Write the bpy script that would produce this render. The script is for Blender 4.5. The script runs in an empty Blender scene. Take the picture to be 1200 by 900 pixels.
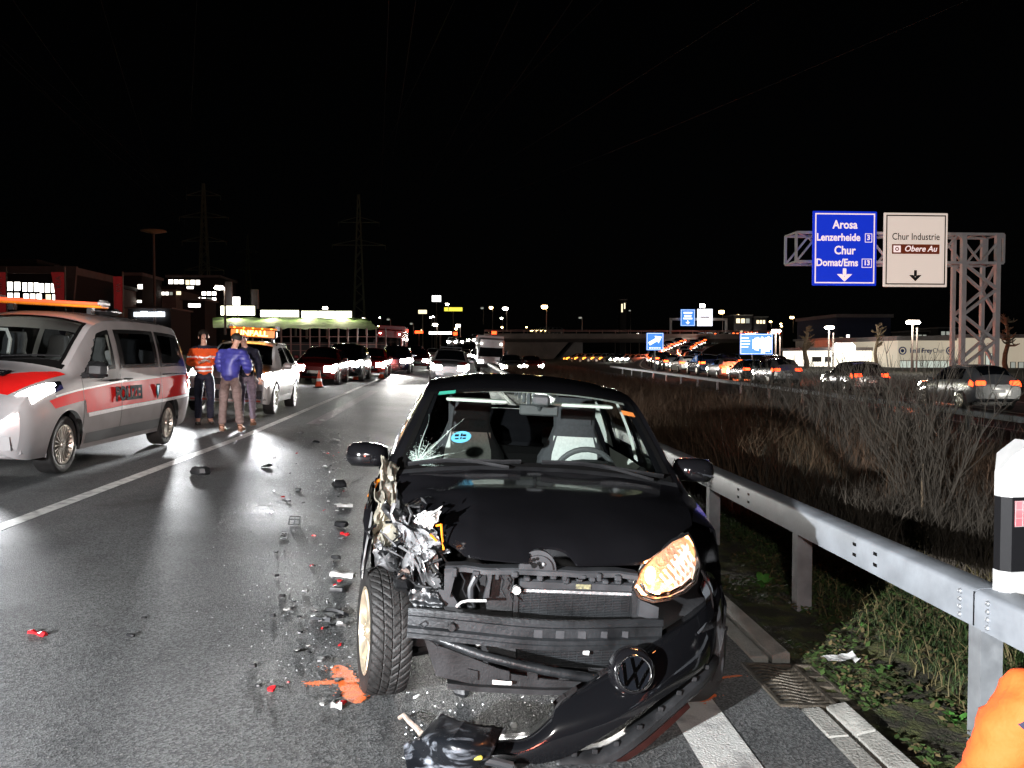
import bpy, bmesh, math, random
import numpy as np
from mathutils import Vector, Matrix, Euler
R = math.radians
rnd = random.Random(7)
sc = bpy.context.scene
COL = sc.collection

# ---------------------------------------------------------------- camera
cam_d = bpy.data.cameras.new('camera'); cam = bpy.data.objects.new('camera', cam_d); COL.objects.link(cam)
cam.location = (0, 0, 1.59)
cam.rotation_euler = (R(90 - 1.83), 0, R(-3.72))
cam_d.sensor_width = 36; cam_d.lens = 30.0
cam_d.clip_start = 0.05; cam_d.clip_end = 6000
sc.camera = cam
sc.render.resolution_x = 1024; sc.render.resolution_y = 768
# ---------------------------------------------------------------- night sky
w = bpy.data.worlds.new('World'); sc.world = w; w.use_nodes = True
nt = w.node_tree; nt.nodes.clear()
sky = nt.nodes.new('ShaderNodeTexSky'); sky.sky_type = 'NISHITA'; sky.sun_disc = False
sky.sun_elevation = R(28); sky.sun_rotation = R(215); sky.air_density = 1.0; sky.dust_density = 1.0
bgn = nt.nodes.new('ShaderNodeBackground'); bgn.inputs[1].default_value = 0.0001
won = nt.nodes.new('ShaderNodeOutputWorld')
hsv = nt.nodes.new('ShaderNodeHueSaturation'); hsv.inputs['Saturation'].default_value = 0.35
nt.links.new(sky.outputs[0], hsv.inputs['Color']); nt.links.new(hsv.outputs[0], bgn.inputs[0]); nt.links.new(bgn.outputs[0], won.inputs[0])
# faint moon, same direction as the sky's sun
sd = bpy.data.lights.new('moon', 'SUN'); sd.energy = 0.012; sd.angle = R(0.5); sd.color = (1, .95, .88)
so = bpy.data.objects.new('moon', sd); COL.objects.link(so); so.rotation_euler = (R(62), 0, R(-35))
# ---------------------------------------------------------------- lamps
def spot(name, loc, target, watts, cone=70, blend=.6, color=(1, 1, 1), size=.05):
    d = bpy.data.lights.new(name, 'SPOT'); d.energy = watts; d.spot_size = R(cone); d.spot_blend = blend
    d.color = color; d.shadow_soft_size = size
    o = bpy.data.objects.new(name, d); COL.objects.link(o); o.location = loc
    o.rotation_euler = (Vector(target) - Vector(loc)).to_track_quat('-Z', 'Y').to_euler()
    return o
def point(name, loc, watts, color=(1, 1, 1), size=.1):
    d = bpy.data.lights.new(name, 'POINT'); d.energy = watts; d.color = color; d.shadow_soft_size = size
    o = bpy.data.objects.new(name, d); COL.objects.link(o); o.location = loc
    return o
# work floodlight of the rescue vehicle standing behind the photographer, and its red tail lamps
spot('rescue_floodlight', (-4.6, -3.4, 2.25), (.6, 5.0, .2), 13500, 95, .8, (.95, .97, 1), .06)
spot('rescue_floodlight', (-.9, -4.2, 3.0), (.2, 5.0, .4), 1300, 80, .9, (1, .96, .92), .10)
spot('gantry_fill_spot', (1.5, -7.0, 4.3), (25, 45, 6.6), 11000, 19, .35, (.97, .98, 1), .15)  # unseen fill, added to brighten the gantry and its signs
spot('people_fill_spot', (-.6, -4.0, 2.6), (-4.75, 16.3, 1.1), 11000, 13, .5, (1, .86, .80), .10)  # narrow unseen fill, added to brighten the standing people
spot('rescue_tail_lamp', (-1.2, -4.0, 1.2), (-3.0, 12, .8), 500, 72, .8, (1, .2, .14), .25)
sc.view_settings.view_transform = 'Standard'; sc.view_settings.look = 'None'
sc.view_settings.exposure = 0.0; sc.view_settings.gamma = 1.0; sc.view_settings.use_curve_mapping = False
sc.cycles.use_denoising = True
sc.cycles.max_bounces = 8; sc.cycles.transparent_max_bounces = 16; sc.cycles.caustics_reflective = False
sc.cycles.caustics_refractive = False; sc.cycles.sample_clamp_indirect = 6.0

# ---------------------------------------------------------------- places
CZ = 1.59
_rot = cam.rotation_euler.to_matrix()
def at(px, py, Y):
    """world point on the sight line of photo pixel (px,py) at road distance Y"""
    d = _rot @ Vector(((px - 600) / 1000, (450 - py) / 1000, -1))
    return Vector((0, 0, CZ)) + d * (Y / d.y)
def rise(y):
    return .012 * (min(y, 150) - 15) if y > 15 else 0.0
_LX = [-400, -60, -22, -14, 1.75, 2.6, 9.5, 10, 14.6, 15.2, 17, 60, 400]
_LZ = [.9, .9, .9, .77, -.096, -.14, -.68, -.70, -.70, -.62, -.55, -.5, -.5]
def lat(x):
    return float(np.interp(x, _LX, _LZ))
def gz(x, y):
    return lat(x) + rise(y)
def og(px, py):
    """ground point seen at photo pixel"""
    d = _rot @ Vector(((px - 600) / 1000, (450 - py) / 1000, -1))
    lo, hi = 1.0, 400.0
    for _ in range(60):
        m = (lo + hi) / 2; p = Vector((0, 0, CZ)) + d * m
        if p.z > gz(p.x, p.y): lo = m
        else: hi = m
    p = Vector((0, 0, CZ)) + d * lo
    return Vector((p.x, p.y, gz(p.x, p.y)))
BANK = math.atan(.055)

# ---------------------------------------------------------------- materials
def mat(name, col, rough=.5, metal=0., noise=0., nscale=6., bump=0., bscale=40., spec=.5, coat=0., col2=None, thr=None, emit=None, estr=0.):
    m = bpy.data.materials.new(name); m.use_nodes = True
    n = m.node_tree; b = n.nodes['Principled BSDF']
    b.inputs['Roughness'].default_value = rough; b.inputs['Metallic'].default_value = metal
    b.inputs['Specular IOR Level'].default_value = spec; b.inputs['Coat Weight'].default_value = coat
    c = (*col[:3], 1); b.inputs['Base Color'].default_value = c
    tc = None
    if noise or bump:
        tc = n.nodes.new('ShaderNodeTexCoord')
    if noise or col2:
        if tc is None: tc = n.nodes.new('ShaderNodeTexCoord')
        t = n.nodes.new('ShaderNodeTexNoise'); t.inputs['Scale'].default_value = nscale; t.inputs['Detail'].default_value = 6
        n.links.new(tc.outputs['Object'], t.inputs['Vector'])
        r = n.nodes.new('ShaderNodeValToRGB')
        a, z = thr if thr else (.3, .7)
        r.color_ramp.elements[0].position = a; r.color_ramp.elements[1].position = z
        if col2:
            r.color_ramp.elements[0].color = c; r.color_ramp.elements[1].color = (*col2[:3], 1)
        else:
            r.color_ramp.elements[0].color = (*[x * (1 - noise) for x in col[:3]], 1)
            r.color_ramp.elements[1].color = (*[min(1, x * (1 + noise)) for x in col[:3]], 1)
        n.links.new(t.outputs['Fac'], r.inputs['Fac']); n.links.new(r.outputs['Color'], b.inputs['Base Color'])
        mr = n.nodes.new('ShaderNodeMapRange'); mr.inputs['To Min'].default_value = max(.02, rough * .8); mr.inputs['To Max'].default_value = min(1, rough * 1.25)
        n.links.new(t.outputs['Fac'], mr.inputs['Value']); n.links.new(mr.outputs[0], b.inputs['Roughness'])
    if bump:
        t2 = n.nodes.new('ShaderNodeTexNoise'); t2.inputs['Scale'].default_value = bscale; t2.inputs['Detail'].default_value = 4
        n.links.new(tc.outputs['Object'], t2.inputs['Vector'])
        bp = n.nodes.new('ShaderNodeBump'); bp.inputs['Strength'].default_value = bump; bp.inputs['Distance'].default_value = .02
        n.links.new(t2.outputs['Fac'], bp.inputs['Height']); n.links.new(bp.outputs[0], b.inputs['Normal'])
    if emit:
        b.inputs['Emission Color'].default_value = (*emit, 1); b.inputs['Emission Strength'].default_value = estr
    return m
def glow(name, col, s):
    return mat(name, [x * .5 for x in col], .4, emit=col, estr=s)
def glass_mat(name, tint=(.9, .95, .93), ior=1.5, rough=.01):
    m = bpy.data.materials.new(name); m.use_nodes = True; n = m.node_tree; n.nodes.clear()
    o = n.nodes.new('ShaderNodeOutputMaterial'); mx = n.nodes.new('ShaderNodeMixShader')
    t = n.nodes.new('ShaderNodeBsdfTransparent'); t.inputs[0].default_value = (*tint, 1)
    g = n.nodes.new('ShaderNodeBsdfGlossy'); g.inputs['Roughness'].default_value = rough
    lw_ = n.nodes.new('ShaderNodeLayerWeight'); lw_.inputs[0].default_value = .5
    pw = n.nodes.new('ShaderNodeMath'); pw.operation = 'POWER'; pw.inputs[1].default_value = 5; n.links.new(lw_.outputs['Facing'], pw.inputs[0])
    f0 = ((ior - 1) / (ior + 1)) ** 2 * 1.8
    f = n.nodes.new('ShaderNodeMath'); f.operation = 'MULTIPLY_ADD'; f.inputs[1].default_value = 1 - f0; f.inputs[2].default_value = f0; n.links.new(pw.outputs[0], f.inputs[0])
    n.links.new(f.outputs[0], mx.inputs[0]); n.links.new(t.outputs[0], mx.inputs[1]); n.links.new(g.outputs[0], mx.inputs[2])
    n.links.new(mx.outputs[0], o.inputs[0])
    return m
M = {}
M['black_paint'] = mat('black_paint', (.006, .006, .007), .12, 0, .2, 3, coat=.6)
M['black_plastic'] = mat('black_plastic', (.011, .0115, .0125), .45, 0, .5, 9, .1, 90)
M['dark_metal'] = mat('dark_metal', (.020, .022, .024), .36, .3, .6, 7, .15, 60)
M['grey_plastic'] = mat('grey_plastic', (.032, .034, .037), .45, 0, .3, 12)
M['rubber'] = mat('rubber', (.015, .0145, .014), .62, 0, .35, 14, .2, 120)
M['alloy'] = mat('alloy', (.55, .53, .48), .32, .8, .2, 12)
M['alloy_dusty'] = mat('alloy_dusty', (.52, .45, .33), .38, .55, .3, 16)
M['chrome'] = mat('chrome', (.8, .8, .8), .08, 1)
M['glass'] = glass_mat('glass')
M['dark_glass'] = glass_mat('dark_glass', (.12, .13, .14))
M['clear'] = glass_mat('clear', (.98, .97, .95), 1.35)
M['black_glass'] = mat('black_glass', (.006, .007, .009), .06, spec=.7)
M['frit'] = mat('frit', (.006, .006, .006), .2)
M['headlining'] = mat('headlining', (.62, .66, .60), .8, noise=.06, nscale=20)
M['seat_dark'] = mat('seat_dark', (.022, .023, .026), .9, noise=.3, nscale=60, bump=.2, bscale=200)
M['seat_pale'] = mat('seat_pale', (.36, .38, .36), .85, noise=.12, nscale=60, bump=.2, bscale=200)
M['dash'] = mat('dash', (.042, .045, .046), .6, noise=.2, nscale=80, bump=.2, bscale=300)
M['torn_metal'] = mat('torn_metal', (.03, .031, .033), .32, .75, col2=(.46, .47, .48), nscale=5.5, thr=(.47, .70), bump=.5, bscale=24)
M['bare_metal'] = mat('bare_metal', (.46, .47, .48), .34, .75, .6, 7, .35, 30)
M['primer'] = mat('primer', (.30, .28, .22), .5, .2, col2=(.10, .10, .09), nscale=8, thr=(.4, .7), bump=.3, bscale=30)
M['white_foam'] = mat('white_foam', (.55, .55, .53), .6, noise=.15, nscale=30, bump=.4, bscale=40)
M['amber_plastic'] = mat('amber_plastic', (.85, .25, .02), .2, noise=.2, nscale=20, emit=(1, .25, .02), estr=.25)
def streaky(name, base, light, rough, thr, sc3):
    """scraped paint: pale scratches drawn out along one direction"""
    m = mat(name, base, rough, col2=light, nscale=3.2, thr=thr, coat=.2); n = m.node_tree
    t = [q for q in n.nodes if q.type == 'TEX_NOISE'][0]; tc = [q for q in n.nodes if q.type == 'TEX_COORD'][0]
    mp = n.nodes.new('ShaderNodeMapping'); mp.inputs['Scale'].default_value = sc3; mp.inputs['Rotation'].default_value = (.2, .1, .5)
    n.links.new(tc.outputs['Object'], mp.inputs['Vector']); n.links.new(mp.outputs[0], t.inputs['Vector']); return m
M['scuffed'] = streaky('scuffed', (.007, .008, .010), (.20, .22, .25), .28, (.56, .74), (1.2, 9, 9))
M['white_plastic'] = mat('white_plastic', (.45, .45, .44), .4, noise=.06, nscale=12)
M['galv'] = mat('galv', (.30, .325, .355), .58, .25, .22, 5, .06, 50)
M['galv_dull'] = mat('galv_dull', (.30, .315, .33), .5, .5, .25, 7, .08, 40)
M['rust_post'] = mat('rust_post', (.20, .15, .13), .6, .3, .3, 9, .2, 40)
M['concrete'] = mat('concrete', (.27, .265, .24), .85, 0, .25, 5, .5, 60)
M['cast_iron'] = mat('cast_iron', (.085, .072, .055), .55, .4, .45, 10, .4, 70)
M['skin'] = mat('skin', (.55, .30, .22), .5, noise=.1, nscale=20)
M['orange_cloth'] = mat('orange_cloth', (.82, .10, .012), .8, noise=.1, nscale=8, bump=.8, bscale=9)
def two_tone(name):
    m = mat(name, (.82, .10, .012), .8, bump=.8, bscale=9); n = m.node_tree; b = n.nodes['Principled BSDF']
    tc = n.nodes.new('ShaderNodeTexCoord'); sp = n.nodes.new('ShaderNodeSeparateXYZ'); n.links.new(tc.outputs['Object'], sp.inputs[0])
    def mth(op, a, b_=None):
        q = n.nodes.new('ShaderNodeMath'); q.operation = op
        for i, v in enumerate((a, b_)):
            if v is None: continue
            if isinstance(v, (int, float)): q.inputs[i].default_value = v
            else: n.links.new(v, q.inputs[i])
        return q.outputs[0]
    dz = mth('ABSOLUTE', mth('SUBTRACT', sp.outputs[2], .74)); lim = mth('MULTIPLY', dz, 1.0); k = mth('GREATER_THAN', mth('ADD', sp.outputs[0], .255), lim)
    mx = n.nodes.new('ShaderNodeMix'); mx.data_type = 'RGBA'; n.links.new(k, mx.inputs['Factor']); bd = mth('LESS_THAN', mth('ABSOLUTE', mth('SUBTRACT', sp.outputs[2], .30)), .022); mx.inputs['A'].default_value = (.82, .10, .012, 1); mx.inputs['B'].default_value = (.012, .012, .035, 1)
    m3 = n.nodes.new('ShaderNodeMix'); m3.data_type = 'RGBA'; n.links.new(bd, m3.inputs['Factor']); n.links.new(mx.outputs['Result'], m3.inputs['A']); m3.inputs['B'].default_value = (.55, .5, .48, 1)
    n.links.new(m3.outputs['Result'], b.inputs['Base Color']); return m
M['jacket_two_tone'] = two_tone('jacket_two_tone')
M['navy_cloth'] = mat('navy_cloth', (.012, .013, .03), .8, noise=.3, nscale=20, bump=.2, bscale=30)
M['blue_quilt'] = mat('blue_quilt', (.045, .045, .24), .45, noise=.2, nscale=10)
M['taupe_cloth'] = mat('taupe_cloth', (.16, .11, .10), .85, noise=.2, nscale=20, bump=.2, bscale=40)
M['grey_violet_cloth'] = mat('grey_violet_cloth', (.17, .14, .18), .85, noise=.2, nscale=20)
M['leather'] = mat('leather', (.02, .017, .015), .45, noise=.3, nscale=20)
M['brown_leather'] = mat('brown_leather', (.13, .06, .03), .5, noise=.3, nscale=20)
M['hair_dark'] = mat('hair_dark', (.018, .013, .010), .6, bump=.5, bscale=90)
M['hair_grey'] = mat('hair_grey', (.45, .42, .38), .6, bump=.5, bscale=90)
M['reflective'] = mat('reflective', (.75, .76, .78), .3, noise=.1, nscale=30, emit=(1, .9, .8), estr=.05)
M['red_glow'] = glow('red_glow', (1, .06, .012), 6)
M['red_glow_far'] = glow('red_glow_far', (1, .085, .015), 9)
M['amber_glow'] = glow('amber_glow', (1, .30, .03), 7)
M['head_glow'] = glow('head_glow', (1, .98, .95), 60)
M['head_glow_far'] = glow('head_glow_far', (1, .95, .86), 90)
M['lamp_glow'] = glow('lamp_glow', (1, .97, .86), 45)
M['lamp_warm'] = glow('lamp_warm', (1, .72, .32), 20)
M['red_lens'] = mat('red_lens', (.45, .01, .008), .15)
M['plate'] = mat('plate', (.75, .75, .72), .4)
M['letter_black'] = mat('letter_black', (.008, .008, .010), .7, spec=.05)
M['letter_white'] = mat('letter_white', (.85, .85, .85), .5)

# ---------------------------------------------------------------- mesh helper
def V(*a): return Vector(a)
def frame(d):
    d = d.normalized(); a = Vector((0, 0, 1)) if abs(d.z) < .92 else Vector((1, 0, 0))
    u = d.cross(a).normalized(); return u, d.cross(u).normalized()
class MB:
    def __init__(s): s.v = []; s.f = []; s.m = []
    def add(s, vs, fs, mi=0):
        o = len(s.v); s.v.extend([tuple(p) for p in vs])
        for f in fs: s.f.append(tuple(i + o for i in f)); s.m.append(mi)
        return s
    def box(s, x0, y0, z0, x1, y1, z1, mi=0, T=None):
        p = [V(x, y, z) for z in (z0, z1) for y in (y0, y1) for x in (x0, x1)]
        if T is not None: p = [T @ q for q in p]
        return s.add(p, [(0, 2, 3, 1), (4, 5, 7, 6), (0, 1, 5, 4), (1, 3, 7, 5), (3, 2, 6, 7), (2, 0, 4, 6)], mi)
    def cbox(s, c, sz, mi=0, T=None, b=.15):
        """box with chamfered vertical-axis corners and edges"""
        hx, hy, hz = sz[0] / 2, sz[1] / 2, sz[2] / 2; e = min(sz) * b
        rings = []
        for z, k in ((-hz, e), (-hz + e, 0), (hz - e, 0), (hz, e)):
            ax, ay = hx - k, hy - k; q = e
            rings.append([V(c[0] + x, c[1] + y, c[2] + z) for x, y in ((-ax + q, -ay), (ax - q, -ay), (ax, -ay + q), (ax, ay - q), (ax - q, ay), (-ax + q, ay), (-ax, ay - q), (-ax, -ay + q))])
        if T is not None: rings = [[T @ p for p in r] for r in rings]
        return s.rings(rings, mi)
    def rings(s, rs, mi=0, cap=True, closed=True):
        n = len(rs[0]); fs = []
        for i in range(len(rs) - 1):
            for j in range(n if closed else n - 1):
                k = (j + 1) % n
                fs.append((i * n + j, i * n + k, (i + 1) * n + k, (i + 1) * n + j))
        if cap and closed:
            fs.append(tuple(range(n - 1, -1, -1))); fs.append(tuple((len(rs) - 1) * n + j for j in range(n)))
        return s.add([p for r in rs for p in r], fs, mi)
    def tube(s, pts, r, n=8, mi=0, cap=True, flat=1.0):
        pts = [Vector(p) for p in pts]; rr = r if isinstance(r, (list, tuple)) else [r] * len(pts); rs = []
        pu = None
        for i, p in enumerate(pts):
            d = pts[min(i + 1, len(pts) - 1)] - pts[max(i - 1, 0)]
            if d.length < 1e-9: d = Vector((0, 0, 1))
            if pu is None: u, v = frame(d)
            else:
                d.normalize(); u = (pu - d * pu.dot(d))
                if u.length < 1e-6: u, v = frame(d)
                u.normalize(); v = d.cross(u)
            pu = u
            rs.append([p + (u * math.cos(2 * math.pi * j / n) + v * math.sin(2 * math.pi * j / n) * flat) * rr[i] for j in range(n)])
        return s.rings(rs, mi, cap)
    def cyl(s, p0, p1, r0, r1=None, n=12, mi=0):
        return s.tube([p0, p1], [r0, r0 if r1 is None else r1], n, mi)
    def bar(s, p0, p1, w, h, mi=0, up=None):
        p0 = Vector(p0); p1 = Vector(p1); d = (p1 - p0)
        if up is None: u, v = frame(d)
        else:
            u = d.cross(Vector(up)).normalized(); v = u.cross(d).normalized()
        u = u * w / 2; v = v * h / 2
        return s.rings([[p - u - v, p + u - v, p + u + v, p - u + v] for p in (p0, p1)], mi)
    def lathe(s, prof, org, axis, n=24, mi=0, cap=False):
        org = Vector(org); axis = Vector(axis).normalized(); u, v = frame(axis)
        rs = [[org + axis * h + (u * math.cos(2 * math.pi * j / n) + v * math.sin(2 * math.pi * j / n)) * r for j in range(n)] for r, h in prof]
        return s.rings(rs, mi, cap)
    def grid(s, P, mi=0):
        n = len(P[0]); fs = [(i * n + j, i * n + j + 1, (i + 1) * n + j + 1, (i + 1) * n + j) for i in range(len(P) - 1) for j in range(n - 1)]
        return s.add([p for r in P for p in r], fs, mi)
    def prism(s, poly, e0, e1, mi=0):
        """poly: list of points; extruded from offset e0 to e1 (vectors)"""
        return s.rings([[Vector(p) + Vector(e0) for p in poly], [Vector(p) + Vector(e1) for p in poly]], mi)
    def ball(s, c, r, n=10, mi=0, sc3=(1, 1, 1)):
        c = Vector(c); m = max(4, n // 2); rs = []
        for i in range(m + 1):
            a = math.pi * i / m - math.pi / 2; q = max(.02, math.cos(a))
            rs.append([c + V(r * q * math.cos(2 * math.pi * j / n) * sc3[0], r * q * math.sin(2 * math.pi * j / n) * sc3[1], r * math.sin(a) * sc3[2]) for j in range(n)])
        return s.rings(rs, mi)
    def mesh(s, name, mats, angle=35, smooth=True):
        me = bpy.data.meshes.new(name); me.from_pydata(s.v, [], s.f)
        for m in (mats if isinstance(mats, (list, tuple)) else [mats]): me.materials.append(M[m] if isinstance(m, str) else m)
        if any(s.m): me.polygons.foreach_set('material_index', s.m)
        if smooth:
            me.shade_smooth(); me.set_sharp_from_angle(angle=R(angle))
        me.update(); return me
    def build(s, name, mats, parent=None, angle=35, smooth=True, label=None, kind=None):
        o = bpy.data.objects.new(name, s.mesh(name, mats, angle, smooth)); COL.objects.link(o)
        if parent is not None: o.parent = parent
        if label: o['label'] = label
        if kind: o['kind'] = kind
        return o
def mb(): return MB()
def tag(o, label, cat, group=None, kind=None):
    o['label'] = label; o['category'] = cat
    if group: o['group'] = group
    if kind: o['kind'] = kind
    return o
def empty(name, loc=(0, 0, 0), rot=(0, 0, 0), label=None, cat=None, group=None):
    o = bpy.data.objects.new(name, None); COL.objects.link(o); o.location = loc; o.rotation_euler = rot
    o.empty_display_size = .1
    if label: tag(o, label, cat, group)
    return o
def copy_tree(o, parent=None):
    c = o.copy(); COL.objects.link(c); c.parent = parent
    if parent is None:
        for k in ('label',):
            if k in c: del c[k]
    for ch in o.children: copy_tree(ch, c)
    return c
def text_mesh(name, s, size, m, parent, T, align='CENTER', extrude=.002, bold=0., shear=0., sx=1.):
    cu = bpy.data.curves.new('txt', 'FONT'); cu.body = s; cu.size = size; cu.align_x = align; cu.align_y = 'CENTER'
    cu.extrude = extrude; cu.offset = bold; cu.shear = shear; cu.resolution_u = 3
    t = bpy.data.objects.new('txt', cu); COL.objects.link(t)
    me = bpy.data.meshes.new_from_object(t.evaluated_get(bpy.context.evaluated_depsgraph_get()))
    bpy.data.objects.remove(t); bpy.data.curves.remove(cu)
    me.name = name; me.materials.clear(); me.materials.append(M[m] if isinstance(m, str) else m)
    if sx != 1: me.transform(Matrix.Diagonal((sx, 1, 1, 1)))
    me.transform(T)
    o = bpy.data.objects.new(name, me); COL.objects.link(o)
    if parent is not None: o.parent = parent
    return o
def facing(loc, xdir, up=(0, 0, 1)):
    """matrix whose x axis runs along xdir and y axis along up, for lettering"""
    x = Vector(xdir).normalized(); z = x.cross(Vector(up)).normalized(); y = z.cross(x).normalized()
    m = Matrix((x, y, z)).transposed().to_4x4(); m.translation = Vector(loc); return m
def vnoise(x, y, z=0., s=1.):
    from mathutils import noise as nz
    return nz.noise(Vector((x * s, y * s, z * s)))
# ================================================================ SETTING
def asphalt(name, base=.055, rough=.5):
    m = bpy.data.materials.new(name); m.use_nodes = True; n = m.node_tree; b = n.nodes['Principled BSDF']; b.inputs['Specular IOR Level'].default_value = .38
    tc = n.nodes.new('ShaderNodeTexCoord')
    def noise(sc_, det=3, rgh=.5):
        t = n.nodes.new('ShaderNodeTexNoise'); t.inputs['Scale'].default_value = sc_; t.inputs['Detail'].default_value = det; t.inputs['Roughness'].default_value = rgh
        n.links.new(tc.outputs['Object'], t.inputs['Vector']); return t
    big = noise(.55, 5); mid = noise(3.2, 5, .6)
    vo = n.nodes.new('ShaderNodeTexVoronoi'); vo.inputs['Scale'].default_value = 105; n.links.new(tc.outputs['Object'], vo.inputs['Vector'])
    fine = noise(140, 2)
    r = n.nodes.new('ShaderNodeValToRGB'); r.color_ramp.elements[0].position = .2; r.color_ramp.elements[1].position = .9
    r.color_ramp.elements[0].color = (base * .40, base * .42, base * .43, 1); r.color_ramp.elements[1].color = (base * 1.80, base * 1.86, base * 1.88, 1)
    n.links.new(vo.outputs['Color'], r.inputs['Fac'])
    mx = n.nodes.new('ShaderNodeMix'); mx.data_type = 'RGBA'; mx.blend_type = 'MULTIPLY'; mx.inputs['Factor'].default_value = .75
    r2 = n.nodes.new('ShaderNodeValToRGB'); r2.color_ramp.elements[0].position = .3; r2.color_ramp.elements[1].position = .7
    r2.color_ramp.elements[0].color = (.78, .78, .78, 1); r2.color_ramp.elements[1].color = (1.15, 1.15, 1.15, 1)
    n.links.new(mid.outputs['Fac'], r2.inputs['Fac'])
    n.links.new(r.outputs['Color'], mx.inputs['A']); n.links.new(r2.outputs['Color'], mx.inputs['B'])
    # a few sparkling bright stones
    v2 = n.nodes.new('ShaderNodeTexVoronoi'); v2.inputs['Scale'].default_value = 110; n.links.new(tc.outputs['Object'], v2.inputs['Vector'])
    sep = n.nodes.new('ShaderNodeSeparateColor'); n.links.new(v2.outputs['Color'], sep.inputs[0])
    th = n.nodes.new('ShaderNodeMath'); th.operation = 'GREATER_THAN'; th.inputs[1].default_value = .985; n.links.new(sep.outputs[0], th.inputs[0])
    mx2 = n.nodes.new('ShaderNodeMix'); mx2.data_type = 'RGBA'; n.links.new(th.outputs[0], mx2.inputs['Factor'])
    mp = n.nodes.new('ShaderNodeMapping'); mp.inputs['Scale'].default_value = (1.1, .05, 1); n.links.new(tc.outputs['Object'], mp.inputs['Vector'])
    tr = n.nodes.new('ShaderNodeTexNoise'); tr.inputs['Scale'].default_value = 1.0; tr.inputs['Detail'].default_value = 3; n.links.new(mp.outputs[0], tr.inputs['Vector'])
    r3 = n.nodes.new('ShaderNodeValToRGB'); r3.color_ramp.elements[0].position = .36; r3.color_ramp.elements[1].position = .64
    r3.color_ramp.elements[0].color = (.70, .70, .71, 1); r3.color_ramp.elements[1].color = (1.12, 1.12, 1.10, 1); n.links.new(tr.outputs['Fac'], r3.inputs['Fac'])
    st = noise(1.1, 4, .65); r4 = n.nodes.new('ShaderNodeValToRGB'); r4.color_ramp.elements[0].position = .30; r4.color_ramp.elements[1].position = .40
    r4.color_ramp.elements[0].color = (.62, .62, .62, 1); r4.color_ramp.elements[1].color = (1, 1, 1, 1); n.links.new(st.outputs['Fac'], r4.inputs['Fac'])
    ma = n.nodes.new('ShaderNodeMix'); ma.data_type = 'RGBA'; ma.blend_type = 'MULTIPLY'; ma.inputs['Factor'].default_value = 1; n.links.new(mx.outputs['Result'], ma.inputs['A']); n.links.new(r3.outputs['Color'], ma.inputs['B'])
    mc = n.nodes.new('ShaderNodeMix'); mc.data_type = 'RGBA'; mc.blend_type = 'MULTIPLY'; mc.inputs['Factor'].default_value = 1; n.links.new(ma.outputs['Result'], mc.inputs['A']); n.links.new(r4.outputs['Color'], mc.inputs['B'])
    n.links.new(mc.outputs['Result'], mx2.inputs['A']); mx2.inputs['B'].default_value = (base * 1.9, base * 1.9, base * 1.85, 1)
    n.links.new(mx2.outputs['Result'], b.inputs['Base Color'])
    mr = n.nodes.new('ShaderNodeMapRange'); mr.inputs['From Min'].default_value = .3; mr.inputs['From Max'].default_value = .7
    mr.inputs['To Min'].default_value = rough - .1; mr.inputs['To Max'].default_value = rough + .14
    n.links.new(big.outputs['Fac'], mr.inputs['Value']); n.links.new(mr.outputs[0], b.inputs['Roughness'])
    ad = n.nodes.new('ShaderNodeMath'); ad.operation = 'ADD'; n.links.new(vo.outputs['Distance'], ad.inputs[0]); n.links.new(fine.outputs['Fac'], ad.inputs[1])
    bp = n.nodes.new('ShaderNodeBump'); bp.inputs['Strength'].default_value = .55; bp.inputs['Distance'].default_value = .004
    n.links.new(ad.outputs[0], bp.inputs['Height']); n.links.new(bp.outputs[0], b.inputs['Normal'])
    return m
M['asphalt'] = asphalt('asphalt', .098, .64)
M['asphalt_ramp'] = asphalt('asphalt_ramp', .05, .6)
M['soil'] = mat('soil', (.035, .030, .018), .95, noise=.6, nscale=4, bump=.8, bscale=18)
M['lawn'] = mat('lawn', (.06, .13, .008), .9, noise=.4, nscale=2, bump=.6, bscale=30)
M['line_paint'] = mat('line_paint', (.66, .66, .63), .55, noise=0, col2=(.22, .22, .22), nscale=9, thr=(.45, .75), bump=.4, bscale=90)
M['worn_paint'] = mat('worn_paint', (.075, .07, .07), .55, col2=(.26, .23, .23), nscale=14, thr=(.35, .65), bump=.4, bscale=90)
M['spray'] = mat('spray', (.95, .17, .03), .6, noise=.25, nscale=40, bump=.4, bscale=90)

def sheet(name, xs, ys, off, m, zf=gz, parent=None, kind='structure'):
    b = mb(); b.grid([[V(x, y, zf(x, y) + off) for x in xs] for y in ys]); 
    b.f = [f[::-1] for f in b.f]
    o = b.build(name, m, parent, smooth=True, angle=20)
    if kind: o['kind'] = kind
    return o
YS = [-12, -6, 0, 3, 6, 9, 12, 15, 25, 40, 60, 90, 120, 150, 200, 300, 500, 900, 2500]
sheet('ground', [-2500, -700, -400, -60, -40, -22, -14, -8, 1.75, 2.6, 5, 7, 9.5, 10, 14.6, 15.2, 17, 30, 60, 100, 400, 2500], YS, -.03, 'soil')
road = sheet('road', [-14, -8, -3, 1.63], YS[:15], .0, 'asphalt')
ramp = sheet('slip_road', [10, 14.6], YS[:12], .0, 'asphalt_ramp')
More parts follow.
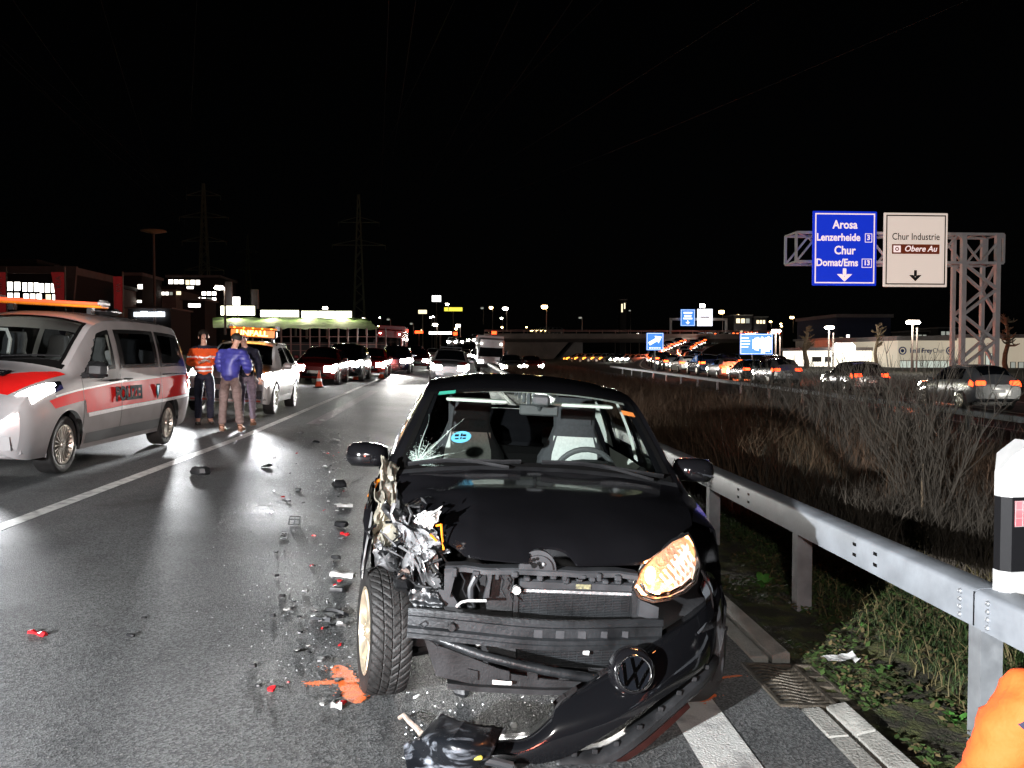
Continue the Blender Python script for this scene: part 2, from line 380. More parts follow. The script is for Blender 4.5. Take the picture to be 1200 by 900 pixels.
# painted lines, laid 4 mm above the asphalt
def strip(name, x0, x1, y0, y1, m='line_paint', parent=road, off=.004):
    n = max(2, int((y1 - y0) / 3)); ys = sorted(set([y0 + (y1 - y0) * i / n for i in range(n + 1)] + [q for q in (15, 150) if y0 < q < y1]))
    return sheet(name, [x0, x1], ys, off, m, parent=parent, kind=None)
strip('lane_line', -3.77, -3.63, -3, 150)
strip('edge_line', .98, 1.23, -2, 4.13)
strip('edge_line', .98, 1.23, 10.1, 16.1); strip('edge_line', .98, 1.23, 22.1, 28.1)
strip('worn_line', -3.10, -2.82, 17.8, 31, 'worn_paint')
for i in range(9): strip('lane_dash', -8.3, -8.15, 8 + i * 12, 14 + i * 12)
strip('slip_road_edge_line', 10.15, 10.33, 0, 120, parent=ramp)
# sprayed accident marks
def spray(name, strokes, dots=0, parent=road, seed=1):
    """overlapping sprayed strokes with feathered, ragged edges; each (pixels, half width)"""
    b = mb(); rr = random.Random(seed); lay = 0
    for pts, hw in strokes:
        P = [og(*q) for q in pts]; n = 26; L_, R_ = [], []
        for i in range(n + 1):
            u = i / n * (len(P) - 1); k = min(int(u), len(P) - 2); p = P[k].lerp(P[k + 1], u - k); d = (P[k + 1] - P[k]).normalized(); nn = V(-d.y, d.x, 0)
            f = hw * (1 - .8 * abs(2 * i / n - 1) ** 6)
            for S, sg in ((L_, 1), (R_, -1)):
                q = p + nn * sg * f * (1 + rr.uniform(-.22, .22)); S.append(V(q.x, q.y, gz(q.x, q.y) + .0075 + .0008 * lay))
        b.grid([[l, r_] for l, r_ in zip(L_, R_)]); lay += 1
        for k in range(dots):
            u = rr.random() * (len(P) - 1); j = min(int(u), len(P) - 2); p = P[j].lerp(P[j + 1], u - j); d = (P[j + 1] - P[j]).normalized(); q = p + V(-d.y, d.x, 0) * rr.choice((-1, 1)) * hw * (1 + abs(rr.gauss(0, .35))) + d * rr.gauss(0, .02); s = rr.uniform(.001, .005)
            b.add([V(q.x + s * math.cos(t), q.y + s * math.sin(t), gz(q.x, q.y) + .0072) for t in (0, 1.3, 2.6, 3.9, 5.2)], [(0, 1, 2, 3, 4)])
    return b.build(name, 'spray', parent, smooth=False)
spray('spray_mark', [([(395, 781), (404, 795), (412, 812), (420, 826)], .050), ([(356, 803), (380, 802), (404, 800), (432, 799)], .022)], 90)
spray('spray_mark', [([(820, 824), (829, 819), (838, 815)], .022)], 30)
spray('spray_mark', [([(838, 797), (852, 795), (870, 793)], .011)], 20)
# gutter of two rows of concrete slabs with a slot between
gutter = empty('gutter', (1.75, 4, gz(1.75, 4))); gutter['kind'] = 'structure'
y = -1.42
while y < 13:
    for x0, x1, h0, h1 in ((1.63, 1.738, .004, .012), (1.762, 1.862, .022, .04)):
        y0, y1 = y + .006, y + 1.0
        if y0 < 4.52 and y1 > 3.93:
            if y0 < 3.93: y1 = 3.925
            else: y0 = 4.525
        P = [[V(x, yy, gz(x, yy) + h) for x, h in ((x0, h0 - .1), (x0, h0 - .008), (x0 + .012, h0 + .001), (x1 - .012, h1 + .001), (x1, h1 - .008), (x1, h1 - .1))] for yy in (y0, y0 + .006, y1 - .006, y1)]
        for q in (P[0], P[3]):
            for p in q[2:4]: p.z -= .006
        b = mb(); b.rings(P); o = b.build('kerb_slab', 'concrete', None, angle=30)
        o.parent = gutter; o.matrix_parent_inverse = Matrix.Translation(-gutter.location)
    y += 1.006
b = mb(); ys = [13, 15, 40, 80, 150]
b.grid([[V(x, yy, gz(x, yy) + h) for x, h in ((1.63, .005), (1.738, .012), (1.75, -.02), (1.762, .025), (1.862, .04), (1.87, -.05))] for yy in ys])
o = b.build('gutter_run', 'concrete', None); o['kind'] = 'structure'
# cast iron drain grate
gr = empty('drain_grate', (1.742, 4.225, gz(1.742, 4.22)), (0, BANK, 0), 'rusty cast iron drain grate with curved bars set in the kerb', 'drain grate')
b = mb()
b.box(-.2, -.285, -.03, .2, -.265, .012); b.box(-.2, .265, -.03, .2, .285, .012)
b.box(-.2, -.265, -.03, -.18, .265, .012); b.box(.18, -.265, -.03, .2, .265, .012); b.box(.075, -.265, -.03, .095, .265, .0115)
b.build('grate_frame', 'cast_iron', gr)
b = mb(); b.box(-.19, -.275, -.06, .19, .275, -.035); b.build('sump', mat('sump', (.008, .007, .006), .9), gr)
for i in range(11):
    yy = -.24 + i * .048
    pts = [(-.18 + .255 * u, yy + .03 * math.sin(u * 6.28) * 1.0 - .012, .0) for u in [k / 8 for k in range(9)]]
    b = mb(); b.rings([[V(p[0], p[1] - .009, -.025), V(p[0], p[1] + .009, -.025), V(p[0], p[1] + .009, .009), V(p[0], p[1] - .009, .009)] for p in pts])
    b.build('grate_bar', 'cast_iron', gr)
for yy in (-.14, 0.0, .14):
    b = mb(); b.box(.095, yy - .03, -.025, .18, yy + .03, .009); b.build('grate_plate', 'cast_iron', gr)
# ================================================================ VEHICLE SURFACE
def pchip(xs, ys, x):
    h = np.diff(xs); d = np.diff(ys) / h; n = len(xs); m = np.zeros(n)
    m[0] = d[0]; m[-1] = d[-1]
    for i in range(1, n - 1):
        if d[i - 1] * d[i] > 0:
            w1 = 2 * h[i] + h[i - 1]; w2 = h[i] + 2 * h[i - 1]; m[i] = (w1 + w2) / (w1 / d[i - 1] + w2 / d[i])
    i = int(np.clip(np.searchsorted(xs, x) - 1, 0, n - 2)); t = (x - xs[i]) / h[i]
    return float((2 * t**3 - 3 * t**2 + 1) * ys[i] + (t**3 - 2 * t**2 + t) * h[i] * m[i] + (-2 * t**3 + 3 * t**2) * ys[i + 1] + (t**3 - t**2) * h[i] * m[i + 1])
class Body:
    """lofted car skin. y runs from the nose (negative) to the tail; tau is the signed girth:
       0 roof centre, 1 roof edge, 2 belt line, 4 sill, 5 underside centre; its sign is the side"""
    def __init__(s, st):
        s.a = np.array(st, float); s.y = s.a[:, 0]; s.y0, s.y1 = s.y[0], s.y[-1]; s.cache = {}
    def par(s, y):
        k = round(y, 5)
        if k not in s.cache: s.cache[k] = [pchip(s.y, s.a[:, i], y) for i in range(1, 9)]
        return s.cache[k]
    def P(s, y, tau):
        zb, zs, zr, cr, wb, wm, ws, wr = s.par(y); t = abs(tau); sg = 1 if tau >= 0 else -1
        if t <= 1:
            x = wr * t; z = zr - cr * t ** 2.4
        elif t <= 2:
            u = t - 1; x = wr + (ws - wr) * u; z = (zr - cr) + (zs - zr + cr) * u; bl = .022 * 4 * u * (1 - u) * min(1, max(0, (zr - zs) / .4)); x += bl
        elif t <= 4:
            u = (t - 2) / 2; zm = zb + .48 * (zs - zb)
            cx = 2 * wm - .5 * (ws + wb); x = (1 - u)**2 * ws + 2 * u * (1 - u) * cx + u * u * wb
            z = zs + (zb - zs) * u
        else:
            u = t - 4; x = wb * (1 - u); z = zb
        return V(sg * x, y, z)
    def N(s, y, tau):
        e = .01; ya, yb = max(s.y0, y - e), min(s.y1, y + e)
        n = (s.P(yb, tau) - s.P(ya, tau)).cross(s.P(y, tau + e) - s.P(y, tau - e))
        if n.length < 1e-9: return V(0, 0, 1)
        n.normalize()
        c = V(0, y, .7)
        return n if n.dot(s.P(y, tau) - c) > 0 else -n
    def Q(s, quad, u, v):
        (ya, ta), (yb, tb), (yc, tc), (yd, td) = quad   # A-B along u, D-C opposite
        y = (1 - u) * (1 - v) * ya + u * (1 - v) * yb + u * v * yc + (1 - u) * v * yd
        t = (1 - u) * (1 - v) * ta + u * (1 - v) * tb + u * v * tc + (1 - u) * v * td
        return y, t
    def patch(s, b, quad, off=.004, n=8, m=6, mi=0, th=0.):
        Pt = []
        for i in range(m + 1):
            row = []
            for j in range(n + 1):
                y, t = s.Q(quad, j / n, i / m); row.append(s.P(y, t) + s.N(y, t) * off)
            Pt.append(row)
        b.grid(Pt, mi)
        if th:
            Pi = []
            for i in range(m + 1):
                row = []
                for j in range(n + 1):
                    y, t = s.Q(quad, j / n, i / m); row.append(s.P(y, t) + s.N(y, t) * (off - th))
                Pi.append(row)
            b.grid(Pi, mi)
            ed = [(0, j) for j in range(n + 1)] + [(i, n) for i in range(1, m + 1)] + [(m, j) for j in range(n - 1, -1, -1)] + [(i, 0) for i in range(m - 1, 0, -1)]
            b.rings([[Pt[i][j] for i, j in ed], [Pi[i][j] for i, j in ed]], mi, cap=False)
        return b
    def ring(s, b, quad, wd, off=.006, n=10, m=8, mi=0):
        """border band inside quad, wd = (du, dv) share of the width"""
        du, dv = wd
        def strip(us, vs):
            b.grid([[ (lambda y, t: s.P(y, t) + s.N(y, t) * off)(*s.Q(quad, u, v)) for u in us] for v in vs], mi)
        U = [i / n for i in range(n + 1)]; W = [i / m for i in range(m + 1)]
        strip(U, [0, dv / 2, dv]); strip(U, [1 - dv, 1 - dv / 2, 1]); strip([0, du / 2, du], W); strip([1 - du, 1 - du / 2, 1], W)
        return b
    def inside(s, quad, y, t, sh=.03):
        pts = [np.array(q, float) for q in quad]; c = sum(pts) / 4; pts = [c + (p - c) * (1 - sh) for p in pts]
        sgn = 0
        for i in range(4):
            a, b_ = pts[i], pts[(i + 1) % 4]; cr = (b_[0] - a[0]) * (t - a[1]) - (b_[1] - a[1]) * (y - a[0])
            if abs(cr) < 1e-12: continue
            if sgn == 0: sgn = 1 if cr > 0 else -1
            elif (cr > 0) != (sgn > 0): return False
        return True
    def shell(s, b, ya, yb, dy=.05, taus=None, holes=(), arches=(), mi=0, keep=None, cap0=True, cap1=True, warp=None):
        ny = max(2, int(round((yb - ya) / dy))); ys = [ya + (yb - ya) * i / ny for i in range(ny + 1)]
        if taus is None:
            h = [i / 7 for i in range(7)] + [1 + i / 9 for i in range(9)] + [2 + 2 * i / 20 for i in range(20)] + [4, 4.5, 5]
            taus = [-t for t in h[::-1]] + h[1:]
        nt_ = len(taus); vs = []; ins = []
        for y in ys:
            for t in taus:
                p = s.P(y, t); q = False
                if abs(t) >= 1.5:
                    for (ay, az, ar) in arches:
                        d = math.hypot(p.y - ay, p.z - az)
                        if d < ar:
                            q = True
                            if d > 1e-6: p = V(p.x, ay + (p.y - ay) * ar / d, az + (p.z - az) * ar / d)
                vs.append(p); ins.append(q)
        fs = []
        for i in range(ny):
            for j in range(nt_ - 1):
                f = (i * nt_ + j, i * nt_ + j + 1, (i + 1) * nt_ + j + 1, (i + 1) * nt_ + j)
                if all(ins[k] for k in f): continue
                yc = (ys[i] + ys[i + 1]) / 2; tc = (taus[j] + taus[j + 1]) / 2
                if any(s.inside(h, yc, tc) for h in holes): continue
                if keep and not keep(yc, tc): continue
                fs.append(f)
        if warp: vs = [warp(p) for p in vs]
        if cap0: fs.append(tuple(range(nt_ - 1)))
        if cap1: fs.append(tuple(ny * nt_ + j for j in range(nt_ - 2, -1, -1)))
        b.add(vs, fs, mi); return b
def mir(q): return [(y, -t) for y, t in q]
def liner(b, x0, x1, y, z, r, n=16, mi=0):
    """inside of a wheel arch"""
    rs = [[V(x, y - r * math.cos(math.pi * 1.15 * k / n - .23), z + r * math.sin(math.pi * 1.15 * k / n - .23)) for k in range(n + 1)] for x in (x0, x1)]
    b.grid(rs, mi); c = [V(x1, y, z - .05)]
    b.add(rs[1] + c, [(k, k + 1, n + 1) for k in range(n)], mi)
def wheel(parent, x, y, z, r, wdt, side, rim_r=None, spokes=10, steer=0., rim_m='alloy', detail=True, tread=False, name='wheel', dish=.02):
    """side: +1 the outer face looks to +x"""
    e = empty(name, (x, y, z), (0, 0, steer)); e.parent = parent
    rim_r = rim_r or r * .66; hw = wdt / 2; ax = V(side, 0, 0); n = 40 if detail else 18
    b = mb()
    prof = [(rim_r, -hw * .9), (r * .86, -hw), (r * .955, -hw * .93), (r * .985, -hw * .78), (r, -hw * .5), (r, hw * .5), (r * .985, hw * .78), (r * .955, hw * .93), (r * .86, hw), (rim_r * 1.05, hw * .95), (rim_r, hw * .86)]
    if tread:
        nn, mm = 400, 38; rows = []
        for i in range(nn):
            a = 2 * math.pi * i / nn; row = []
            for j in range(mm + 1):
                q = -1 + 2 * j / mm; xx = q * hw; rad = r * (1 - .045 * abs(q) ** 4)
                g = 0
                for c0 in (-.42, 0., .42):
                    if abs(q - c0) < .045: g = 1
                ph = (a * 40 / (2 * math.pi) + abs(q) * 2.0) % 1
                if ph < .2 and abs(q) > .05: g = max(g, .9)
                ph2 = (a * 90 / (2 * math.pi) + abs(q) * 2.0) % 1
                if ph2 < .2 and g == 0 and abs(q) < .9: g = .28
                rad -= .0065 * g
                row.append(V(side * xx, rad * math.cos(a), rad * math.sin(a)))
            rows.append(row)
        b.grid(rows + [rows[0]])
        b.lathe([(rim_r, -hw * .9), (r * .86, -hw * 1.03), (r * .955, -hw)], (0, 0, 0), ax, 60)
        b.lathe([(r * .955, hw), (r * .90, hw * 1.035), (r * .80, hw * 1.03), (rim_r * 1.06, hw * .97), (rim_r, hw * .86)], (0, 0, 0), ax, 60)
    else:
        b.lathe(prof, (0, 0, 0), ax, n)
    ty = b.build('tyre', 'rubber', e, angle=50)
    b = mb()
    b.lathe([(rim_r, hw * .93), (rim_r * 1.03, hw * .99), (rim_r * .98, hw * 1.0), (rim_r * .93, hw * .8), (rim_r * .9, hw * .1), (rim_r * .9, -hw * .8)], (0, 0, 0), ax, n)
    fx = hw * (1 - dish * 8)
    b.lathe([(.001, fx + .012), (rim_r * .17, fx + .01), (rim_r * .22, fx - .02)], (0, 0, 0), ax, 14)
    for k in range(spokes):
        a = 2 * math.pi * k / spokes; ca, sa = math.cos(a), math.sin(a); wd = rim_r * (1.9 / spokes)
        r0, r1 = rim_r * .15, rim_r * .96
        def pt(rr, tt, xx): return V(side * xx, rr * ca - tt * sa, rr * sa + tt * ca)
        rs = []
        for rr, q, xx in ((r0, .55, fx), (rim_r * .5, .5, fx - .004), (r1, .75, hw * .93)):
            rs.append([pt(rr, -wd * q, xx - .03), pt(rr, wd * q, xx - .03), pt(rr, wd * q * .7, xx), pt(rr, -wd * q * .7, xx)])
        b.rings(rs)
    if detail:
        for k in range(5):
            a = 2 * math.pi * k / 5; b.cyl(V(side * (fx - .01), rim_r * .12 * math.cos(a), rim_r * .12 * math.sin(a)), V(side * (fx + .016), rim_r * .12 * math.cos(a), rim_r * .12 * math.sin(a)), .009, n=6)
    b.build('rim', rim_m, e, angle=35)
    b = mb(); b.lathe([(.001, -hw * .1), (rim_r * .88, -hw * .1)], (0, 0, 0), ax, 20); b.build('brake_disc', 'dark_metal', e)
    return e

# ================================================================ THE WRECK
WX, WY = .362, 4.0
wr = empty('wrecked_car', (WX, WY, gz(WX, WY)), (0, BANK, 0), 'black small car with its front torn open and bumper hanging to the road', 'car')
up = Body([
 (-.60, .25, .66, .73, .05, .52, .60, .58, .46), (-.50, .22, .72, .80, .05, .68, .73, .70, .56), (-.3, .20, .80, .885, .045, .75, .80, .775, .65),
 (0., .20, .87, .955, .05, .77, .825, .80, .71), (.36, .20, .925, 1.01, .055, .78, .83, .81, .752), (.40, .20, .93, 1.025, .055, .78, .83, .81, .757),
 (.72, .20, .945, 1.245, .05, .78, .828, .81, .690), (1.02, .20, .955, 1.42, .055, .78, .828, .81, .630), (1.25, .20, .96, 1.47, .06, .78, .828, .81, .615), (1.7, .20, .97, 1.495, .065, .78, .828, .81, .605),
 (2.3, .20, .98, 1.48, .07, .78, .82, .79, .59), (2.62, .22, .99, 1.44, .07, .77, .81, .78, .57), (2.76, .26, .98, 1.27, .06, .74, .79, .76, .56), (2.9, .30, .93, 1.0, .04, .70, .76, .73, .58), (2.96, .34, .86, .92, .03, .66, .72, .70, .56)])
ws_q = [(.415, -.955), (.415, .955), (1.005, .935), (1.005, -.935)]
fd_q = [(.66, 1.93), (1.55, 1.93), (1.55, 1.13), (1.08, 1.13)]
rd_q = [(1.66, 1.93), (2.35, 1.90), (2.28, 1.14), (1.66, 1.13)]
rw_q = [(2.645, -.86), (2.645, .86), (2.80, .88), (2.80, -.88)]
b = mb()
def keep_up(y, t):
    if y < .36: return False
    return True
up.shell(b, .34, 2.96, .04, holes=[ws_q, fd_q, mir(fd_q), rd_q, mir(rd_q), rw_q], arches=[(2.42, .29, .335)], cap0=False, keep=lambda y, t: abs(t) < 4.4 or y > .3)
body = b.build('body', 'black_paint', wr, angle=40)
b = mb()
for q in (ws_q,): up.ring(b, q, (.024, .055), .004, 14, 10)
up.ring(b, fd_q, (.05, .08)); up.ring(b, mir(fd_q), (.05, .08)); up.ring(b, rd_q, (.06, .08)); up.ring(b, mir(rd_q), (.06, .08)); up.ring(b, rw_q, (.04, .08))
b.build('window_trim', 'frit', body)
# roof seam grooves and door gaps as thin dark inlays
for sg in (1, -1):
    for ya, yb in ((.62, .60), (1.62, 1.64)):
        b = mb(); up.patch(b, [(ya, sg * 2.0), (ya + .008, sg * 2.0), (yb + .008, sg * 3.75), (yb, sg * 3.75)], .002, 1, 12); b.build('door_gap', 'frit', body)
# fender on the sound side, with its wheel arch
b = mb()
up.shell(b, -.36, .352, .03, taus=[.99 + i * .1 for i in range(11)] + [2.1 + i * .08 for i in range(24)], arches=[(0, .29, .325)], cap0=False, cap1=False, keep=lambda y, t: not (y < -.12 and t < 2.75 and y < -.12 - (t - 2.0) * .12))
fen = b.build('front_fender', 'black_paint', wr, angle=40)
for q in ((.80, .50, 0, .29, .33), (-.60, -.46, 0.12, .32, .26), (.79, .5, 2.42, .29, .335), (-.79, -.5, 2.42, .29, .335)): b = mb(); liner(b, *q); b.build('arch_liner', 'black_plastic', wr)
# bonnet: crumpled corner on the struck side
def bon(p):
    x, y, z = p
    k = max(0., min(1., (-.34 - x) / .34)) * max(0., min(1., (.34 - y) / .45))
    d = vnoise(x, y, 1, 4.3) * .09 + vnoise(x, y, 5, 9) * .035
    return V(x + k * .07, y + k * .16 + k * d * .6, z - k * .06 + k * d)
ny, nx = 34, 46; top = []; bot = []
for i in range(ny + 1):
    v = i / ny; rt = []; rb = []
    for j in range(nx + 1):
        q = -1 + 2 * j / nx
        yf = -.545 + .10 * abs(q) ** 2.2 + .30 * (max(0, q - .68) / .32) ** 1.25 + (.34 * max(0, -q - .70) / .30)   # front edge, eaten away on the struck corner
        # half round notch over the badge
        d = abs(q * .56 + .02)
        if d < .1: yf += math.sqrt(.1 ** 2 - d * d) * .85
        yy = yf + (.375 - yf) * v; ta = q * .985
        p = up.P(yy, ta); p.z += .006 - .014 * (1 - v) ** 12
        nrm = up.N(yy, ta); p = bon(p); rt.append(p); rb.append(p - nrm * .014)
    top.append(rt); bot.append(rb)
b = mb(); b.grid(top); b.grid(bot); ed = [(0, j) for j in range(nx + 1)] + [(i, nx) for i in range(1, ny + 1)] + [(ny, j) for j in range(nx - 1, -1, -1)] + [(i, 0) for i in range(ny - 1, 0, -1)]
b.rings([[top[i][j] for i, j in ed], [bot[i][j] for i, j in ed]], cap=False)
hood = b.build('bonnet', 'black_paint', wr, angle=50)
# windscreen and other glass
def glass_part(name, q, m='glass', par=None, n=10, mm=8):
    b = mb(); up.patch(b, q, .001, n, mm); return b.build(name, m, par or wr)
wsc = glass_part('windscreen', ws_q, n=16, mm=12)
for q in (fd_q, mir(fd_q), rd_q, mir(rd_q)): glass_part('side_window', q)
glass_part('rear_window', rw_q)
# cracks radiating from the struck corner
b = mb(); r2 = random.Random(3)
def wp(px_, py_): return up.P(.40 + py_ * .62, px_) + up.N(.40 + py_ * .62, px_) * .0035
c0 = (-.83, .10); rays = []
def okp(q): return -.93 < q[0] < .93 and .03 < q[1] < .97
for k in range(34):
    a = -.35 + 2.5 * k / 33 + r2.uniform(-.05, .05); L_ = r2.uniform(.10, .24) if k % 9 else r2.uniform(.28, .5); pts = []
    for i in range(9):
        rr = L_ * i / 8; a += r2.uniform(-.05, .05); q = (c0[0] + rr * math.cos(a), c0[1] + rr * math.sin(a) * 1.1)
        if okp(q): pts.append(q)
    rays.append((pts, L_))
    if len(pts) > 2: b.tube([wp(*q) for q in pts], r2.uniform(.0002, .0005), 3)
for k in range(len(rays) - 1):
    for i in range(1, 7):
        A, B2_ = rays[k][0], rays[k + 1][0]
        if i < len(A) and i < len(B2_) and r2.random() < .62: b.tube([wp(*A[i]), wp(*B2_[i])], r2.uniform(.0003, .0006), 3)
for k in range(2600):
    rr = abs(r2.gauss(0, .075)); a = r2.uniform(-.5, 2.4); q = (c0[0] + rr * math.cos(a), c0[1] - .02 + rr * math.sin(a) * 1.2)
    if okp(q):
        p = wp(*q); s_ = r2.uniform(.0012, .0042); t1 = V(r2.uniform(-1, 1), r2.uniform(-1, 1), r2.uniform(-1, 1)).normalized() * s_; t2 = V(r2.uniform(-1, 1), r2.uniform(-.6, .6), r2.uniform(-1, 1)).normalized() * s_
        b.add([p, p + t1, p + t2], [(0, 1, 2)])
M['crack'] = mat('crack', (.62, .78, .70), .3)
o = b.build('shattered_glass', 'crack', wsc, smooth=False); o['kind'] = 'stuff'
# stickers on the windscreen
def disc_patch(name, cx, cv, rx, ry, m, par, off=.005, n=24):
    b = mb(); c = up.P(.40 + cv * .62, cx); ring = [wp(cx + rx * math.cos(2 * math.pi * i / n), cv + ry * math.sin(2 * math.pi * i / n)) + V(0, -off, 0) for i in range(n)]
    b.add(ring, [tuple(range(n))]); return b.build(name, m, par, smooth=False)
M['sky_blue'] = mat('sky_blue', (.10, .38, .55), .4); M['green_label'] = mat('green_label', (.05, .40, .28), .4); M['orange_label'] = mat('orange_label', (.7, .22, .05), .4)
vin = disc_patch('round_sticker', -.56, .34, .075, .060, 'sky_blue', wsc)
b = mb()
for i, (u0, v0, wd, hh) in enumerate(((-.035, .018, .03, .022), (-.0, .022, .012, .03), (.022, .016, .026, .02), (-.03, -.016, .028, .014), (.0, -.012, .012, .018), (.025, -.014, .024, .014))):
    for k in range(1):
        p = [wp(-.56 + u0 - wd / 2, .34 + v0 - hh / 2), wp(-.56 + u0 + wd / 2, .34 + v0 - hh / 2), wp(-.56 + u0 + wd / 2, .34 + v0 + hh / 2), wp(-.56 + u0 - wd / 2, .34 + v0 + hh / 2)]
        b.add([q + V(0, -.0075, 0) for q in p], [(0, 1, 2, 3)])
b.build('sticker_print', 'letter_black', vin, smooth=False)
def quad_label(name, q0, q1, v0, v1, m):
    b = mb(); b.add([wp(q0, v0) + V(0, -.005, 0), wp(q1, v0) + V(0, -.005, 0), wp(q1, v1) + V(0, -.005, 0), wp(q0, v1) + V(0, -.005, 0)], [(0, 1, 2, 3)]); return b.build(name, m, wsc, smooth=False)
quad_label('toll_sticker', -.85, -.70, .90, .965, 'green_label'); quad_label('toll_sticker', .79, .90, .73, .79, 'orange_label')
# wipers
for x0, x1 in ((-.62, -.08), (.02, .62)):
    b = mb(); pts = [up.P(.43 + .0 * k, (x0 + (x1 - x0) * k / 6) / .70) + V(0, -.02, .028 + .006 * math.sin(k)) for k in range(7)]
    b.tube(pts, .007, 6); b.tube([p + V(0, .006, -.012) for p in pts], .005, 4)
    b.tube([pts[3], up.P(.38, (x1 - .06) / .7) + V(0, -.02, .02), ], .009, 6); b.build('wiper', 'black_plastic', wr)
b = mb()  # scuttle panel below the windscreen
b.grid([[up.P(yy, q * .98) + V(0, 0, zz) for q in [-1 + i / 8 for i in range(17)]] for yy, zz in ((.345, -.02), (.365, .001), (.395, .003), (.42, .003))]); b.build('scuttle', 'black_plastic', wr)
# mirrors
for sg in (-1, 1):
    mrr = mb(); c = V(sg * .905, .70, 1.02); rs = []
    for i, (dy, k) in enumerate(((-.085, .25), (-.075, .62), (-.045, .9), (0, 1.0), (.05, .98), (.06, .9))):
        rs.append([V(c.x + sg * (.005 + .118 * k * math.cos(a) * (1 if math.cos(a) * 1 > -2 else 1)), c.y + dy, c.z + .078 * k * math.sin(a) * (1.0 if math.sin(a) > 0 else .85)) for a in [2 * math.pi * j / 20 for j in range(20)]])
    # squarer outline
    for r_ in rs:
        for p in r_:
            dx, dz = p.x - c.x, p.z - c.z; m_ = max(abs(dx) / .118, abs(dz) / .078, 1e-6); l_ = math.hypot(dx / .118, dz / .078) or 1
            f = (l_ / m_) ** .55; p.x = c.x + dx * f * .98; p.z = c.z + dz * f * .92
    mrr.rings(rs); mrr.tube([c + V(-sg * .07, 0, -.045), c + V(-sg * .135, .0, -.075)], [.03, .036], 8, flat=.8)
    mo = mrr.build('door_mirror', 'black_paint', wr, angle=60)
    g = mb(); g.add([c + V(sg * .1 * math.cos(a), .062, .064 * math.sin(a)) for a in [2 * math.pi * j / 16 for j in range(16)]], [tuple(range(16))]); g.build('mirror_glass', 'chrome', mo)
    g = mb(); g.grid([[c + V(sg * (-.11 + .225 * u), -.078 + .05 * (2 * u - 1) ** 2 + .004 * 0, -.03 + dz) for u in [i / 8 for i in range(9)]] for dz in (0, .006)]); g.build('mirror_seam', 'grey_plastic', mo)
# cabin ---------------------------------------------------------
def seat(x, m_dark='seat_dark', m_pale='seat_pale', par=wr, y=1.42, z=.41, rec=.22, hgt=.92, s=1.0, name='front_seat'):
    e = empty(name, (x, y, z)); e.parent = par
    b = mb(); b.cbox((0, -.22, .06), (.48, .5, .16), b=.3); b.build('cushion', m_dark, e)
    # one-piece backrest with built-in headrest
    def outline(k): return [(-.235 * k, .05), (-.25 * k, .28), (-.235 * k, .50), (-.165 * k, .62), (-.135 * k, .70), (-.14 * k, .84), (-.115 * k, .92), (.115 * k, .92), (.14 * k, .84), (.135 * k, .70), (.165 * k, .62), (.235 * k, .50), (.25 * k, .28), (.235 * k, .05)]
    b = mb(); rs = []
    for dy, k, dz in ((-.005, .9, .0), (-.04, .985, 0), (-.075, 1, 0), (-.115, .93, 0), (-.125, .82, .0)):
        rs.append([V(px * k, .07 + dy + pz * rec - (.02 if pz > .6 else 0), .06 + pz + (0 if k > .95 else (.02 if pz < .4 else -.02))) for px, pz in outline(1)])
    b.rings(rs); b.build('backrest', m_dark, e, angle=50)
    b = mb(); P = []
    for i in range(9):
        pz = .12 + .52 * i / 8; wd = .175 - .035 * i / 8
        P.append([V(wd * (-1 + 2 * j / 8), .07 - .136 + pz * rec - .012 * (1 - (2 * j / 8 - 1) ** 2), .06 + pz) for j in range(9)])
    b.grid(P); b.build('backrest_panel', m_pale, e)
    b = mb(); P = []
    for i in range(5):
        pz = .72 + .14 * i / 4
        P.append([V(.10 * (-1 + 2 * j / 6), .07 - .156 + pz * rec - .008 * (1 - (2 * j / 6 - 1) ** 2), .06 + pz) for j in range(7)])
    b.grid(P); b.build('headrest', m_dark, e)
    return e
seat(-.345); seat(.345)
b = mb(); b.cbox((0, 2.18, .42), (1.25, .5, .2), b=.3); b.cbox((0, 2.42, .68), (1.25, .16, .52), b=.3)
for sx in (-.36, .36): b.cbox((sx, 2.43, 1.02), (.26, .09, .15), b=.3)
b.build('rear_bench', 'seat_dark', wr)
b = mb()   # dashboard
P = []
for (yy, zz) in ((.46, .965), (.6, .985), (.78, .965), (.88, .90), (.90, .78), (.86, .6), (.8, .5)):
    P.append([V(.74 * q, yy - .12 * q * q * (1 if yy < .8 else .4), zz - .02 * q * q) for q in [-1 + i / 8 for i in range(17)]])
b.grid(P); 
for i in range(9):  # instrument hood bulge
    pass
rs = []
for yy, k in ((.62, .5), (.72, .85), (.86, 1), (.93, .9)):
    rs.append([V(.345 + .2 * k * math.cos(a), yy, .955 + .085 * k * max(-.4, math.sin(a))) for a in [2 * math.pi * j / 18 for j in range(18)]])
b.rings(rs); b.build('dashboard', 'dash', wr, angle=50)
b = mb()
c = V(.345, 1.02, .93); ax = V(0, .90, .43).normalized(); u_, v_ = V(1, 0, 0), V(0, -.43, .90).normalized()
b.tube([c + (u_ * math.cos(a) + v_ * math.sin(a)) * .175 for a in [2 * math.pi * j / 28 for j in range(29)]], .0165, 8)
b.ball(c, .06, 10, sc3=(1, .4, .9))
for a in (0, math.pi, -math.pi / 2): b.bar(c, c + (u_ * math.cos(a) + v_ * math.sin(a)) * .172, .035, .02)
b.cyl(c, c - ax * .2, .035); b.build('steering_wheel', 'dash', wr)
b = mb()   # pale headlining and pillar trim
def inner(y, t, d=.03): return up.P(y, t) - up.N(y, t) * d
b.grid([[inner(yy, tt) for tt in [-.96 + .96 * i / 8 for i in range(17)]] for yy in [1.035 + i * .12 for i in range(14)]])
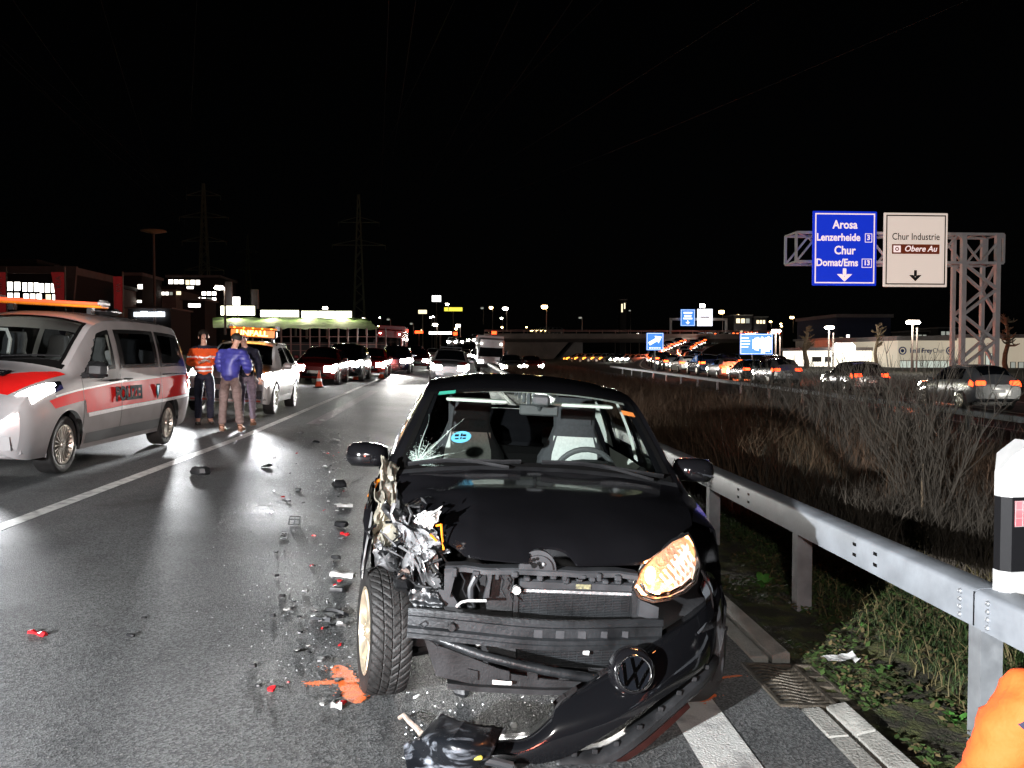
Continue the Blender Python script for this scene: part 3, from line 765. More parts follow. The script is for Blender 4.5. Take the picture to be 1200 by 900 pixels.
for sg in (1, -1):
    b.grid([[inner(.43 + .49 * v, sg * (.955 + .0 * v) + sg * u * .13, .022) for u in (-.3, 0, .5, 1.0)] for v in [i / 10 for i in range(11)]])   # A pillar
    b.grid([[inner(yy, sg * tt, .03) for tt in [1 + i / 6 for i in range(7)]] for yy in (1.55, 1.6, 1.66)])                        # B pillar
    b.grid([[inner(yy, sg * tt, .03) for tt in [1 + i / 6 for i in range(7)]] for yy in (2.34, 2.5, 2.64)])
    b.grid([[inner(yy, sg * tt, .05) for tt in (2.02, 2.3, 2.8, 3.4)] for yy in [.7 + .12 * i for i in range(15)]])
b.build('headlining', 'headlining', wr)
for x in (-.36, .36):   # sun visors
    b = mb(); b.cbox((x * .88, 1.10, 1.335), (.36, .14, .018), T=None, b=.3); b.build('sun_visor', 'headlining', wr)
b = mb(); c = V(.05, .99, 1.30); b.cbox(c, (.23, .03, .065), b=.3); b.tube([c + V(0, -.01, 0), c + V(0, -.06, .075)], .012, 6); b.cbox(c + V(0, -.09, .06), (.10, .05, .07), b=.3)
mo = b.build('rear_view_mirror', 'dash', wr); 
b = mb(); b.cbox((0.05, 1.008, 1.30), (.21, .004, .052), b=.3); b.build('mirror_glass', 'chrome', mo)
b = mb(); b.box(-.78, .4, .19, .78, 2.85, .22); b.box(-.75, .42, .22, .75, .44, .9); b.build('floor_pan', 'black_plastic', wr)
b = mb(); b.cbox((.66, .90, .97), (.05, .04, .07), b=.3); b.tube([(.66, .90, .94), (.64, .86, .9)], .012, 6); b.build('phone_holder', 'dash', wr)
# wheels
wheel(wr, -.725, 0.0, .29, .29, .178, -1, rim_r=.195, spokes=7, steer=R(13), rim_m='alloy_dusty', tread=True)
wheel(wr, .71, 0.02, .29, .29, .178, 1, rim_r=.195, spokes=7, steer=R(10), rim_m='alloy_dusty')
wheel(wr, -.71, 2.42, .29, .29, .178, -1, rim_r=.195, spokes=7, rim_m='alloy_dusty'); wheel(wr, .71, 2.42, .29, .29, .178, 1, rim_r=.195, spokes=7, rim_m='alloy_dusty')
# ---------------------------------------------------------------- engine bay front
# helper: wreck-local point from photo pixel at car depth y (road distance WY + y)
_iw = (Matrix.Translation(wr.location) @ Euler((0, BANK, 0)).to_matrix().to_4x4()).inverted()
def L(px, py, yl): return _iw @ at(px, py, WY + yl)
# radiator with fins
b = mb(); p0, p1 = L(608, 692, -.33), L(737, 784, -.33); z0, z1 = p1.z, p0.z; x0, x1 = p0.x, p1.x
b.box(x0, -.33, z0, x1, -.30, z1); rad = b.build('radiator', 'black_plastic', wr)
b = mb(); nf = 46
for i in range(nf):
    z = z0 + .006 + (z1 - z0 - .012) * i / (nf - 1); b.box(x0 + .004, -.338, z - .0018, x1 - .004, -.33, z + .0018)
for i in range(14):
    x = x0 + (x1 - x0) * (i + .5) / 14; b.box(x - .0015, -.336, z0 + .003, x + .0015, -.331, z1 - .003)
o = b.build('cooling_fin', 'dark_metal', rad, smooth=False); o['kind'] = 'stuff'
b = mb(); b.box(x0 - .022, -.345, z0 - .01, x0 - .001, -.30, z1 + .012); b.build('radiator_tank', 'black_plastic', rad)
b = mb(); b.box(x1 + .001, -.345, z0 - .01, x1 + .025, -.30, z1 + .012); b.build('radiator_tank', 'black_plastic', rad)
b = mb(); b.box(x0 + .02, -.352, z1 + .001, x1 - .01, -.30, z1 + .013); b.build('radiator_rail', 'bare_metal', rad)
b = mb(); b.cbox(((x0 + x1) / 2 + .01, -.33, z1 + .036), (x1 - x0 + .02, .07, .044), b=.2)
for i in range(9): b.cbox((x0 + .03 + i * (x1 - x0 - .05) / 8, -.36, z1 + .062 + .006 * (i % 3)), (.028, .04, .022 + .012 * (i % 2)), b=.25)
b.build('lock_carrier', 'grey_plastic', wr)
b = mb(); b.box((x0 + x1) / 2 - .01, -.372, z1 + .028, (x0 + x1) / 2 + .055, -.367, z1 + .048); b.build('data_label', mat('data_label', (.28, .26, .14), .5, col2=(.05, .05, .04), nscale=90), wr)
# lock carrier running across under the bonnet edge
b = mb(); pa, pb = L(522, 662, -.45), L(745, 670, -.45)
sweep_pts = [pa.lerp(pb, i / 10) + V(0, .012 * math.sin(i * 1.7), .003 * math.sin(i * 2.3)) for i in range(11)]
b.rings([[p + V(0, dy, dz) for dy, dz in ((0, .006), (-.03, .004), (-.038, -.004), (-.038, -.022), (-.02, -.026), (0, -.03), (.03, -.03), (.03, .006))] for p in sweep_pts])
for i, (u, w_, h_) in enumerate(((.05, .02, .04), (.16, .03, .02), (.27, .016, .05), (.36, .03, .03), (.62, .02, .04), (.71, .034, .02), (.80, .018, .035), (.9, .03, .03))):
    q = pa.lerp(pb, u); b.cbox((q.x, q.y - .03, q.z - .02), (w_, .03, h_), b=.2)
b.build('slam_panel', 'grey_plastic', wr)
# badge bracket rising through the notch of the bonnet
b = mb(); c = L(630, 668, -.50); prof = [(math.cos(a) * .078, math.sin(a) * .082) for a in [math.pi * i / 16 for i in range(17)]]
b.prism([V(c.x + x, -.50, c.z + z) for x, z in prof], (0, 0, 0), (0, .03, 0))
b.prism([V(c.x + x * .8, -.512, c.z + z * .72 + .004) for x, z in prof], (0, 0, 0), (0, .012, 0))
brk = b.build('badge_bracket', 'grey_plastic', wr)
b = mb()
for dx, dz, r_ in ((-.02, .045, .008), (-.005, .05, .007), (-.018, .022, .012), (.002, .03, .009), (.012, .018, .01), (-.03, .03, .006)): b.cyl((c.x + dx, -.516, c.z + dz), (c.x + dx, -.505, c.z + dz), r_, n=8)
b.build('bracket_hole', 'frit', brk)
b = mb(); b.ball((c.x + .022, -.515, c.z + .028), .009, 8); b.build('bolt', 'bare_metal', brk)
# transverse crash beam
def sweep(b, pts, prof, mi=0):
    rs = [[p + V(0, dy, dz) for dy, dz in prof] for p in pts]; b.rings(rs, mi)
b = mb(); A, B_ = L(478, 728, -.46), L(775, 742, -.44); pts = []
for i in range(17):
    u = i / 16; p = A.lerp(B_, u); p.y -= .075 * (1 - (2 * u - 1) ** 2); p.z += .004 * math.sin(u * 9); pts.append(p)
sweep(b, pts, [(0, .062), (-.02, .062), (-.026, .050), (-.026, .036), (-.010, .026), (-.010, -.012), (-.026, -.02), (-.026, -.036), (-.03, -.040), (-.03, -.058), (0, -.062)])
beam = b.build('crash_beam', 'dark_metal', wr, angle=25)
b = mb()
for i in range(5):
    u = .50 + i * .085; p = A.lerp(B_, u); p.y -= .075 * (1 - (2 * u - 1) ** 2) + .0115; b.box(p.x - .018, p.y, p.z - .018, p.x + .018, p.y + .004, p.z + .016)
b.build('beam_tab', 'grey_plastic', beam)['kind'] = 'stuff'
b = mb(); q = A.lerp(B_, .17); q.y -= .05; b.tube([q + V(0, 0, .006), q + V(0, -.03, .006)], [.018, .015], 12); b.build('tow_socket', 'black_plastic', beam)
b = mb(); q = A.lerp(B_, .06); b.tube([q + V(-.02, -.035, 0), q + V(.005, -.035, .016), q + V(.02, -.035, .004), q + V(0, -.035, -.012), q + V(-.02, -.035, 0)], .003, 5); b.build('wire_tangle', 'grey_plastic', beam)
# lower curved cross tube and splitter plates under the beam
b = mb(); pts = [L(px, py, yy) for px, py, yy in ((492, 744, -.42), (510, 748, -.45), (535, 757, -.48), (565, 768, -.5), (600, 777, -.52), (640, 786, -.53), (690, 794, -.53), (730, 798, -.50), (768, 790, -.42))]
b.tube(pts, [.012, .017, .018, .019, .019, .02, .02, .018, .014], 10); b.build('lower_cross_tube', 'dark_metal', wr, angle=60)
b = mb()
def plate(b, pxs, y0, th=.012, mi=0):
    b.prism([L(px, py, y0 + (q[0] if q else 0)) for px, py, *q in pxs], (0, 0, 0), (0, th, 0), mi)
plate(b, ((513, 757), (524, 760), (560, 774), (600, 790), (640, 796), (690, 800), (724, 800), (722, 806), (640, 808), (560, 803), (510, 792)), -.47)
plate(b, ((496, 745), (512, 757), (516, 790), (511, 792)), -.40)
for px in (548, 585, 618, 655, 690): plate(b, ((px, 784), (px + 12, 787), (px + 12, 797), (px, 797)), -.482, .01)
b.build('undertray', 'black_plastic', wr)
b = mb(); plate(b, ((524, 801), (560, 805), (640, 809), (722, 808), (720, 813), (640, 815), (560, 811), (524, 807)), -.50, .10); b.build('undertray_lip', 'black_plastic', wr)
b = mb(); plate(b, ((577, 797), (600, 799), (599, 803), (577, 802)), -.505, .004); b.build('broken_lamp_glass', 'white_foam', wr)
b = mb()  # bay backing: dark inner panels and boxes at differing depth
plate(b, ((500, 660), (700, 668), (745, 690), (745, 800), (520, 795), (470, 700)), -.10, .02); b.build('engine_bulkhead', mat('bay_black', (.008, .008, .009), .8), wr)  # bulkhead in one plain near-black colour
for pl_, y_, t_ in ((((575, 668), (603, 668), (600, 716), (570, 716), (570, 690)), -.34, .12), (((560, 742), (603, 742), (605, 775), (575, 768)), -.38, .1), (((741, 692), (752, 700), (766, 716), (766, 735), (741, 735)), -.38, .06)): b = mb(); plate(b, pl_, y_, t_); b.build('air_duct', 'black_plastic', wr, angle=20)
b = mb(); plate(b, ((750, 703), (772, 712), (771, 728), (748, 722)), -.44, .03); b.build('bracket', 'grey_plastic', wr)
for pl_, y_, t_ in ((((521, 668), (530, 660), (536, 664), (527, 700), (520, 700)), -.42, .03), (((514, 690), (528, 694), (540, 712), (514, 710)), -.40, .03), (((568, 662), (577, 668), (573, 700), (566, 702), (572, 680)), -.41, .04)): b = mb(); plate(b, pl_, y_, t_); b.build('headlamp_bracket', 'grey_plastic', wr)
b = mb(); b.tube([L(px, py, -.30) for px, py in ((566, 668), (557, 676), (551, 688), (551, 702), (553, 712))], .018, 10); b.build('coolant_hose', 'grey_plastic', wr)
b = mb(); b.tube([L(px, py, -.47) for px, py in ((535, 711), (540, 706), (548, 704), (570, 704))], .006, 8); b.build('white_pipe', 'white_plastic', wr)
b = mb(); q = L(605, 690, -.36); b.cyl(q, q + V(0, -.03, 0), .018, n=12); b.cyl(q + V(-.028, -.02, -.004), q + V(.0, -.02, -.004), .008, n=8); b.build('radiator_cap', 'white_plastic', wr)
b = mb(); q = L(558, 747, -.42); b.cyl(q, q + V(.012, -.02, -.03), .011, n=8); b.build('hose_clip', 'white_plastic', wr)
for px, py in ((540, 672), (556, 665), (585, 672), (595, 678)):
    b = mb(); q = L(px, py, -.40); b.tube([q, q + V(.02, 0, -.03), q + V(.012, .01, -.07), q + V(.03, .0, -.1)], .004, 5); b.build('wire', 'black_plastic', wr)
b = mb(); plate(b, ((688, 752), (702, 752), (702, 763), (688, 762)), -.36, .02); b.build('sensor', 'black_plastic', wr)
b = mb(); plate(b, ((684, 762), (691, 763), (690, 768), (683, 767)), -.37, .012); b.build('sensor_plug', 'white_plastic', wr)
# ---------------------------------------------------------------- torn front corner
def crumple(name, corners, m, amp=.05, fr=7., n=16, seed=0, th=.004, par=wr, label=None):
    """bent sheet between four local corners, with long creased folds"""
    a, b_, c, d = corners; Pt = []; n = int(n * 1.5); ang = seed * .7; ca, sa = math.cos(ang), math.sin(ang)
    for i in range(n + 1):
        row = []
        for j in range(n + 1):
            u, v = j / n, i / n; edge = 1 + .0
            du, dv = .10 * vnoise(v * 5, seed, 1), .10 * vnoise(u * 5, seed, 2)
            uu, vv = u + du * (1 - abs(2 * u - 1) * .2), v + dv
            p = a * (1 - uu) * (1 - vv) + b_ * uu * (1 - vv) + c * uu * vv + d * (1 - uu) * vv
            s_, t_ = (u * ca + v * sa), (-u * sa + v * ca)
            ridge = 1 - abs(vnoise(s_ * fr * .75, t_ * fr * .22, seed)) * 2.4      # sharp creases running one way
            ridge2 = 1 - abs(vnoise(s_ * fr * .3, t_ * fr * .7, seed + 50)) * 2.4
            q = V(vnoise(u * fr * .4, v * fr * .4, seed + 9), vnoise(u * fr * .35, v * fr * .35, seed + 21), vnoise(u * fr * .4, v * fr * .4, seed + 13))
            row.append(p + q * amp * .9 + V(.25, -1, .55) * (ridge * .65 + ridge2 * .35 - .3) * amp * .85)
        Pt.append(row)
    bb = mb(); bb.grid(Pt)
    o = bb.build(name, m, par, angle=40, label=label)
    s = o.modifiers.new('thick', 'SOLIDIFY'); s.thickness = th; s.offset = 0
    return o
crumple('crumpled_bonnet_corner', (L(452, 588, -.0), L(498, 610, -.22), L(520, 650, -.30), L(470, 645, -.15)), 'torn_metal', .07, 6, 22, 1)
crumple('torn_sheet', (L(458, 640, -.15), L(505, 640, -.32), L(512, 690, -.36), L(470, 690, -.2)), 'torn_metal', .075, 7, 22, 5)
crumple('torn_sheet', (L(438, 575, .10), L(462, 566, .2), L(468, 640, -.05), L(436, 650, .0)), 'primer', .05, 6, 18, 11)
crumple('torn_sheet', (L(470, 615, -.2), L(515, 630, -.32), L(500, 665, -.36), L(476, 660, -.3)), 'bare_metal', .06, 9, 20, 17)
crumple('torn_sheet', (L(437, 640, -.08), L(470, 640, -.12), L(485, 670, -.25), L(440, 665, -.1)), 'torn_metal', .05, 8, 16, 23)
crumple('inner_wing', (L(452, 640, .05), L(520, 640, -.1), L(522, 700, -.1), L(470, 690, .0)), 'black_plastic', .05, 6, 14, 29)
crumple('pillar_base', (L(446, 535, .36), L(466, 545, .38), L(462, 590, .22), L(442, 585, .25)), 'primer', .035, 6, 12, 31)
crumple('fender_remnant', (L(434, 570, .12), L(445, 558, .3), L(432, 650, .12), L(422, 660, .02)), 'black_paint', .03, 5, 14, 37)
crumple('torn_foam', (L(484, 606, -.28), L(512, 597, -.33), L(515, 614, -.36), L(492, 618, -.34)), 'white_foam', .035, 9, 14, 41)
crumple('chassis_leg_plate', (L(480, 690, -.38), L(515, 692, -.40), L(520, 716, -.43), L(482, 718, -.40)), 'dark_metal', .02, 5, 12, 43)
for px, py in ((485, 693), (497, 692)):
    b = mb(); q = L(px, py, -.45); b.ball(q, .011, 8, sc3=(1, .5, 1)); b.build('bolt', 'bare_metal', wr)
# headlamp tunnel: pale frame ring
b = mb()
for k, (pts, r_) in enumerate((
    ([(497, 635), (512, 642), (523, 658), (528, 675), (520, 688), (505, 690), (490, 684)], .012),
    ([(452, 612), (470, 612), (482, 620), (500, 626), (512, 634)], .011),
    ([(462, 590), (458, 602), (462, 612), (478, 616), (482, 602), (478, 592)], .008),
    ([(478, 593), (492, 592), (495, 604), (486, 610)], .008),
    ([(442, 632), (450, 642), (470, 652), (482, 664), (484, 680)], .009),
    ([(448, 648), (456, 664), (470, 672), (482, 676)], .009),
    ([(446, 622), (456, 632), (464, 640)], .007),
    ([(474, 672), (488, 686), (506, 690)], .012),
    ([(468, 640), (480, 648), (490, 664), (496, 684)], .008))):
    b = mb(); b.tube([L(px, py, -.25 - .012 * k + .02 * math.sin(i * 2 + k)) for i, (px, py) in enumerate(pts)], [r_ * (1 + .4 * math.sin(i * 3 + k)) for i in range(len(pts))], 6, flat=.45)
    b.build('bent_strip', 'bare_metal' if k % 2 == 0 else 'torn_metal', wr, angle=40)
b = mb()
for pts in ([(490, 650), (505, 660), (518, 655)], [(492, 668), (505, 660), (514, 672)], [(500, 646), (497, 668)]): b.tube([L(px, py, -.34) for px, py in pts], .006, 6)
b.build('lamp_rib', 'black_plastic', wr)
b = mb(); plate(b, ((502, 650), (513, 650), (514, 672), (502, 671)), -.31, .04); b.build('washer_bottle', 'white_plastic', wr)
b = mb(); b.cyl(L(472, 676, -.2), L(474, 672, -.28), .03, .024, 10); b.build('damper_cap', 'rust_post', wr)
# loose fender edge trim hanging down outside the wheel
b = mb(); b.tube([L(px, py, yy) for px, py, yy in ((441, 576, .2), (432, 592, .1), (430, 610, .02), (433, 628, -.03), (430, 645, -.06), (426, 662, -.08), (424, 678, -.1))], [.012, .018, .02, .018, .016, .014, .008], 7, flat=.5); b.build('arch_edge', 'black_paint', wr)
b = mb(); b.tube([L(px, py, yy) for px, py, yy in ((436, 600, .0), (433, 620, -.04), (428, 645, -.08), (424, 668, -.1))], [.004, .006, .005, .003], 5); b.build('arch_trim', 'bare_metal', wr)
for pts in ([(438, 572, .2), (441, 566, .22), (444, 562, .24)], [(432, 582, .15), (434, 578, .16), (437, 575, .17)]):
    b = mb(); b.tube([L(*q) for q in pts], .010, 6, flat=.6); b.build('side_indicator', 'amber_plastic', wr)
for pts in ([(517, 614, -.36), (518, 628, -.37), (520, 644, -.37)], [(511, 616, -.35), (517, 615, -.36)], [(504, 626, -.36), (512, 634, -.36)]):
    b = mb(); b.tube([L(*q) for q in pts], .0075, 6, flat=.7); b.build('indicator_shard', 'amber_plastic', wr)
r3 = random.Random(12)
b = mb()
for k in range(18):
    px, py = r3.uniform(440, 522), r3.uniform(585, 700); yy = r3.uniform(-.34, -.12)
    if px < 470 and py > 660: continue
    p = L(px, py, yy); q = p + V(r3.uniform(-.06, .06), r3.uniform(-.05, .02), r3.uniform(-.05, .05)); mm_ = (p + q) / 2 + V(r3.uniform(-.03, .03), -.03, r3.uniform(-.03, .03))
    b.tube([p, mm_, q], r3.uniform(.003, .007), 5)
b.build('wire_loom', 'black_plastic', wr)['kind'] = 'stuff'
b = mb()
for k in range(28):
    px, py = r3.uniform(440, 520), r3.uniform(575, 690)
    if px < 470 and py > 655: continue
    p = L(px, py, r3.uniform(-.4, -.15)); s_ = r3.uniform(.008, .028)
    t1, t2 = [V(r3.uniform(-1, 1), r3.uniform(-1, 1), r3.uniform(-1, 1)) * s_ for _ in range(2)]; b.add([p, p + t1, p + t1 * .6 + t2, p + t2], [(0, 1, 2, 3)])
o = b.build('metal_splinter', 'torn_metal', wr, smooth=False); o['kind'] = 'stuff'
b = mb()  # suspension and drive shaft seen beside the wheel
b.tube([(-.62, .0, .30), (-.3, .05, .34)], .022, 8); b.tube([(-.60, -.04, .20), (-.28, .05, .24)], .025, 8); b.box(-.42, -.2, .28, -.34, .3, .36); b.build('suspension_arm', 'dark_metal', wr)
# ---------------------------------------------------------------- headlight on the sound side
hl = empty('headlight', L(782, 664, -.40)); hl.parent = wr; o0 = hl.location
def HL(px, py, yl): return L(px, py, yl) - o0
# reflector housing, bulbs, clear lens
out = [(743, 688, -.47), (752, 668, -.46), (768, 650, -.43), (788, 634, -.36), (806, 626, -.28), (812, 636, -.30), (817, 650, -.33), (820, 662, -.36), (815, 682, -.42), (803, 693, -.46), (784, 702, -.49), (766, 705, -.50), (750, 700, -.49)]
rim_ = [HL(*p) for p in out]; cen = sum(rim_, V(0, 0, 0)) / len(rim_)
def inset(k, dy): return [cen + (p - cen) * k + V(0, dy, 0) for p in rim_]
b = mb(); b.rings([inset(1.0, 0), inset(.95, .06), inset(.8, .12), inset(.55, .15), inset(.1, .16), inset(.002, .16)], cap=False)
M['reflector'] = mat('reflector', (.85, .80, .75), .3, .35, bump=1.0, bscale=38)
b.build('reflector', 'reflector', hl, angle=30)
b = mb(); b.rings([inset(1.0, 0), inset(.90, .02), inset(.86, .03)], cap=False); b.tube([inset(.8, -.0)[i] for i in (0, 12, 11, 10, 9, 8)], .010, 8); b.build('lamp_bezel', 'chrome', hl)
b = mb(); b.rings([inset(1.02, .0), inset(1.0, -.012), inset(.9, -.03), inset(.65, -.046), inset(.3, -.055), inset(.02, -.057)], cap=False); b.build('lens', 'clear', hl, angle=80)
b = mb(); b.rings([inset(1.03, .02), inset(1.06, .008), inset(1.04, -.006), inset(.985, -.006)], cap=False); b.build('lens_edge', 'black_plastic', hl)
b = mb()
def bowl(c, r_, d):
    b.lathe([(r_, 0), (r_ * .95, d * .3), (r_ * .75, d * .7), (r_ * .4, d * .95), (.01, d)], c, (0, 1, 0), 20)
for i_ in range(7):
    u_ = i_ / 6; p_ = HL(782 + 26 * u_, 684 - 34 * u_, -.40 + .07 * u_); b.bar(p_ + V(-.035, .0, .04), p_ + V(.03, 0, -.03), .004, .012)
b.build('lamp_rib', 'reflector', hl, smooth=False)['kind'] = 'stuff'
M['bulb_warm'] = glow('bulb_warm', (1, .36, .10), 8); M['bulb_pale'] = glow('bulb_pale', (1, .55, .26), 14)
b = mb(); b.ball(HL(762, 674, -.43), .030, 12, sc3=(.8, .6, 1.3)); b.build('bulb', 'bulb_pale', hl)
b = mb(); b.ball(HL(772, 694, -.46), .012, 10); b.ball(HL(783, 686, -.40), .010, 10); b.build('indicator_bulb', 'bulb_warm', hl)
b = mb(); b.grid([[HL(px, py, yy) for px, py, yy in ((827, 668, -.28), (835, 690, -.30), (842, 715, -.30), (838, 735, -.32))], [HL(px, py, yy) for px, py, yy in ((820, 690, -.42), (826, 700, -.44), (830, 725, -.45), (822, 742, -.46))]]); 
cl = b.build('bumper_corner', 'black_paint', wr); cl.location = o0
lw = (Matrix.Translation(wr.location) @ Euler((0, BANK, 0)).to_matrix().to_4x4())
point('headlight_bulb', lw @ L(774, 672, -.465), 4.5, (1, .32, .10), .02)
# fender front behind the bumper edge with its orange-lit rim
b = mb(); b.tube([L(px, py, yy) for px, py, yy in ((822, 668, -.33), (832, 690, -.33), (835, 710, -.35), (831, 728, -.38), (818, 742, -.42))], .006, 6); b.build('bumper_edge', 'chrome' if False else 'grey_plastic', wr)
# ---------------------------------------------------------------- hanging bumper
T_ = [(840, 680, -.18), (838, 700, -.24), (818, 722, -.34), (795, 738, -.42), (765, 757, -.50), (735, 778, -.55), (690, 806, -.60), (655, 829, -.64), (646, 846, -.66), (618, 868, -.67), (585, 872, -.66), (560, 880, -.64)]
M_ = [(846, 705, -.16), (845, 728, -.22), (832, 752, -.40), (810, 770, -.52), (780, 790, -.62), (742, 815, -.67), (695, 842, -.70), (655, 864, -.71), (634, 874, -.71), (612, 882, -.705), (588, 887, -.69), (560, 890, -.66)]
B2 = [(846, 735, -.16), (842, 752, -.22), (828, 776, -.42), (806, 795, -.53), (770, 820, -.63), (730, 846, -.68), (685, 874, -.69), (655, 888, -.69), (634, 893, -.69), (612, 896, -.685), (588, 897, -.675), (562, 897, -.65)]
rows = []
for t_, m_, b_ in zip(T_, M_, B2):
    t, m, q = L(*t_), L(*m_), L(*b_)
    fl = t + V(0, .085, -.006)
    row = [fl, t + V(0, .012, 0)]
    for i in range(9):
        u = i / 8; m = m.lerp((t + q) * .5, .42) if i == 0 else m; c2 = m * 2 - (t + q) * .5; p = t * (1 - u)**2 + c2 * 2 * u * (1 - u) + q * u * u
        row.append(p)
    row.append(q + V(0, .05, 0)); rows.append(row)
# smooth subdivision along the length
def resample(rows, k):
    out = []
    n = len(rows)
    for i in range(n - 1):
        for s_ in range(k):
            u = s_ / k; r0, r1, r2_, r3_ = rows[max(0, i - 1)], rows[i], rows[i + 1], rows[min(n - 1, i + 2)]
            out.append([(b1 * 2 + (c1 - a1) * u + (a1 * 2 - b1 * 5 + c1 * 4 - d1) * u * u + (b1 * 3 - a1 - c1 * 3 + d1) * u**3) * .5 for a1, b1, c1, d1 in zip(r0, r1, r2_, r3_)])
    out.append(rows[-1]); return out
rows = resample(rows, 4)
M['scuffed_bumper'] = mat('scuffed_bumper', (.004, .0042, .005), .10, 0, col2=(.012, .013, .015), nscale=9.0, thr=(.66, .95), coat=.15)
b = mb(); b.grid(rows); bump = b.build('front_bumper', 'scuffed_bumper', wr, angle=45); s_ = bump.modifiers.new('thick', 'SOLIDIFY'); s_.thickness = .006; s_.offset = -1
# lower spoiler with clip teeth
lip = [(848, 742, -.12), (846, 764, -.22), (826, 797, -.42), (806, 816, -.50), (780, 840, -.56), (748, 868, -.61), (712, 892, -.64), (680, 899, -.66), (650, 902, -.67)]
lp = [L(*p) for p in lip]; rows = resample([[p + V(0, dy, dz) for dy, dz in ((.06, .055), (.0, .05), (-.022, .03), (-.026, .006), (-.012, -.012), (.05, -.016))] for p in lp], 4)
b = mb(); b.grid(rows); l_o = b.build('lower_spoiler', 'black_plastic', bump, angle=40); s_ = l_o.modifiers.new('thick', 'SOLIDIFY'); s_.thickness = .005
b = mb()
for i in range(2, len(rows) - 2, 3):
    p = rows[i][1]; b.cbox(p + V(0, -.012, .012), (.022, .012, .02), b=.2)
b.build('spoiler_clip', 'black_plastic', bump)
b = mb(); rs_ = resample([[L(px, py, yy - .02), L(px + 4, py + 7, yy - .022)] for px, py, yy in ((805, 822, -.50), (780, 846, -.56), (750, 872, -.61), (722, 890, -.64))], 4); b.grid(rs_); b.build('reflector_strip', mat('dull_red', (.018, .005, .004), .3, noise=.3, nscale=30), bump)
# round badge with V over W
bd = empty('badge', L(743, 789, -.69)); bd.parent = bump
nrm = V(.05, -.97, .24).normalized(); ux = V(1, 0, -.20); ux = (ux - nrm * ux.dot(nrm)).normalized(); uy = nrm.cross(ux) * -1
if uy.z < 0: uy = -uy
def BP(x, y_, h=0): return ux * x + uy * y_ + nrm * h
b = mb(); b.rings([[BP(.086 * math.cos(a) * k, .086 * math.sin(a) * k + .006, h) for a in [2 * math.pi * j / 28 for j in range(28)]] for k, h in ((1.12, -.05), (1.0, -.008), (.9, .0), (.5, .002))]); b.build('badge_pod', 'black_paint', bd, angle=60)
rb = .071
b = mb(); b.rings([[BP(rb * k * math.cos(a), rb * k * math.sin(a), h) for a in [2 * math.pi * j / 40 for j in range(40)]] for k, h in ((1.0, .0), (1.0, .007), (.96, .0095), (.90, .007), (.89, .0))], cap=False); b.build('badge_ring', 'chrome', bd, angle=60)
b = mb(); b.add([BP(rb * .9 * math.cos(a), rb * .9 * math.sin(a), .0035) for a in [2 * math.pi * j / 30 for j in range(30)]], [tuple(range(30))]); b.build('badge_ground', 'black_glass', bd)
b = mb()
def stroke(p, q, w_=.0115):
    p, q = Vector((*p, 0)), Vector((*q, 0)); d = (q - p).normalized(); nn = V(-d.y, d.x, 0) * w_ / 2
    c4 = [p + nn, p - nn, q - nn, q + nn]; b.rings([[BP(c.x, c.y, h) for c in c4] for h in (.0035, .009)])
s1 = rb * .92
for p, q in (((-.36, .85), (0, .08)), ((.36, .85), (0, .08)), ((-.80, .46), (-.38, -.80)), ((-.38, -.80), (0, .02)), ((0, .02), (.38, -.80)), ((.38, -.80), (.80, .46))): stroke((p[0] * s1, p[1] * s1), (q[0] * s1, q[1] * s1))
b.build('badge_letters', 'chrome', bd, smooth=False)
# ---------------------------------------------------------------- torn black panel lying on the road in front
pn = empty('broken_bumper_piece', og(530, 862), (0, 0, 0), 'scuffed black torn bumper piece lying on the road before the wreck', 'debris')
ip = Matrix.Translation(-pn.location)
def G(px, py, h): 
    q = og(px, py); d = Vector((0, 0, CZ)) - q; return ip @ (q + d * (h / (CZ - q.z)))
rowsP = []
for tp in (((516, 834, .10), (486, 868, .05), (473, 872, .03), (478, 905, .0)), ((523, 838, .13), (500, 862, .11), (492, 880, .05), (500, 905, .0)), ((545, 846, .15), (530, 868, .14), (525, 888, .08), (530, 905, .01)), ((568, 850, .14), (556, 872, .13), (552, 890, .08), (556, 905, .01)), ((590, 853, .11), (582, 872, .10), (576, 886, .07), (570, 897, .02))):
    rowsP.append([G(px, py, h + .01) for px, py, h in tp])
rowsP = resample(rowsP, 5); rowsP = [list(c) for c in zip(*resample([list(c) for c in zip(*rowsP)], 5))]
for i, r_ in enumerate(rowsP):
    for j, p in enumerate(r_):
        p += V(0, 0, .004 * vnoise(i * .3, j * .3, 2) + .0015 * vnoise(i * .9, j * .9, 4) + .006 * (abs((i % 7) - 3) < 1))
b = mb(); b.grid(rowsP); o = b.build('torn_skin', 'scuffed', pn, angle=35); s_ = o.modifiers.new('thick', 'SOLIDIFY'); s_.thickness = .005
b = mb(); b.tube([G(px, py, h) for px, py, h in ((520, 902, .02), (527, 892, .05), (540, 888, .06), (560, 889, .06), (580, 893, .05), (600, 898, .03))], .018, 8); b.build('torn_strut', 'grey_plastic', pn)
b = mb(); b.cbox(G(558, 888, .09), (.05, .02, .015), b=.3); b.build('yellow_clip', mat('yellow_clip', (.6, .5, .08), .5), pn)
b = mb(); b.tube([G(px, py, h) for px, py, h in ((467, 842, .02), (473, 838, .03), (480, 846, .035), (488, 853, .04), (494, 860, .04))], [.008, .010, .011, .012, .014], 7); b.build('torn_bracket', mat('bracket_pink', (.45, .36, .30), .5, noise=.3, nscale=30), pn)
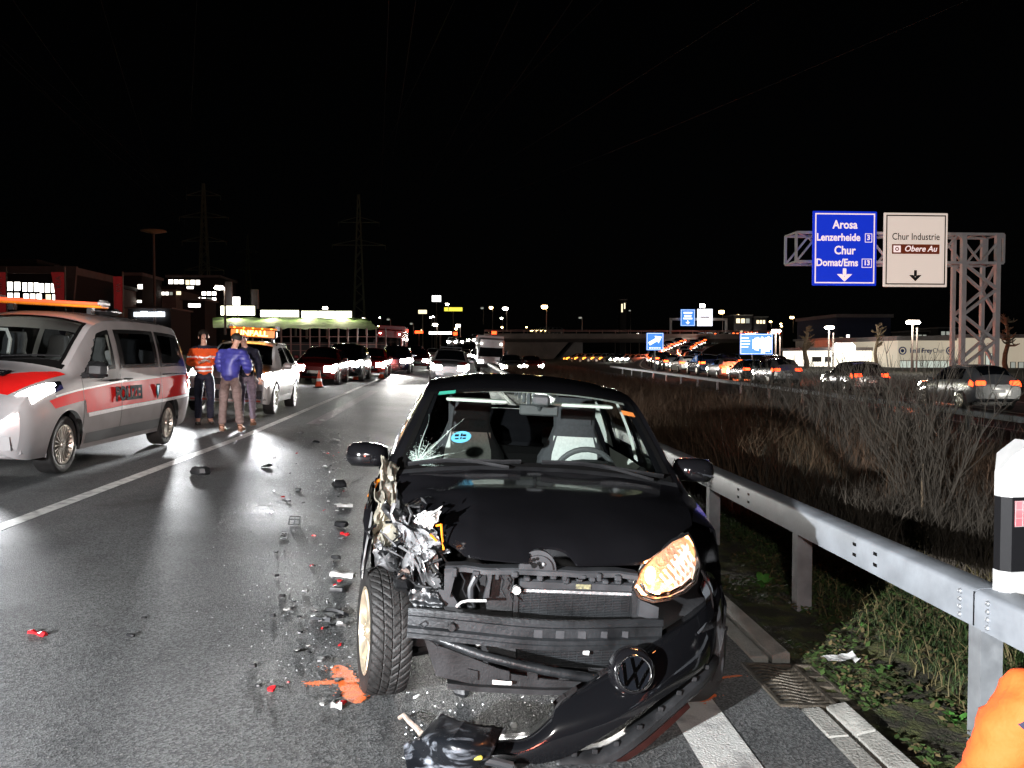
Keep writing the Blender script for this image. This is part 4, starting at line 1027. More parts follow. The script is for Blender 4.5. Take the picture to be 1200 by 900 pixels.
# ================================================================ OTHER VEHICLES
M['silver_paint'] = mat('silver_paint', (.40, .385, .385), .22, .2, .08, 3)
M['red_band'] = mat('red_band', (.72, .016, .014), .5, noise=.1, nscale=4, spec=.08)
M['white_paint'] = mat('white_paint', (.75, .75, .75), .25, noise=.04, nscale=3, coat=.5)
M['navy_band'] = mat('navy_band', (.03, .03, .12), .25, coat=.5)
M['anthracite'] = mat('anthracite', (.02, .022, .028), .2, .2, .15, 3, coat=.5)
M['dark_red_paint'] = mat('dark_red_paint', (.16, .012, .012), .22, noise=.1, nscale=3, coat=.5)
M['red_paint'] = mat('red_paint', (.42, .02, .018), .22, noise=.1, nscale=3, coat=.5)
M['grey_paint'] = mat('grey_paint', (.14, .145, .15), .25, .3, .1, 3, coat=.5)
M['dark_blue_paint'] = mat('dark_blue_paint', (.015, .02, .05), .2, noise=.1, nscale=3, coat=.5)
VAN = Body([(-.93, .36, .62, .74, .04, .60, .66, .64, .50), (-.86, .27, .80, .90, .05, .80, .85, .82, .64), (-.66, .24, .96, 1.04, .06, .88, .92, .87, .72), (-.25, .24, 1.05, 1.17, .07, .90, .955, .90, .80),
 (.10, .24, 1.08, 1.25, .07, .90, .96, .915, .82), (.16, .24, 1.085, 1.285, .07, .90, .96, .915, .82), (.62, .24, 1.10, 1.60, .08, .90, .963, .92, .77), (1.0, .24, 1.11, 1.82, .09, .90, .963, .92, .735), (1.35, .24, 1.12, 1.885, .09, .90, .963, .92, .735),
 (2.4, .24, 1.12, 1.91, .09, .90, .963, .92, .74), (3.5, .25, 1.12, 1.89, .09, .90, .96, .92, .73), (3.95, .28, 1.11, 1.84, .10, .89, .945, .91, .70), (4.12, .34, 1.08, 1.70, .12, .87, .92, .885, .67), (4.2, .42, 1.0, 1.3, .12, .84, .89, .86, .70), (4.22, .46, .9, 1.1, .08, .80, .85, .83, .70)])
SUV = Body([(-.86, .40, .72, .82, .04, .58, .66, .62, .50), (-.78, .28, .84, .93, .05, .76, .84, .80, .62), (-.5, .25, .93, 1.0, .05, .84, .90, .85, .70), (0., .25, .98, 1.06, .05, .86, .92, .875, .76),
 (.36, .25, 1.0, 1.10, .05, .86, .925, .885, .78), (.42, .25, 1.005, 1.13, .05, .86, .925, .885, .78), (.8, .25, 1.02, 1.40, .06, .86, .925, .89, .70), (1.15, .25, 1.03, 1.58, .06, .86, .925, .89, .655), (1.5, .25, 1.04, 1.645, .07, .86, .925, .89, .65),
 (2.3, .25, 1.06, 1.655, .07, .86, .925, .89, .64), (2.9, .27, 1.08, 1.60, .07, .86, .92, .88, .61), (3.25, .32, 1.08, 1.45, .08, .84, .90, .86, .58), (3.5, .38, 1.03, 1.16, .06, .80, .87, .83, .62), (3.6, .45, .88, .96, .04, .74, .80, .77, .62)])
HATCH = Body([(-.80, .34, .60, .69, .04, .55, .62, .58, .46), (-.72, .24, .70, .79, .05, .70, .78, .74, .58), (-.45, .2, .80, .88, .05, .80, .85, .80, .66), (0., .2, .87, .95, .05, .82, .875, .83, .72),
 (.36, .2, .90, 1.0, .05, .82, .88, .84, .74), (.42, .2, .905, 1.03, .05, .82, .88, .84, .74), (.8, .2, .92, 1.25, .06, .82, .88, .845, .65), (1.15, .2, .93, 1.41, .06, .82, .88, .845, .58), (1.5, .2, .94, 1.47, .07, .82, .88, .845, .57),
 (2.2, .2, .96, 1.465, .07, .82, .88, .84, .56), (2.7, .24, .98, 1.38, .07, .81, .87, .83, .54), (3.05, .30, .98, 1.2, .07, .78, .84, .80, .53), (3.2, .36, .92, 1.02, .04, .74, .80, .77, .56), (3.28, .40, .82, .90, .03, .68, .74, .71, .55)])

def vehicle(name, B, paint, wb, rad, track, tw, wins, ws, rw, dy=.06, near=True, ar=None, spokes=10, zc=None, glass='dark_glass', rim_m='alloy'):
    """body with glazed openings, wheels and arch liners; returns (root, body)"""
    root = empty(name); ar = ar or rad * 1.16; zc = zc or rad
    holes = [ws] + [q for q in wins] + [mir(q) for q in wins] + ([rw] if rw else [])
    b = mb()
    t2 = None
    if not near:
        h = [0, .2, .4, .6, .75, .88, 1, 1.15, 1.4, 1.7, 1.85, 2, 2.2, 2.4, 2.6, 2.8, 3.0, 3.2, 3.4, 3.6, 3.8, 4, 5]
        t2 = [-t for t in h[::-1]] + h[1:]
    B.shell(b, B.y0, B.y1, dy, taus=t2, holes=holes if near else (), arches=[(0, zc, ar), (wb, zc, ar)])
    body = b.build('body', paint, root, angle=32)
    b = mb(); k = (8, 5) if near else (6, 5)
    for q in holes: B.ring(b, q, (.10, .10) if q is not ws else (.03, .07), .006, k[0] + 2, k[1] + 2)
    if near: b.build('window_trim', 'frit', body)
    gm = glass if near else 'black_glass'
    for q in wins:
        for qq in (q, mir(q)):
            b = mb(); B.patch(b, qq, .003 if near else .014, k[0], k[1]); b.build('side_window', 'dark_glass' if near and q[0][0] > 1.4 else gm, root)
    b = mb(); B.patch(b, ws, .003 if near else .014, k[0] + 2, k[1]); b.build('windscreen', 'glass' if near and glass != 'dark_glass' else gm, root)
    if rw: b = mb(); B.patch(b, rw, .003 if near else .014, k[0], k[1]); b.build('rear_window', gm, root)
    for y in (0, wb):
        for sg in (1, -1):
            wheel(root, sg * track, y, rad, rad, tw, sg, spokes=spokes, detail=near, rim_m=rim_m)
            if near: b = mb(); liner(b, sg * (track + tw * .45), sg * (track - tw), y, zc, ar); b.build('arch_liner', 'black_plastic', root)
    if not near:
        b = mb(); b.box(-track + tw * .6, -.5, .2, track - tw * .6, wb + .5, .5); b.build('underside', 'frit', root)
    return root, body
def lamp_patch(B, root, name, q, m, off=.008, n=6, k=3, th=.03):
    out = []
    for qq in (q, mir(q)):
        b = mb(); B.patch(b, qq, off, n, k, th=th); out.append(b.build(name, m, root))
    return out
# ---------------------------------------------------------------- police van
vws = [(.17, -.92), (.17, .92), (.98, .90), (.98, -.90)]
vfd = [(.30, 1.90), (1.30, 1.90), (1.30, 1.16), (.98, 1.16)]
vmd = [(1.46, 1.90), (2.78, 1.90), (2.78, 1.16), (1.46, 1.16)]
vrd = [(2.86, 1.90), (3.92, 1.88), (3.80, 1.17), (2.86, 1.16)]
vrw = [(4.0, -.9), (4.0, .9), (4.17, .9), (4.17, -.9)]
VX = -5.42
van, vb = vehicle('police_van', VAN, 'silver_paint', 3.25, .335, .80, .225, [vfd, vmd, vrd], vws, vrw, ar=.40, spokes=20, glass='glass', dy=.036)
van.location = (VX, 10.1, gz(VX, 10.1)); van.rotation_euler = (0, BANK, R(-1.5))
tag(van, 'silver police van with red side band and lit headlights beside the white line', 'van')
def vpatch(name, q, m, off=.005, n=10, k=14, sides=(1, -1), par=vb):
    for sg in sides:
        b = mb(); VAN.patch(b, q if sg > 0 else mir(q), off, n, k); b.build(name, m, par)
# red band along the side, dipping round the front arch, and white reflective edges
vpatch('red_band', [(.36, 2.32), (4.05, 2.12), (4.05, 2.85), (.42, 2.98)], 'red_band', n=30)
vpatch('red_band', [(-.42, 2.42), (.36, 2.32), (.40, 2.62), (-.32, 2.68)], 'red_band', n=8)
vpatch('white_edge', [(.46, 2.99), (4.05, 2.86), (4.05, 2.96), (.48, 3.1)], 'reflective', .0065, n=24)
vpatch('white_edge', [(-.30, 2.33), (1.6, 2.18), (1.6, 2.23), (-.28, 2.38)], 'reflective', .0075, n=16)
# red wedges on the bonnet
for sg in (1, -1): vpatch('bonnet_wedge', [(-.78, .12), (-.78, .98), (.06, 1.35), (.02, .95)], 'red_band', sides=(sg,), n=8, k=8)
# door joints, handles, sill
for ya in (.33, 1.40, 2.82):
    vpatch('door_joint', [(ya, 2.0), (ya + .010, 2.0), (ya + .010, 3.7), (ya, 3.7)], 'frit', .008, 1, 16)
vpatch('slide_rail', [(2.9, 2.06), (4.0, 2.06), (4.0, 2.10), (2.9, 2.10)], 'frit', .004, 8, 1)
vpatch('sill_moulding', [(.44, 3.55), (2.8, 3.55), (2.8, 3.85), (.44, 3.85)], 'grey_plastic', .012, 10, 2)
for yy in (1.18, 1.62):
    for sg in (1, -1):
        b = mb(); p = VAN.P(yy, sg * 2.16); b.tube([p + V(sg * .0, -.1, 0), p + V(sg * .035, -.07, .0), p + V(sg * .04, .06, 0), p + V(0, .1, 0)], .016, 8, flat=.7); b.build('door_handle', 'black_plastic', van)
lamp_patch(VAN, van, 'headlight', [(-.76, 1.3), (-.30, 1.80), (-.24, 2.2), (-.70, 2.28)], 'head_glow', n=8, k=5)
lamp_patch(VAN, van, 'headlight_corner', [(-.35, 1.74), (-.16, 1.9), (-.12, 2.2), (-.28, 2.25)], 'black_glass', .009)
lamp_patch(VAN, van, 'tail_light', [(4.0, 2.05), (4.17, 2.05), (4.17, 2.7), (4.02, 2.7)], 'red_lens', .01)
# face: grille, bumper intake, fog lamps, number plate
FX = -.93
b = mb()
for i in range(3): b.cbox((0, FX - .02 + .012 * i, .80 - .06 * i + .02), (.98 - .05 * i, .05, .028), b=.3)
b.build('grille_bar', 'chrome', van)
b = mb(); b.prism([V(-.5, FX + .02, .83), V(.5, FX + .02, .83), V(.42, FX + .02, .64), V(-.42, FX + .02, .64)], (0, -.035, 0), (0, .03, 0)); b.build('grille', 'black_plastic', van)
for k, sz in enumerate((.36,)):
    b = mb()
    rs = []
    for dy, kx, kz in ((.30, 1.0, 1.0), (.05, .99, .99), (-.02, .97, .95), (-.055, .90, .86), (-.06, .5, .5)):
        rs.append([V((.88 if True else 0) * kx * x, -.90 + dy + (.10 * abs(x) ** 3) , .44 + .19 * kz * z) for x, z in [(-1, -.7), (-.9, -1), (-.5, -1), (0, -1), (.5, -1), (.9, -1), (1, -.7), (1, .7), (.94, 1), (.5, 1), (0, 1), (-.5, 1), (-.94, 1), (-1, .7)]])
    b.rings(rs); b.build('front_bumper', 'silver_paint', van, angle=45)
for sg in (1, -1):
    b = mb(); b.lathe([(.075, .02), (.08, -.03), (.07, -.035), (.062, -.02), (.002, -.016)], (sg * .62, -.945, .42), (0, 1, 0), 20); b.build('fog_lamp', 'clear' if False else 'silver_paint', van)
    b = mb(); b.prism([V(sg * .40, -.975, .50), V(sg * .78, -.92, .50), V(sg * .80, -.915, .36), V(sg * .46, -.97, .34)], (0, -.003, 0), (0, .01, 0)); b.build('bumper_intake', 'silver_paint', van)
b = mb(); b.prism([V(-.42, -.972, .36), V(.42, -.972, .36), V(.36, -.972, .29), V(-.36, -.972, .29)], (0, -.004, 0), (0, .02, 0)); b.build('lower_intake', 'black_plastic', van)
for sg in (1, -1):
    b = mb(); c = V(sg * 1.10, .34, 1.20); b.cbox(c, (.24, .14, .20), b=.4); b.tube([c + V(-sg * .08, .02, -.06), c + V(-sg * .22, .05, -.09)], .035, 8); mo = b.build('door_mirror', 'black_plastic', van)
    g = mb(); g.cbox(c + V(0, .072, .0), (.19, .006, .16), b=.2); g.build('mirror_glass', 'chrome', mo)
for x0, x1 in ((-.66, -.05), (.08, .70)):
    b = mb(); b.tube([VAN.P(.17 + .03 * k, (x0 + (x1 - x0) * k / 4) / .82) + V(0, -.02, .02) for k in range(5)], .009, 5); b.build('wiper', 'black_plastic', van)
b = mb(); VAN.patch(b, [(.11, -.97), (.11, .97), (.19, .97), (.19, -.97)], .004, 14, 2); b.build('scuttle', 'frit', van)
# lettering, following the flank and bonnet
def vtext(s, y, tau, size, m='letter_black', side=1, bold=.006, sx=1.):
    p = VAN.P(y, side * tau) + V(side * .016, 0, 0); q = VAN.P(y, side * (tau - .2)) - VAN.P(y, side * (tau + .2))
    return text_mesh('lettering', s, size, m, vb, facing(p, (0, side, 0), q), bold=bold, extrude=.003, sx=sx)
vtext('POLIZEI', 1.62, 2.60, .25, bold=.010); 
b = mb(); p = VAN.P(2.62, 2.6) + V(.018, 0, 0); b.prism([p + V(0, -.07, .10), p + V(0, .07, .10), p + V(0, .08, -.02), p + V(0, 0, -.12), p + V(0, -.08, -.02)], (0, 0, 0), (.003, 0, 0)); em_ = b.build('canton_shield', 'letter_black', vb, smooth=False)
b = mb(); b.prism([p + V(.004, -.045, .08), p + V(.004, .045, .08), p + V(.004, .0, -.07)], (0, 0, 0), (.003, 0, 0)); b.build('shield_field', 'sky_blue', em_, smooth=False)
pt = VAN.P(-.42, .0) + V(0, 0, .012); dn = (VAN.P(-.3, 0) - VAN.P(-.55, 0)); text_mesh('lettering', 'POLIZEI', .27, 'letter_black', vb, facing(pt, (1, 0, 0), dn), bold=.010)
# light bar on the roof and a beacon pod behind
b = mb(); b.cbox((0, 1.45, 1.978), (1.36, .24, .032), b=.3); lb = b.build('light_bar', 'amber_plastic', van)
M['bar_red'] = mat('bar_red', (.8, .12, .05), .2, noise=.2, nscale=9, emit=(1, .13, .05), estr=1.1)
b = mb(); b.cbox((0, 1.45, 2.015), (1.40, .22, .04), b=.35); b.build('bar_lens', 'bar_red', lb)
for sg in (1, -1):
    b = mb(); b.cbox((sg * .66, 1.45, 2.02), (.09, .25, .09), b=.35); b.build('bar_cap', 'white_plastic', lb)
    b = mb(); b.box(sg * .5 - .03, 1.40, 1.88, sg * .5 + .03, 1.50, 1.98); b.build('bar_foot', 'black_plastic', lb)
b = mb(); b.cbox((.42, 2.05, 1.94), (.32, .40, .10), b=.4); b.build('roof_pod', 'black_plastic', van)
# cabin
for x in (-.42, .42): seat(x, 'seat_dark', 'seat_dark', van, y=1.25, z=.62, rec=.18, name='front_seat')
for x in (-.5, 0.02, .5): seat(x, 'seat_dark', 'seat_dark', van, y=2.6, z=.6, rec=.15, name='rear_seat')
b = mb(); P = [[V(.86 * q, yy, zz - .02 * q * q) for q in [-1 + i / 6 for i in range(13)]] for yy, zz in ((.18, 1.20), (.45, 1.21), (.62, 1.14), (.66, .9), (.6, .6))]; b.grid(P); b.cbox((.36, .52, 1.20), (.5, .2, .07), b=.4); b.build('dashboard', 'dash', van)
b = mb(); c = V(.42, .80, 1.13); b.tube([c + V(.19 * math.cos(a), .08 * -math.sin(a) * -1 * .5, .17 * math.sin(a)) for a in [2 * math.pi * j / 20 for j in range(21)]], .016, 7); b.build('steering_wheel', 'dash', van)
M['pale_trim'] = mat('pale_trim', (.5, .5, .48), .8)
b = mb()
for ya in (1.36,): 
    for sg in (1, -1): b.grid([[VAN.P(ya + dy, sg * tt) - VAN.N(ya, sg * tt) * .03 for tt in (1.0, 1.3, 1.7, 2.0, 2.6)] for dy in (-.08, .08)])
b.grid([[VAN.P(yy, tt) - VAN.N(yy, tt) * .03 for tt in (-1, -.6, -.2, .2, .6, 1)] for yy in (1.02, 1.4, 2.0, 2.8, 3.6, 3.95)])
b.build('headlining', 'pale_trim', van)
b = mb(); b.tube([(-.62, 1.1, 1.2), (-.66, 1.12, 1.5), (-.58, 1.14, 1.62), (-.40, 1.14, 1.62), (-.34, 1.12, 1.5), (-.36, 1.1, 1.2)], .022, 8); b.build('grab_rail', 'white_plastic', van)
b = mb(); b.box(-.85, .3, .35, .85, 4.0, .40); b.build('floor', 'black_plastic', van)
vw = Matrix.Translation(van.location) @ van.rotation_euler.to_matrix().to_4x4()
M['cabin_glow'] = glow('cabin_glow', (1, .97, .86), 10)
b = mb(); b.cbox((.30, 1.9, 1.80), (.30, .60, .03), b=.2); b.build('roof_lamp', 'cabin_glow', van)
point('van_cabin_light', vw @ V(.2, 1.8, 1.7), 10, (1, .95, .84), .12)
for sg in (1, -1):
    spot('van_headlight_beam', vw @ V(sg * .72, -.98, .80), vw @ V(sg * .55, -9.5, -.12), 900, 78, .75, (.95, .97, 1), .05)
# ---------------------------------------------------------------- police estate SUV with amber sign
sws = [(.43, -.92), (.43, .92), (1.13, .9), (1.13, -.9)]; sfd = [(.72, 1.92), (1.72, 1.92), (1.72, 1.14), (1.22, 1.14)]; srd = [(1.82, 1.92), (2.85, 1.9), (2.72, 1.15), (1.82, 1.14)]; srw = [(2.98, -.86), (2.98, .86), (3.4, .86), (3.4, -.86)]
SX = -5.02
suv, sb = vehicle('police_suv', SUV, 'white_paint', 2.75, .36, .80, .24, [sfd, srd], sws, srw, ar=.42, dy=.06, spokes=10)
suv.location = (SX, 19.6, gz(SX, 19.6)); suv.rotation_euler = (0, BANK, R(1.5))
tag(suv, 'white and navy police SUV with glaring headlight and amber roof sign', 'car')
for sg in (1, -1):
    for nm, q, m, nn in (('navy_band', [(.40, 2.0), (3.3, 2.0), (3.3, 2.45), (.40, 2.75)], 'navy_band', 20), ('sill_cladding', [(.5, 3.6), (2.3, 3.6), (2.3, 3.95), (.5, 3.95)], 'black_plastic', 8), ('door_joint', [(1.77, 2.0), (1.782, 2.0), (1.782, 3.6), (1.77, 3.6)], 'frit', 1), ('door_joint', [(.62, 2.1), (.632, 2.1), (.632, 3.6), (.62, 3.6)], 'frit', 1)):
        b = mb(); SUV.patch(b, q if sg > 0 else mir(q), .006 if nm != 'door_joint' else .009, nn, 14); b.build(nm, m, sb)
    b = mb(); c = V(sg * 1.03, .70, 1.10); b.cbox(c, (.22, .13, .16), b=.4); b.tube([c + V(-sg * .05, .02, -.05), c + V(-sg * .18, .04, -.08)], .03, 8); b.build('door_mirror', 'silver_paint', suv)
    for yy in (1.55, 2.6):
        b = mb(); p = SUV.P(yy, sg * 2.2); b.tube([p + V(0, -.09, 0), p + V(sg * .03, -.06, 0), p + V(sg * .03, .06, 0), p + V(0, .09, 0)], .014, 6); b.build('door_handle', 'black_plastic', suv)
    b = mb(); p0_, p1_ = SUV.P(1.3, sg * .98), SUV.P(2.8, sg * .98); b.tube([p0_, p0_ + V(0, .08, .06), p1_ + V(0, -.08, .06), p1_], .018, 6); b.build('roof_rail', 'black_plastic', suv)
lamp_patch(SUV, suv, 'headlight', [(-.80, 1.2), (-.38, 1.75), (-.30, 2.35), (-.78, 2.65)], 'head_glow')
lamp_patch(SUV, suv, 'tail_light', [(3.3, 1.9), (3.52, 2.0), (3.52, 2.45), (3.3, 2.4)], 'red_lens')
b = mb(); b.prism([V(-.42, -.865, .80), V(.42, -.865, .80), V(.36, -.865, .66), V(-.36, -.865, .66)], (0, -.02, 0), (0, .03, 0)); b.build('grille', 'black_plastic', suv)
rs = []; b = mb()
for dy, kx, kz in ((.25, 1.0, 1.0), (.03, .99, .97), (-.03, .95, .9), (-.045, .7, .7)):
    rs.append([V(.84 * kx * x, -.85 + dy + .1 * abs(x) ** 3, .47 + .17 * kz * z) for x, z in [(-1, -.7), (-.9, -1), (-.4, -1), (.4, -1), (.9, -1), (1, -.7), (1, .7), (.92, 1), (.4, 1), (-.4, 1), (-.92, 1), (-1, .7)]])
b.rings(rs); b.build('front_bumper', 'silver_paint', suv, angle=45)
M['salmon_band'] = mat('salmon_band', (.85, .18, .12), .35)
for x0, x1, z0, z1, m, nm in ((.42, .76, .56, .38, 'black_plastic', 'bumper_intake'), (-.42, -.76, .56, .38, 'black_plastic', 'bumper_intake'), (-.36, .36, .54, .36, 'black_plastic', 'lower_intake'), (-.74, .74, .345, .31, 'salmon_band', 'bumper_stripe')):
    b = mb(); b.prism([V(x0, -.915 + .08 * abs(x0), z0), V(x1, -.915 + .08 * abs(x1), z0), V(x1, -.91 + .08 * abs(x1), z1), V(x0, -.91 + .08 * abs(x0), z1)], (0, -.006, 0), (0, .03, 0)); b.build(nm, m, suv)
b = mb(); b.cbox((0, -.93, .60), (.5, .012, .11), b=.2); b.build('number_plate', 'plate', suv)
# amber message sign
b = mb(); b.cbox((0, 1.75, 1.83), (1.10, .22, .23), b=.2); sg_ = b.build('message_sign', 'black_plastic', suv)
M['sign_amber'] = mat('sign_amber', (.5, .12, .02), .4, emit=(1, .22, .02), estr=1.0)
M['led_text'] = glow('led_text', (1, .52, .10), 9)
b = mb(); b.box(-.52, 1.632, 1.745, .52, 1.638, 1.915); b.build('sign_face', 'sign_amber', sg_)
text_mesh('lettering', 'UNFALL', .175, 'led_text', sg_, facing(V(-.02, 1.625, 1.83), (1, 0, 0)), bold=.006, sx=1.2)
b = mb(); b.cbox((0, 1.72, 1.955), (1.14, .2, .05), b=.3); b.build('beacon_bar', 'amber_plastic', sg_)
for k in range(5):
    b = mb(); b.cbox((-.44 + .22 * k, 1.63, 1.955), (.06, .03, .03), b=.3); b.build('beacon', 'amber_glow', sg_)
for sg in (1, -1):
    b = mb(); b.cyl((sg * .56, 1.75, 1.93), (sg * .56, 1.75, 2.03), .06, .05, 12); b.build('beacon_dome', 'white_plastic', sg_)
b = mb(); b.box(-.5, 1.68, 1.62, -.44, 1.82, 1.73); b.box(.44, 1.68, 1.62, .5, 1.82, 1.73); b.build('sign_foot', 'black_plastic', sg_)
for x in (-.40, .40): seat(x, 'seat_dark', 'seat_dark', suv, y=1.6, z=.5, rec=.2)
b = mb(); P = [[V(.78 * q, yy, zz - .02 * q * q) for q in [-1 + i / 5 for i in range(11)]] for yy, zz in ((.44, 1.08), (.75, 1.09), (.9, 1.0), (.9, .6))]; b.grid(P); b.build('dashboard', 'dash', suv)
sw = Matrix.Translation(suv.location) @ suv.rotation_euler.to_matrix().to_4x4()
for sg in (1, -1):
    spot('suv_headlight_beam', sw @ V(sg * .66, -.92, .86), sw @ V(sg * .66 + .5, -16, 1.1), 3400, 46, 1.0, (.96, .98, 1), .06)
# ---------------------------------------------------------------- queue of ordinary cars: one of each kind is built, the rest are copies
def plain_car(name, B, paint, wb, rad, wins, ws, rw, hq, tq, head, tail):
    root, body = vehicle(name, B, paint, wb, rad, B.par(0)[5] - .10, .22, wins, ws, rw, dy=.10, near=False, ar=rad * 1.14, spokes=5)
    for nm, q, m_, yy, zz, xx, sz in (('headlight', hq, head, B.y0 + .055, .60, .56, (.44, .12, .25)), ('tail_light', tq, tail, B.y1 - .03, .86, .60, (.34, .10, .17))):
        zz = zz + (.14 if B is SUV else 0)
        for sg in (1, -1):
            b = mb(); B.patch(b, q if sg > 0 else mir(q), .014, 4, 2, th=.03); b.cbox((sg * xx, yy, zz), sz, b=.3); b.build(nm, m_, root)
    b = mb(); b.cbox((0, B.y0 - .01, .48), (.52, .03, .11), b=.2); b.build('number_plate', 'plate', root)
    b = mb(); b.cbox((0, B.y1 + .01, .72), (.52, .03, .11), b=.2); b.build('number_plate', 'plate', root)
    b = mb(); b.box(-.45, B.y0 - .015, .30, .45, B.y0 + .08, .42); b.build('grille', 'frit', root)
    for sg in (1, -1):
        p = B.P(.72, sg * 2.0); b = mb(); b.cbox(p + V(sg * .13, 0, .08), (.2, .1, .13), b=.3); b.build('door_mirror', paint, root)
    return root
hwin = ([(.72, 1.92), (1.6, 1.92), (1.6, 1.14), (1.2, 1.14)], [(1.7, 1.92), (2.6, 1.9), (2.45, 1.15), (1.7, 1.14)]); hws = [(.43, -.92), (.43, .92), (1.13, .9), (1.13, -.9)]; hrw = [(2.72, -.86), (2.72, .86), (3.02, .86), (3.02, -.86)]
hh = [(-.73, 1.35), (-.40, 1.8), (-.34, 2.2), (-.70, 2.45)]; sh = [(-.78, 1.35), (-.42, 1.80), (-.36, 2.2), (-.76, 2.45)]
ht = [(3.06, 1.9), (3.2, 2.0), (3.2, 2.55), (3.06, 2.5)]; stt = [(3.3, 1.9), (3.52, 2.0), (3.52, 2.45), (3.3, 2.4)]
def kinds(head, tail, hh=hh, sh=sh, ht=ht, stt=stt, hwin=hwin, hws=hws, hrw=hrw, sfd=sfd, srd=srd, sws=sws, srw=srw):
    return {'hatch': plain_car('hatchback_car', HATCH, 'grey_paint', 2.55, .31, hwin, hws, hrw, hh, ht, head, tail),
            'suv': plain_car('sport_utility_car', SUV, 'anthracite', 2.75, .36, (sfd, srd), sws, srw, sh, stt, head, tail)}
_first = set()
def park(proto, x, y, rz, paint, label, group, cat='car', z=None, lit=None):
    k = proto.name
    if k not in _first: _first.add(k); c = proto
    else: c = copy_tree(proto)
    c.location = (x, y, gz(x, y) if z is None else z); c.rotation_euler = (0, BANK if (z is None and -14 < x < 1.7) else 0, rz)
    for ch in c.children:
        if paint and ch.name.split('.')[0] in ('body', 'door_mirror'): ch.material_slots[0].link = 'OBJECT'; ch.material_slots[0].material = M[paint]
        if lit and ch.name.split('.')[0] in lit: ch.material_slots[0].link = 'OBJECT'; ch.material_slots[0].material = M[lit[ch.name.split('.')[0]]]
    tag(c, label, cat, group); return c
KA = kinds('head_glow', 'red_lens')
GQ = 'cars queuing on the motorway behind the crash'
def qpark(kind, px, py, Y, paint, label, rz=0., cat='car', **k):
    p = at(px, py, Y); return park(KA[kind], p.x, Y, R(rz), paint, label, GQ, cat, **k)
for kind, px, Y, paint, label in (
    ('hatch', 371, 34, 'dark_red_paint', 'dark red car with a dark bonnet close behind the police SUV'),
    ('suv', 401, 38, 'anthracite', 'dark off-road car with lit headlights, second behind the police SUV'),
    ('hatch', 433, 44, 'red_paint', 'bright red hatchback with lit headlights left of the dark off-road car pair'),
    ('suv', 462, 50, 'dark_blue_paint', 'dark blue off-road car with glaring headlights behind the traffic cones'),
    ('hatch', 489, 62, 'dark_red_paint', 'small red hatchback beside the distant police car'),
    ('hatch', 600, 58, 'grey_paint', 'grey car with lit headlights above the right roof edge of the wreck'),
    ('hatch', 624, 66, 'dark_red_paint', 'dark red car at the right end of the queue by the brown verge'),
    ('hatch', 507, 88, 'white_paint', 'white hatchback far back in the queue left of the distant police car'),
    ('suv', 486, 98, 'grey_paint', 'grey off-road car far back in the queue in front of the red lorry'),
    ('hatch', 545, 120, 'silver_paint', 'silver car far back above the roof of the distant police car'),
    ('suv', 560, 104, 'anthracite', 'black off-road car with glaring lights behind the distant police car'),
    ('hatch', 587, 96, 'white_paint', 'white hatchback with glaring lights left of the white box van'),
    ('hatch', 415, 66, 'anthracite', 'black car half hidden between the off-road car and the red hatchback'),
    ('hatch', 447, 80, 'grey_paint', 'grey car half hidden behind the dark blue off-road car')):
    x = at(px, 420, Y).x; park(KA[kind], x, Y, 0, paint, label, GQ)
for px, Y, P in ((401, 38, 900), (462, 50, 900), (600, 58, 900), (507, 88, 1500), (587, 96, 1500)):
    x = at(px, 420, Y).x; z = gz(x, Y) + .75
    spot('queue_headlight_beam', (x, Y - 1.0, z), (x + .4, Y - 30, z - 1.2), P * 6, 70, .8, (1, .96, .9), .08)
# distant police car with red flash on the bonnet
pc = copy_tree(KA['suv']); x = at(526, 420, 40).x; pc.location = (x, 40, gz(x, 40)); pc.rotation_euler = (0, BANK, 0)
tag(pc, 'silver and red police car with POLIZEI bonnet standing beyond the wreck roof', 'car')
for ch in pc.children:
    n0 = ch.name.split('.')[0]
    if n0 in ('body', 'door_mirror'): ch.material_slots[0].link = 'OBJECT'; ch.material_slots[0].material = M['silver_paint']; bdy = ch if n0 == 'body' else bdy
for sg in (1, -1):
    b = mb(); q = [(-.6, .5), (-.6, 1.0), (.3, 1.2), (.3, .85)]; SUV.patch(b, q if sg > 0 else mir(q), .004, 6, 6); b.build('bonnet_wedge', 'red_band', bdy)
pt = SUV.P(-.1, 0) + V(0, 0, .012); text_mesh('lettering', 'POLIZEI', .22, 'letter_black', bdy, facing(pt, (1, 0, 0), SUV.P(.1, 0) - SUV.P(-.2, 0)), bold=.008)
b = mb(); b.cbox((0, 1.6, 1.72), (1.1, .2, .09), b=.3); b.build('light_bar', 'black_plastic', pc)
for s_ in (-.62, .62): spot('queue_headlight_beam', (x + s_, 39.0, gz(x, 39) + .75), (x + s_ - 1.4, 16, .3), 9000, 60, .9, (1, .97, .92), .08)
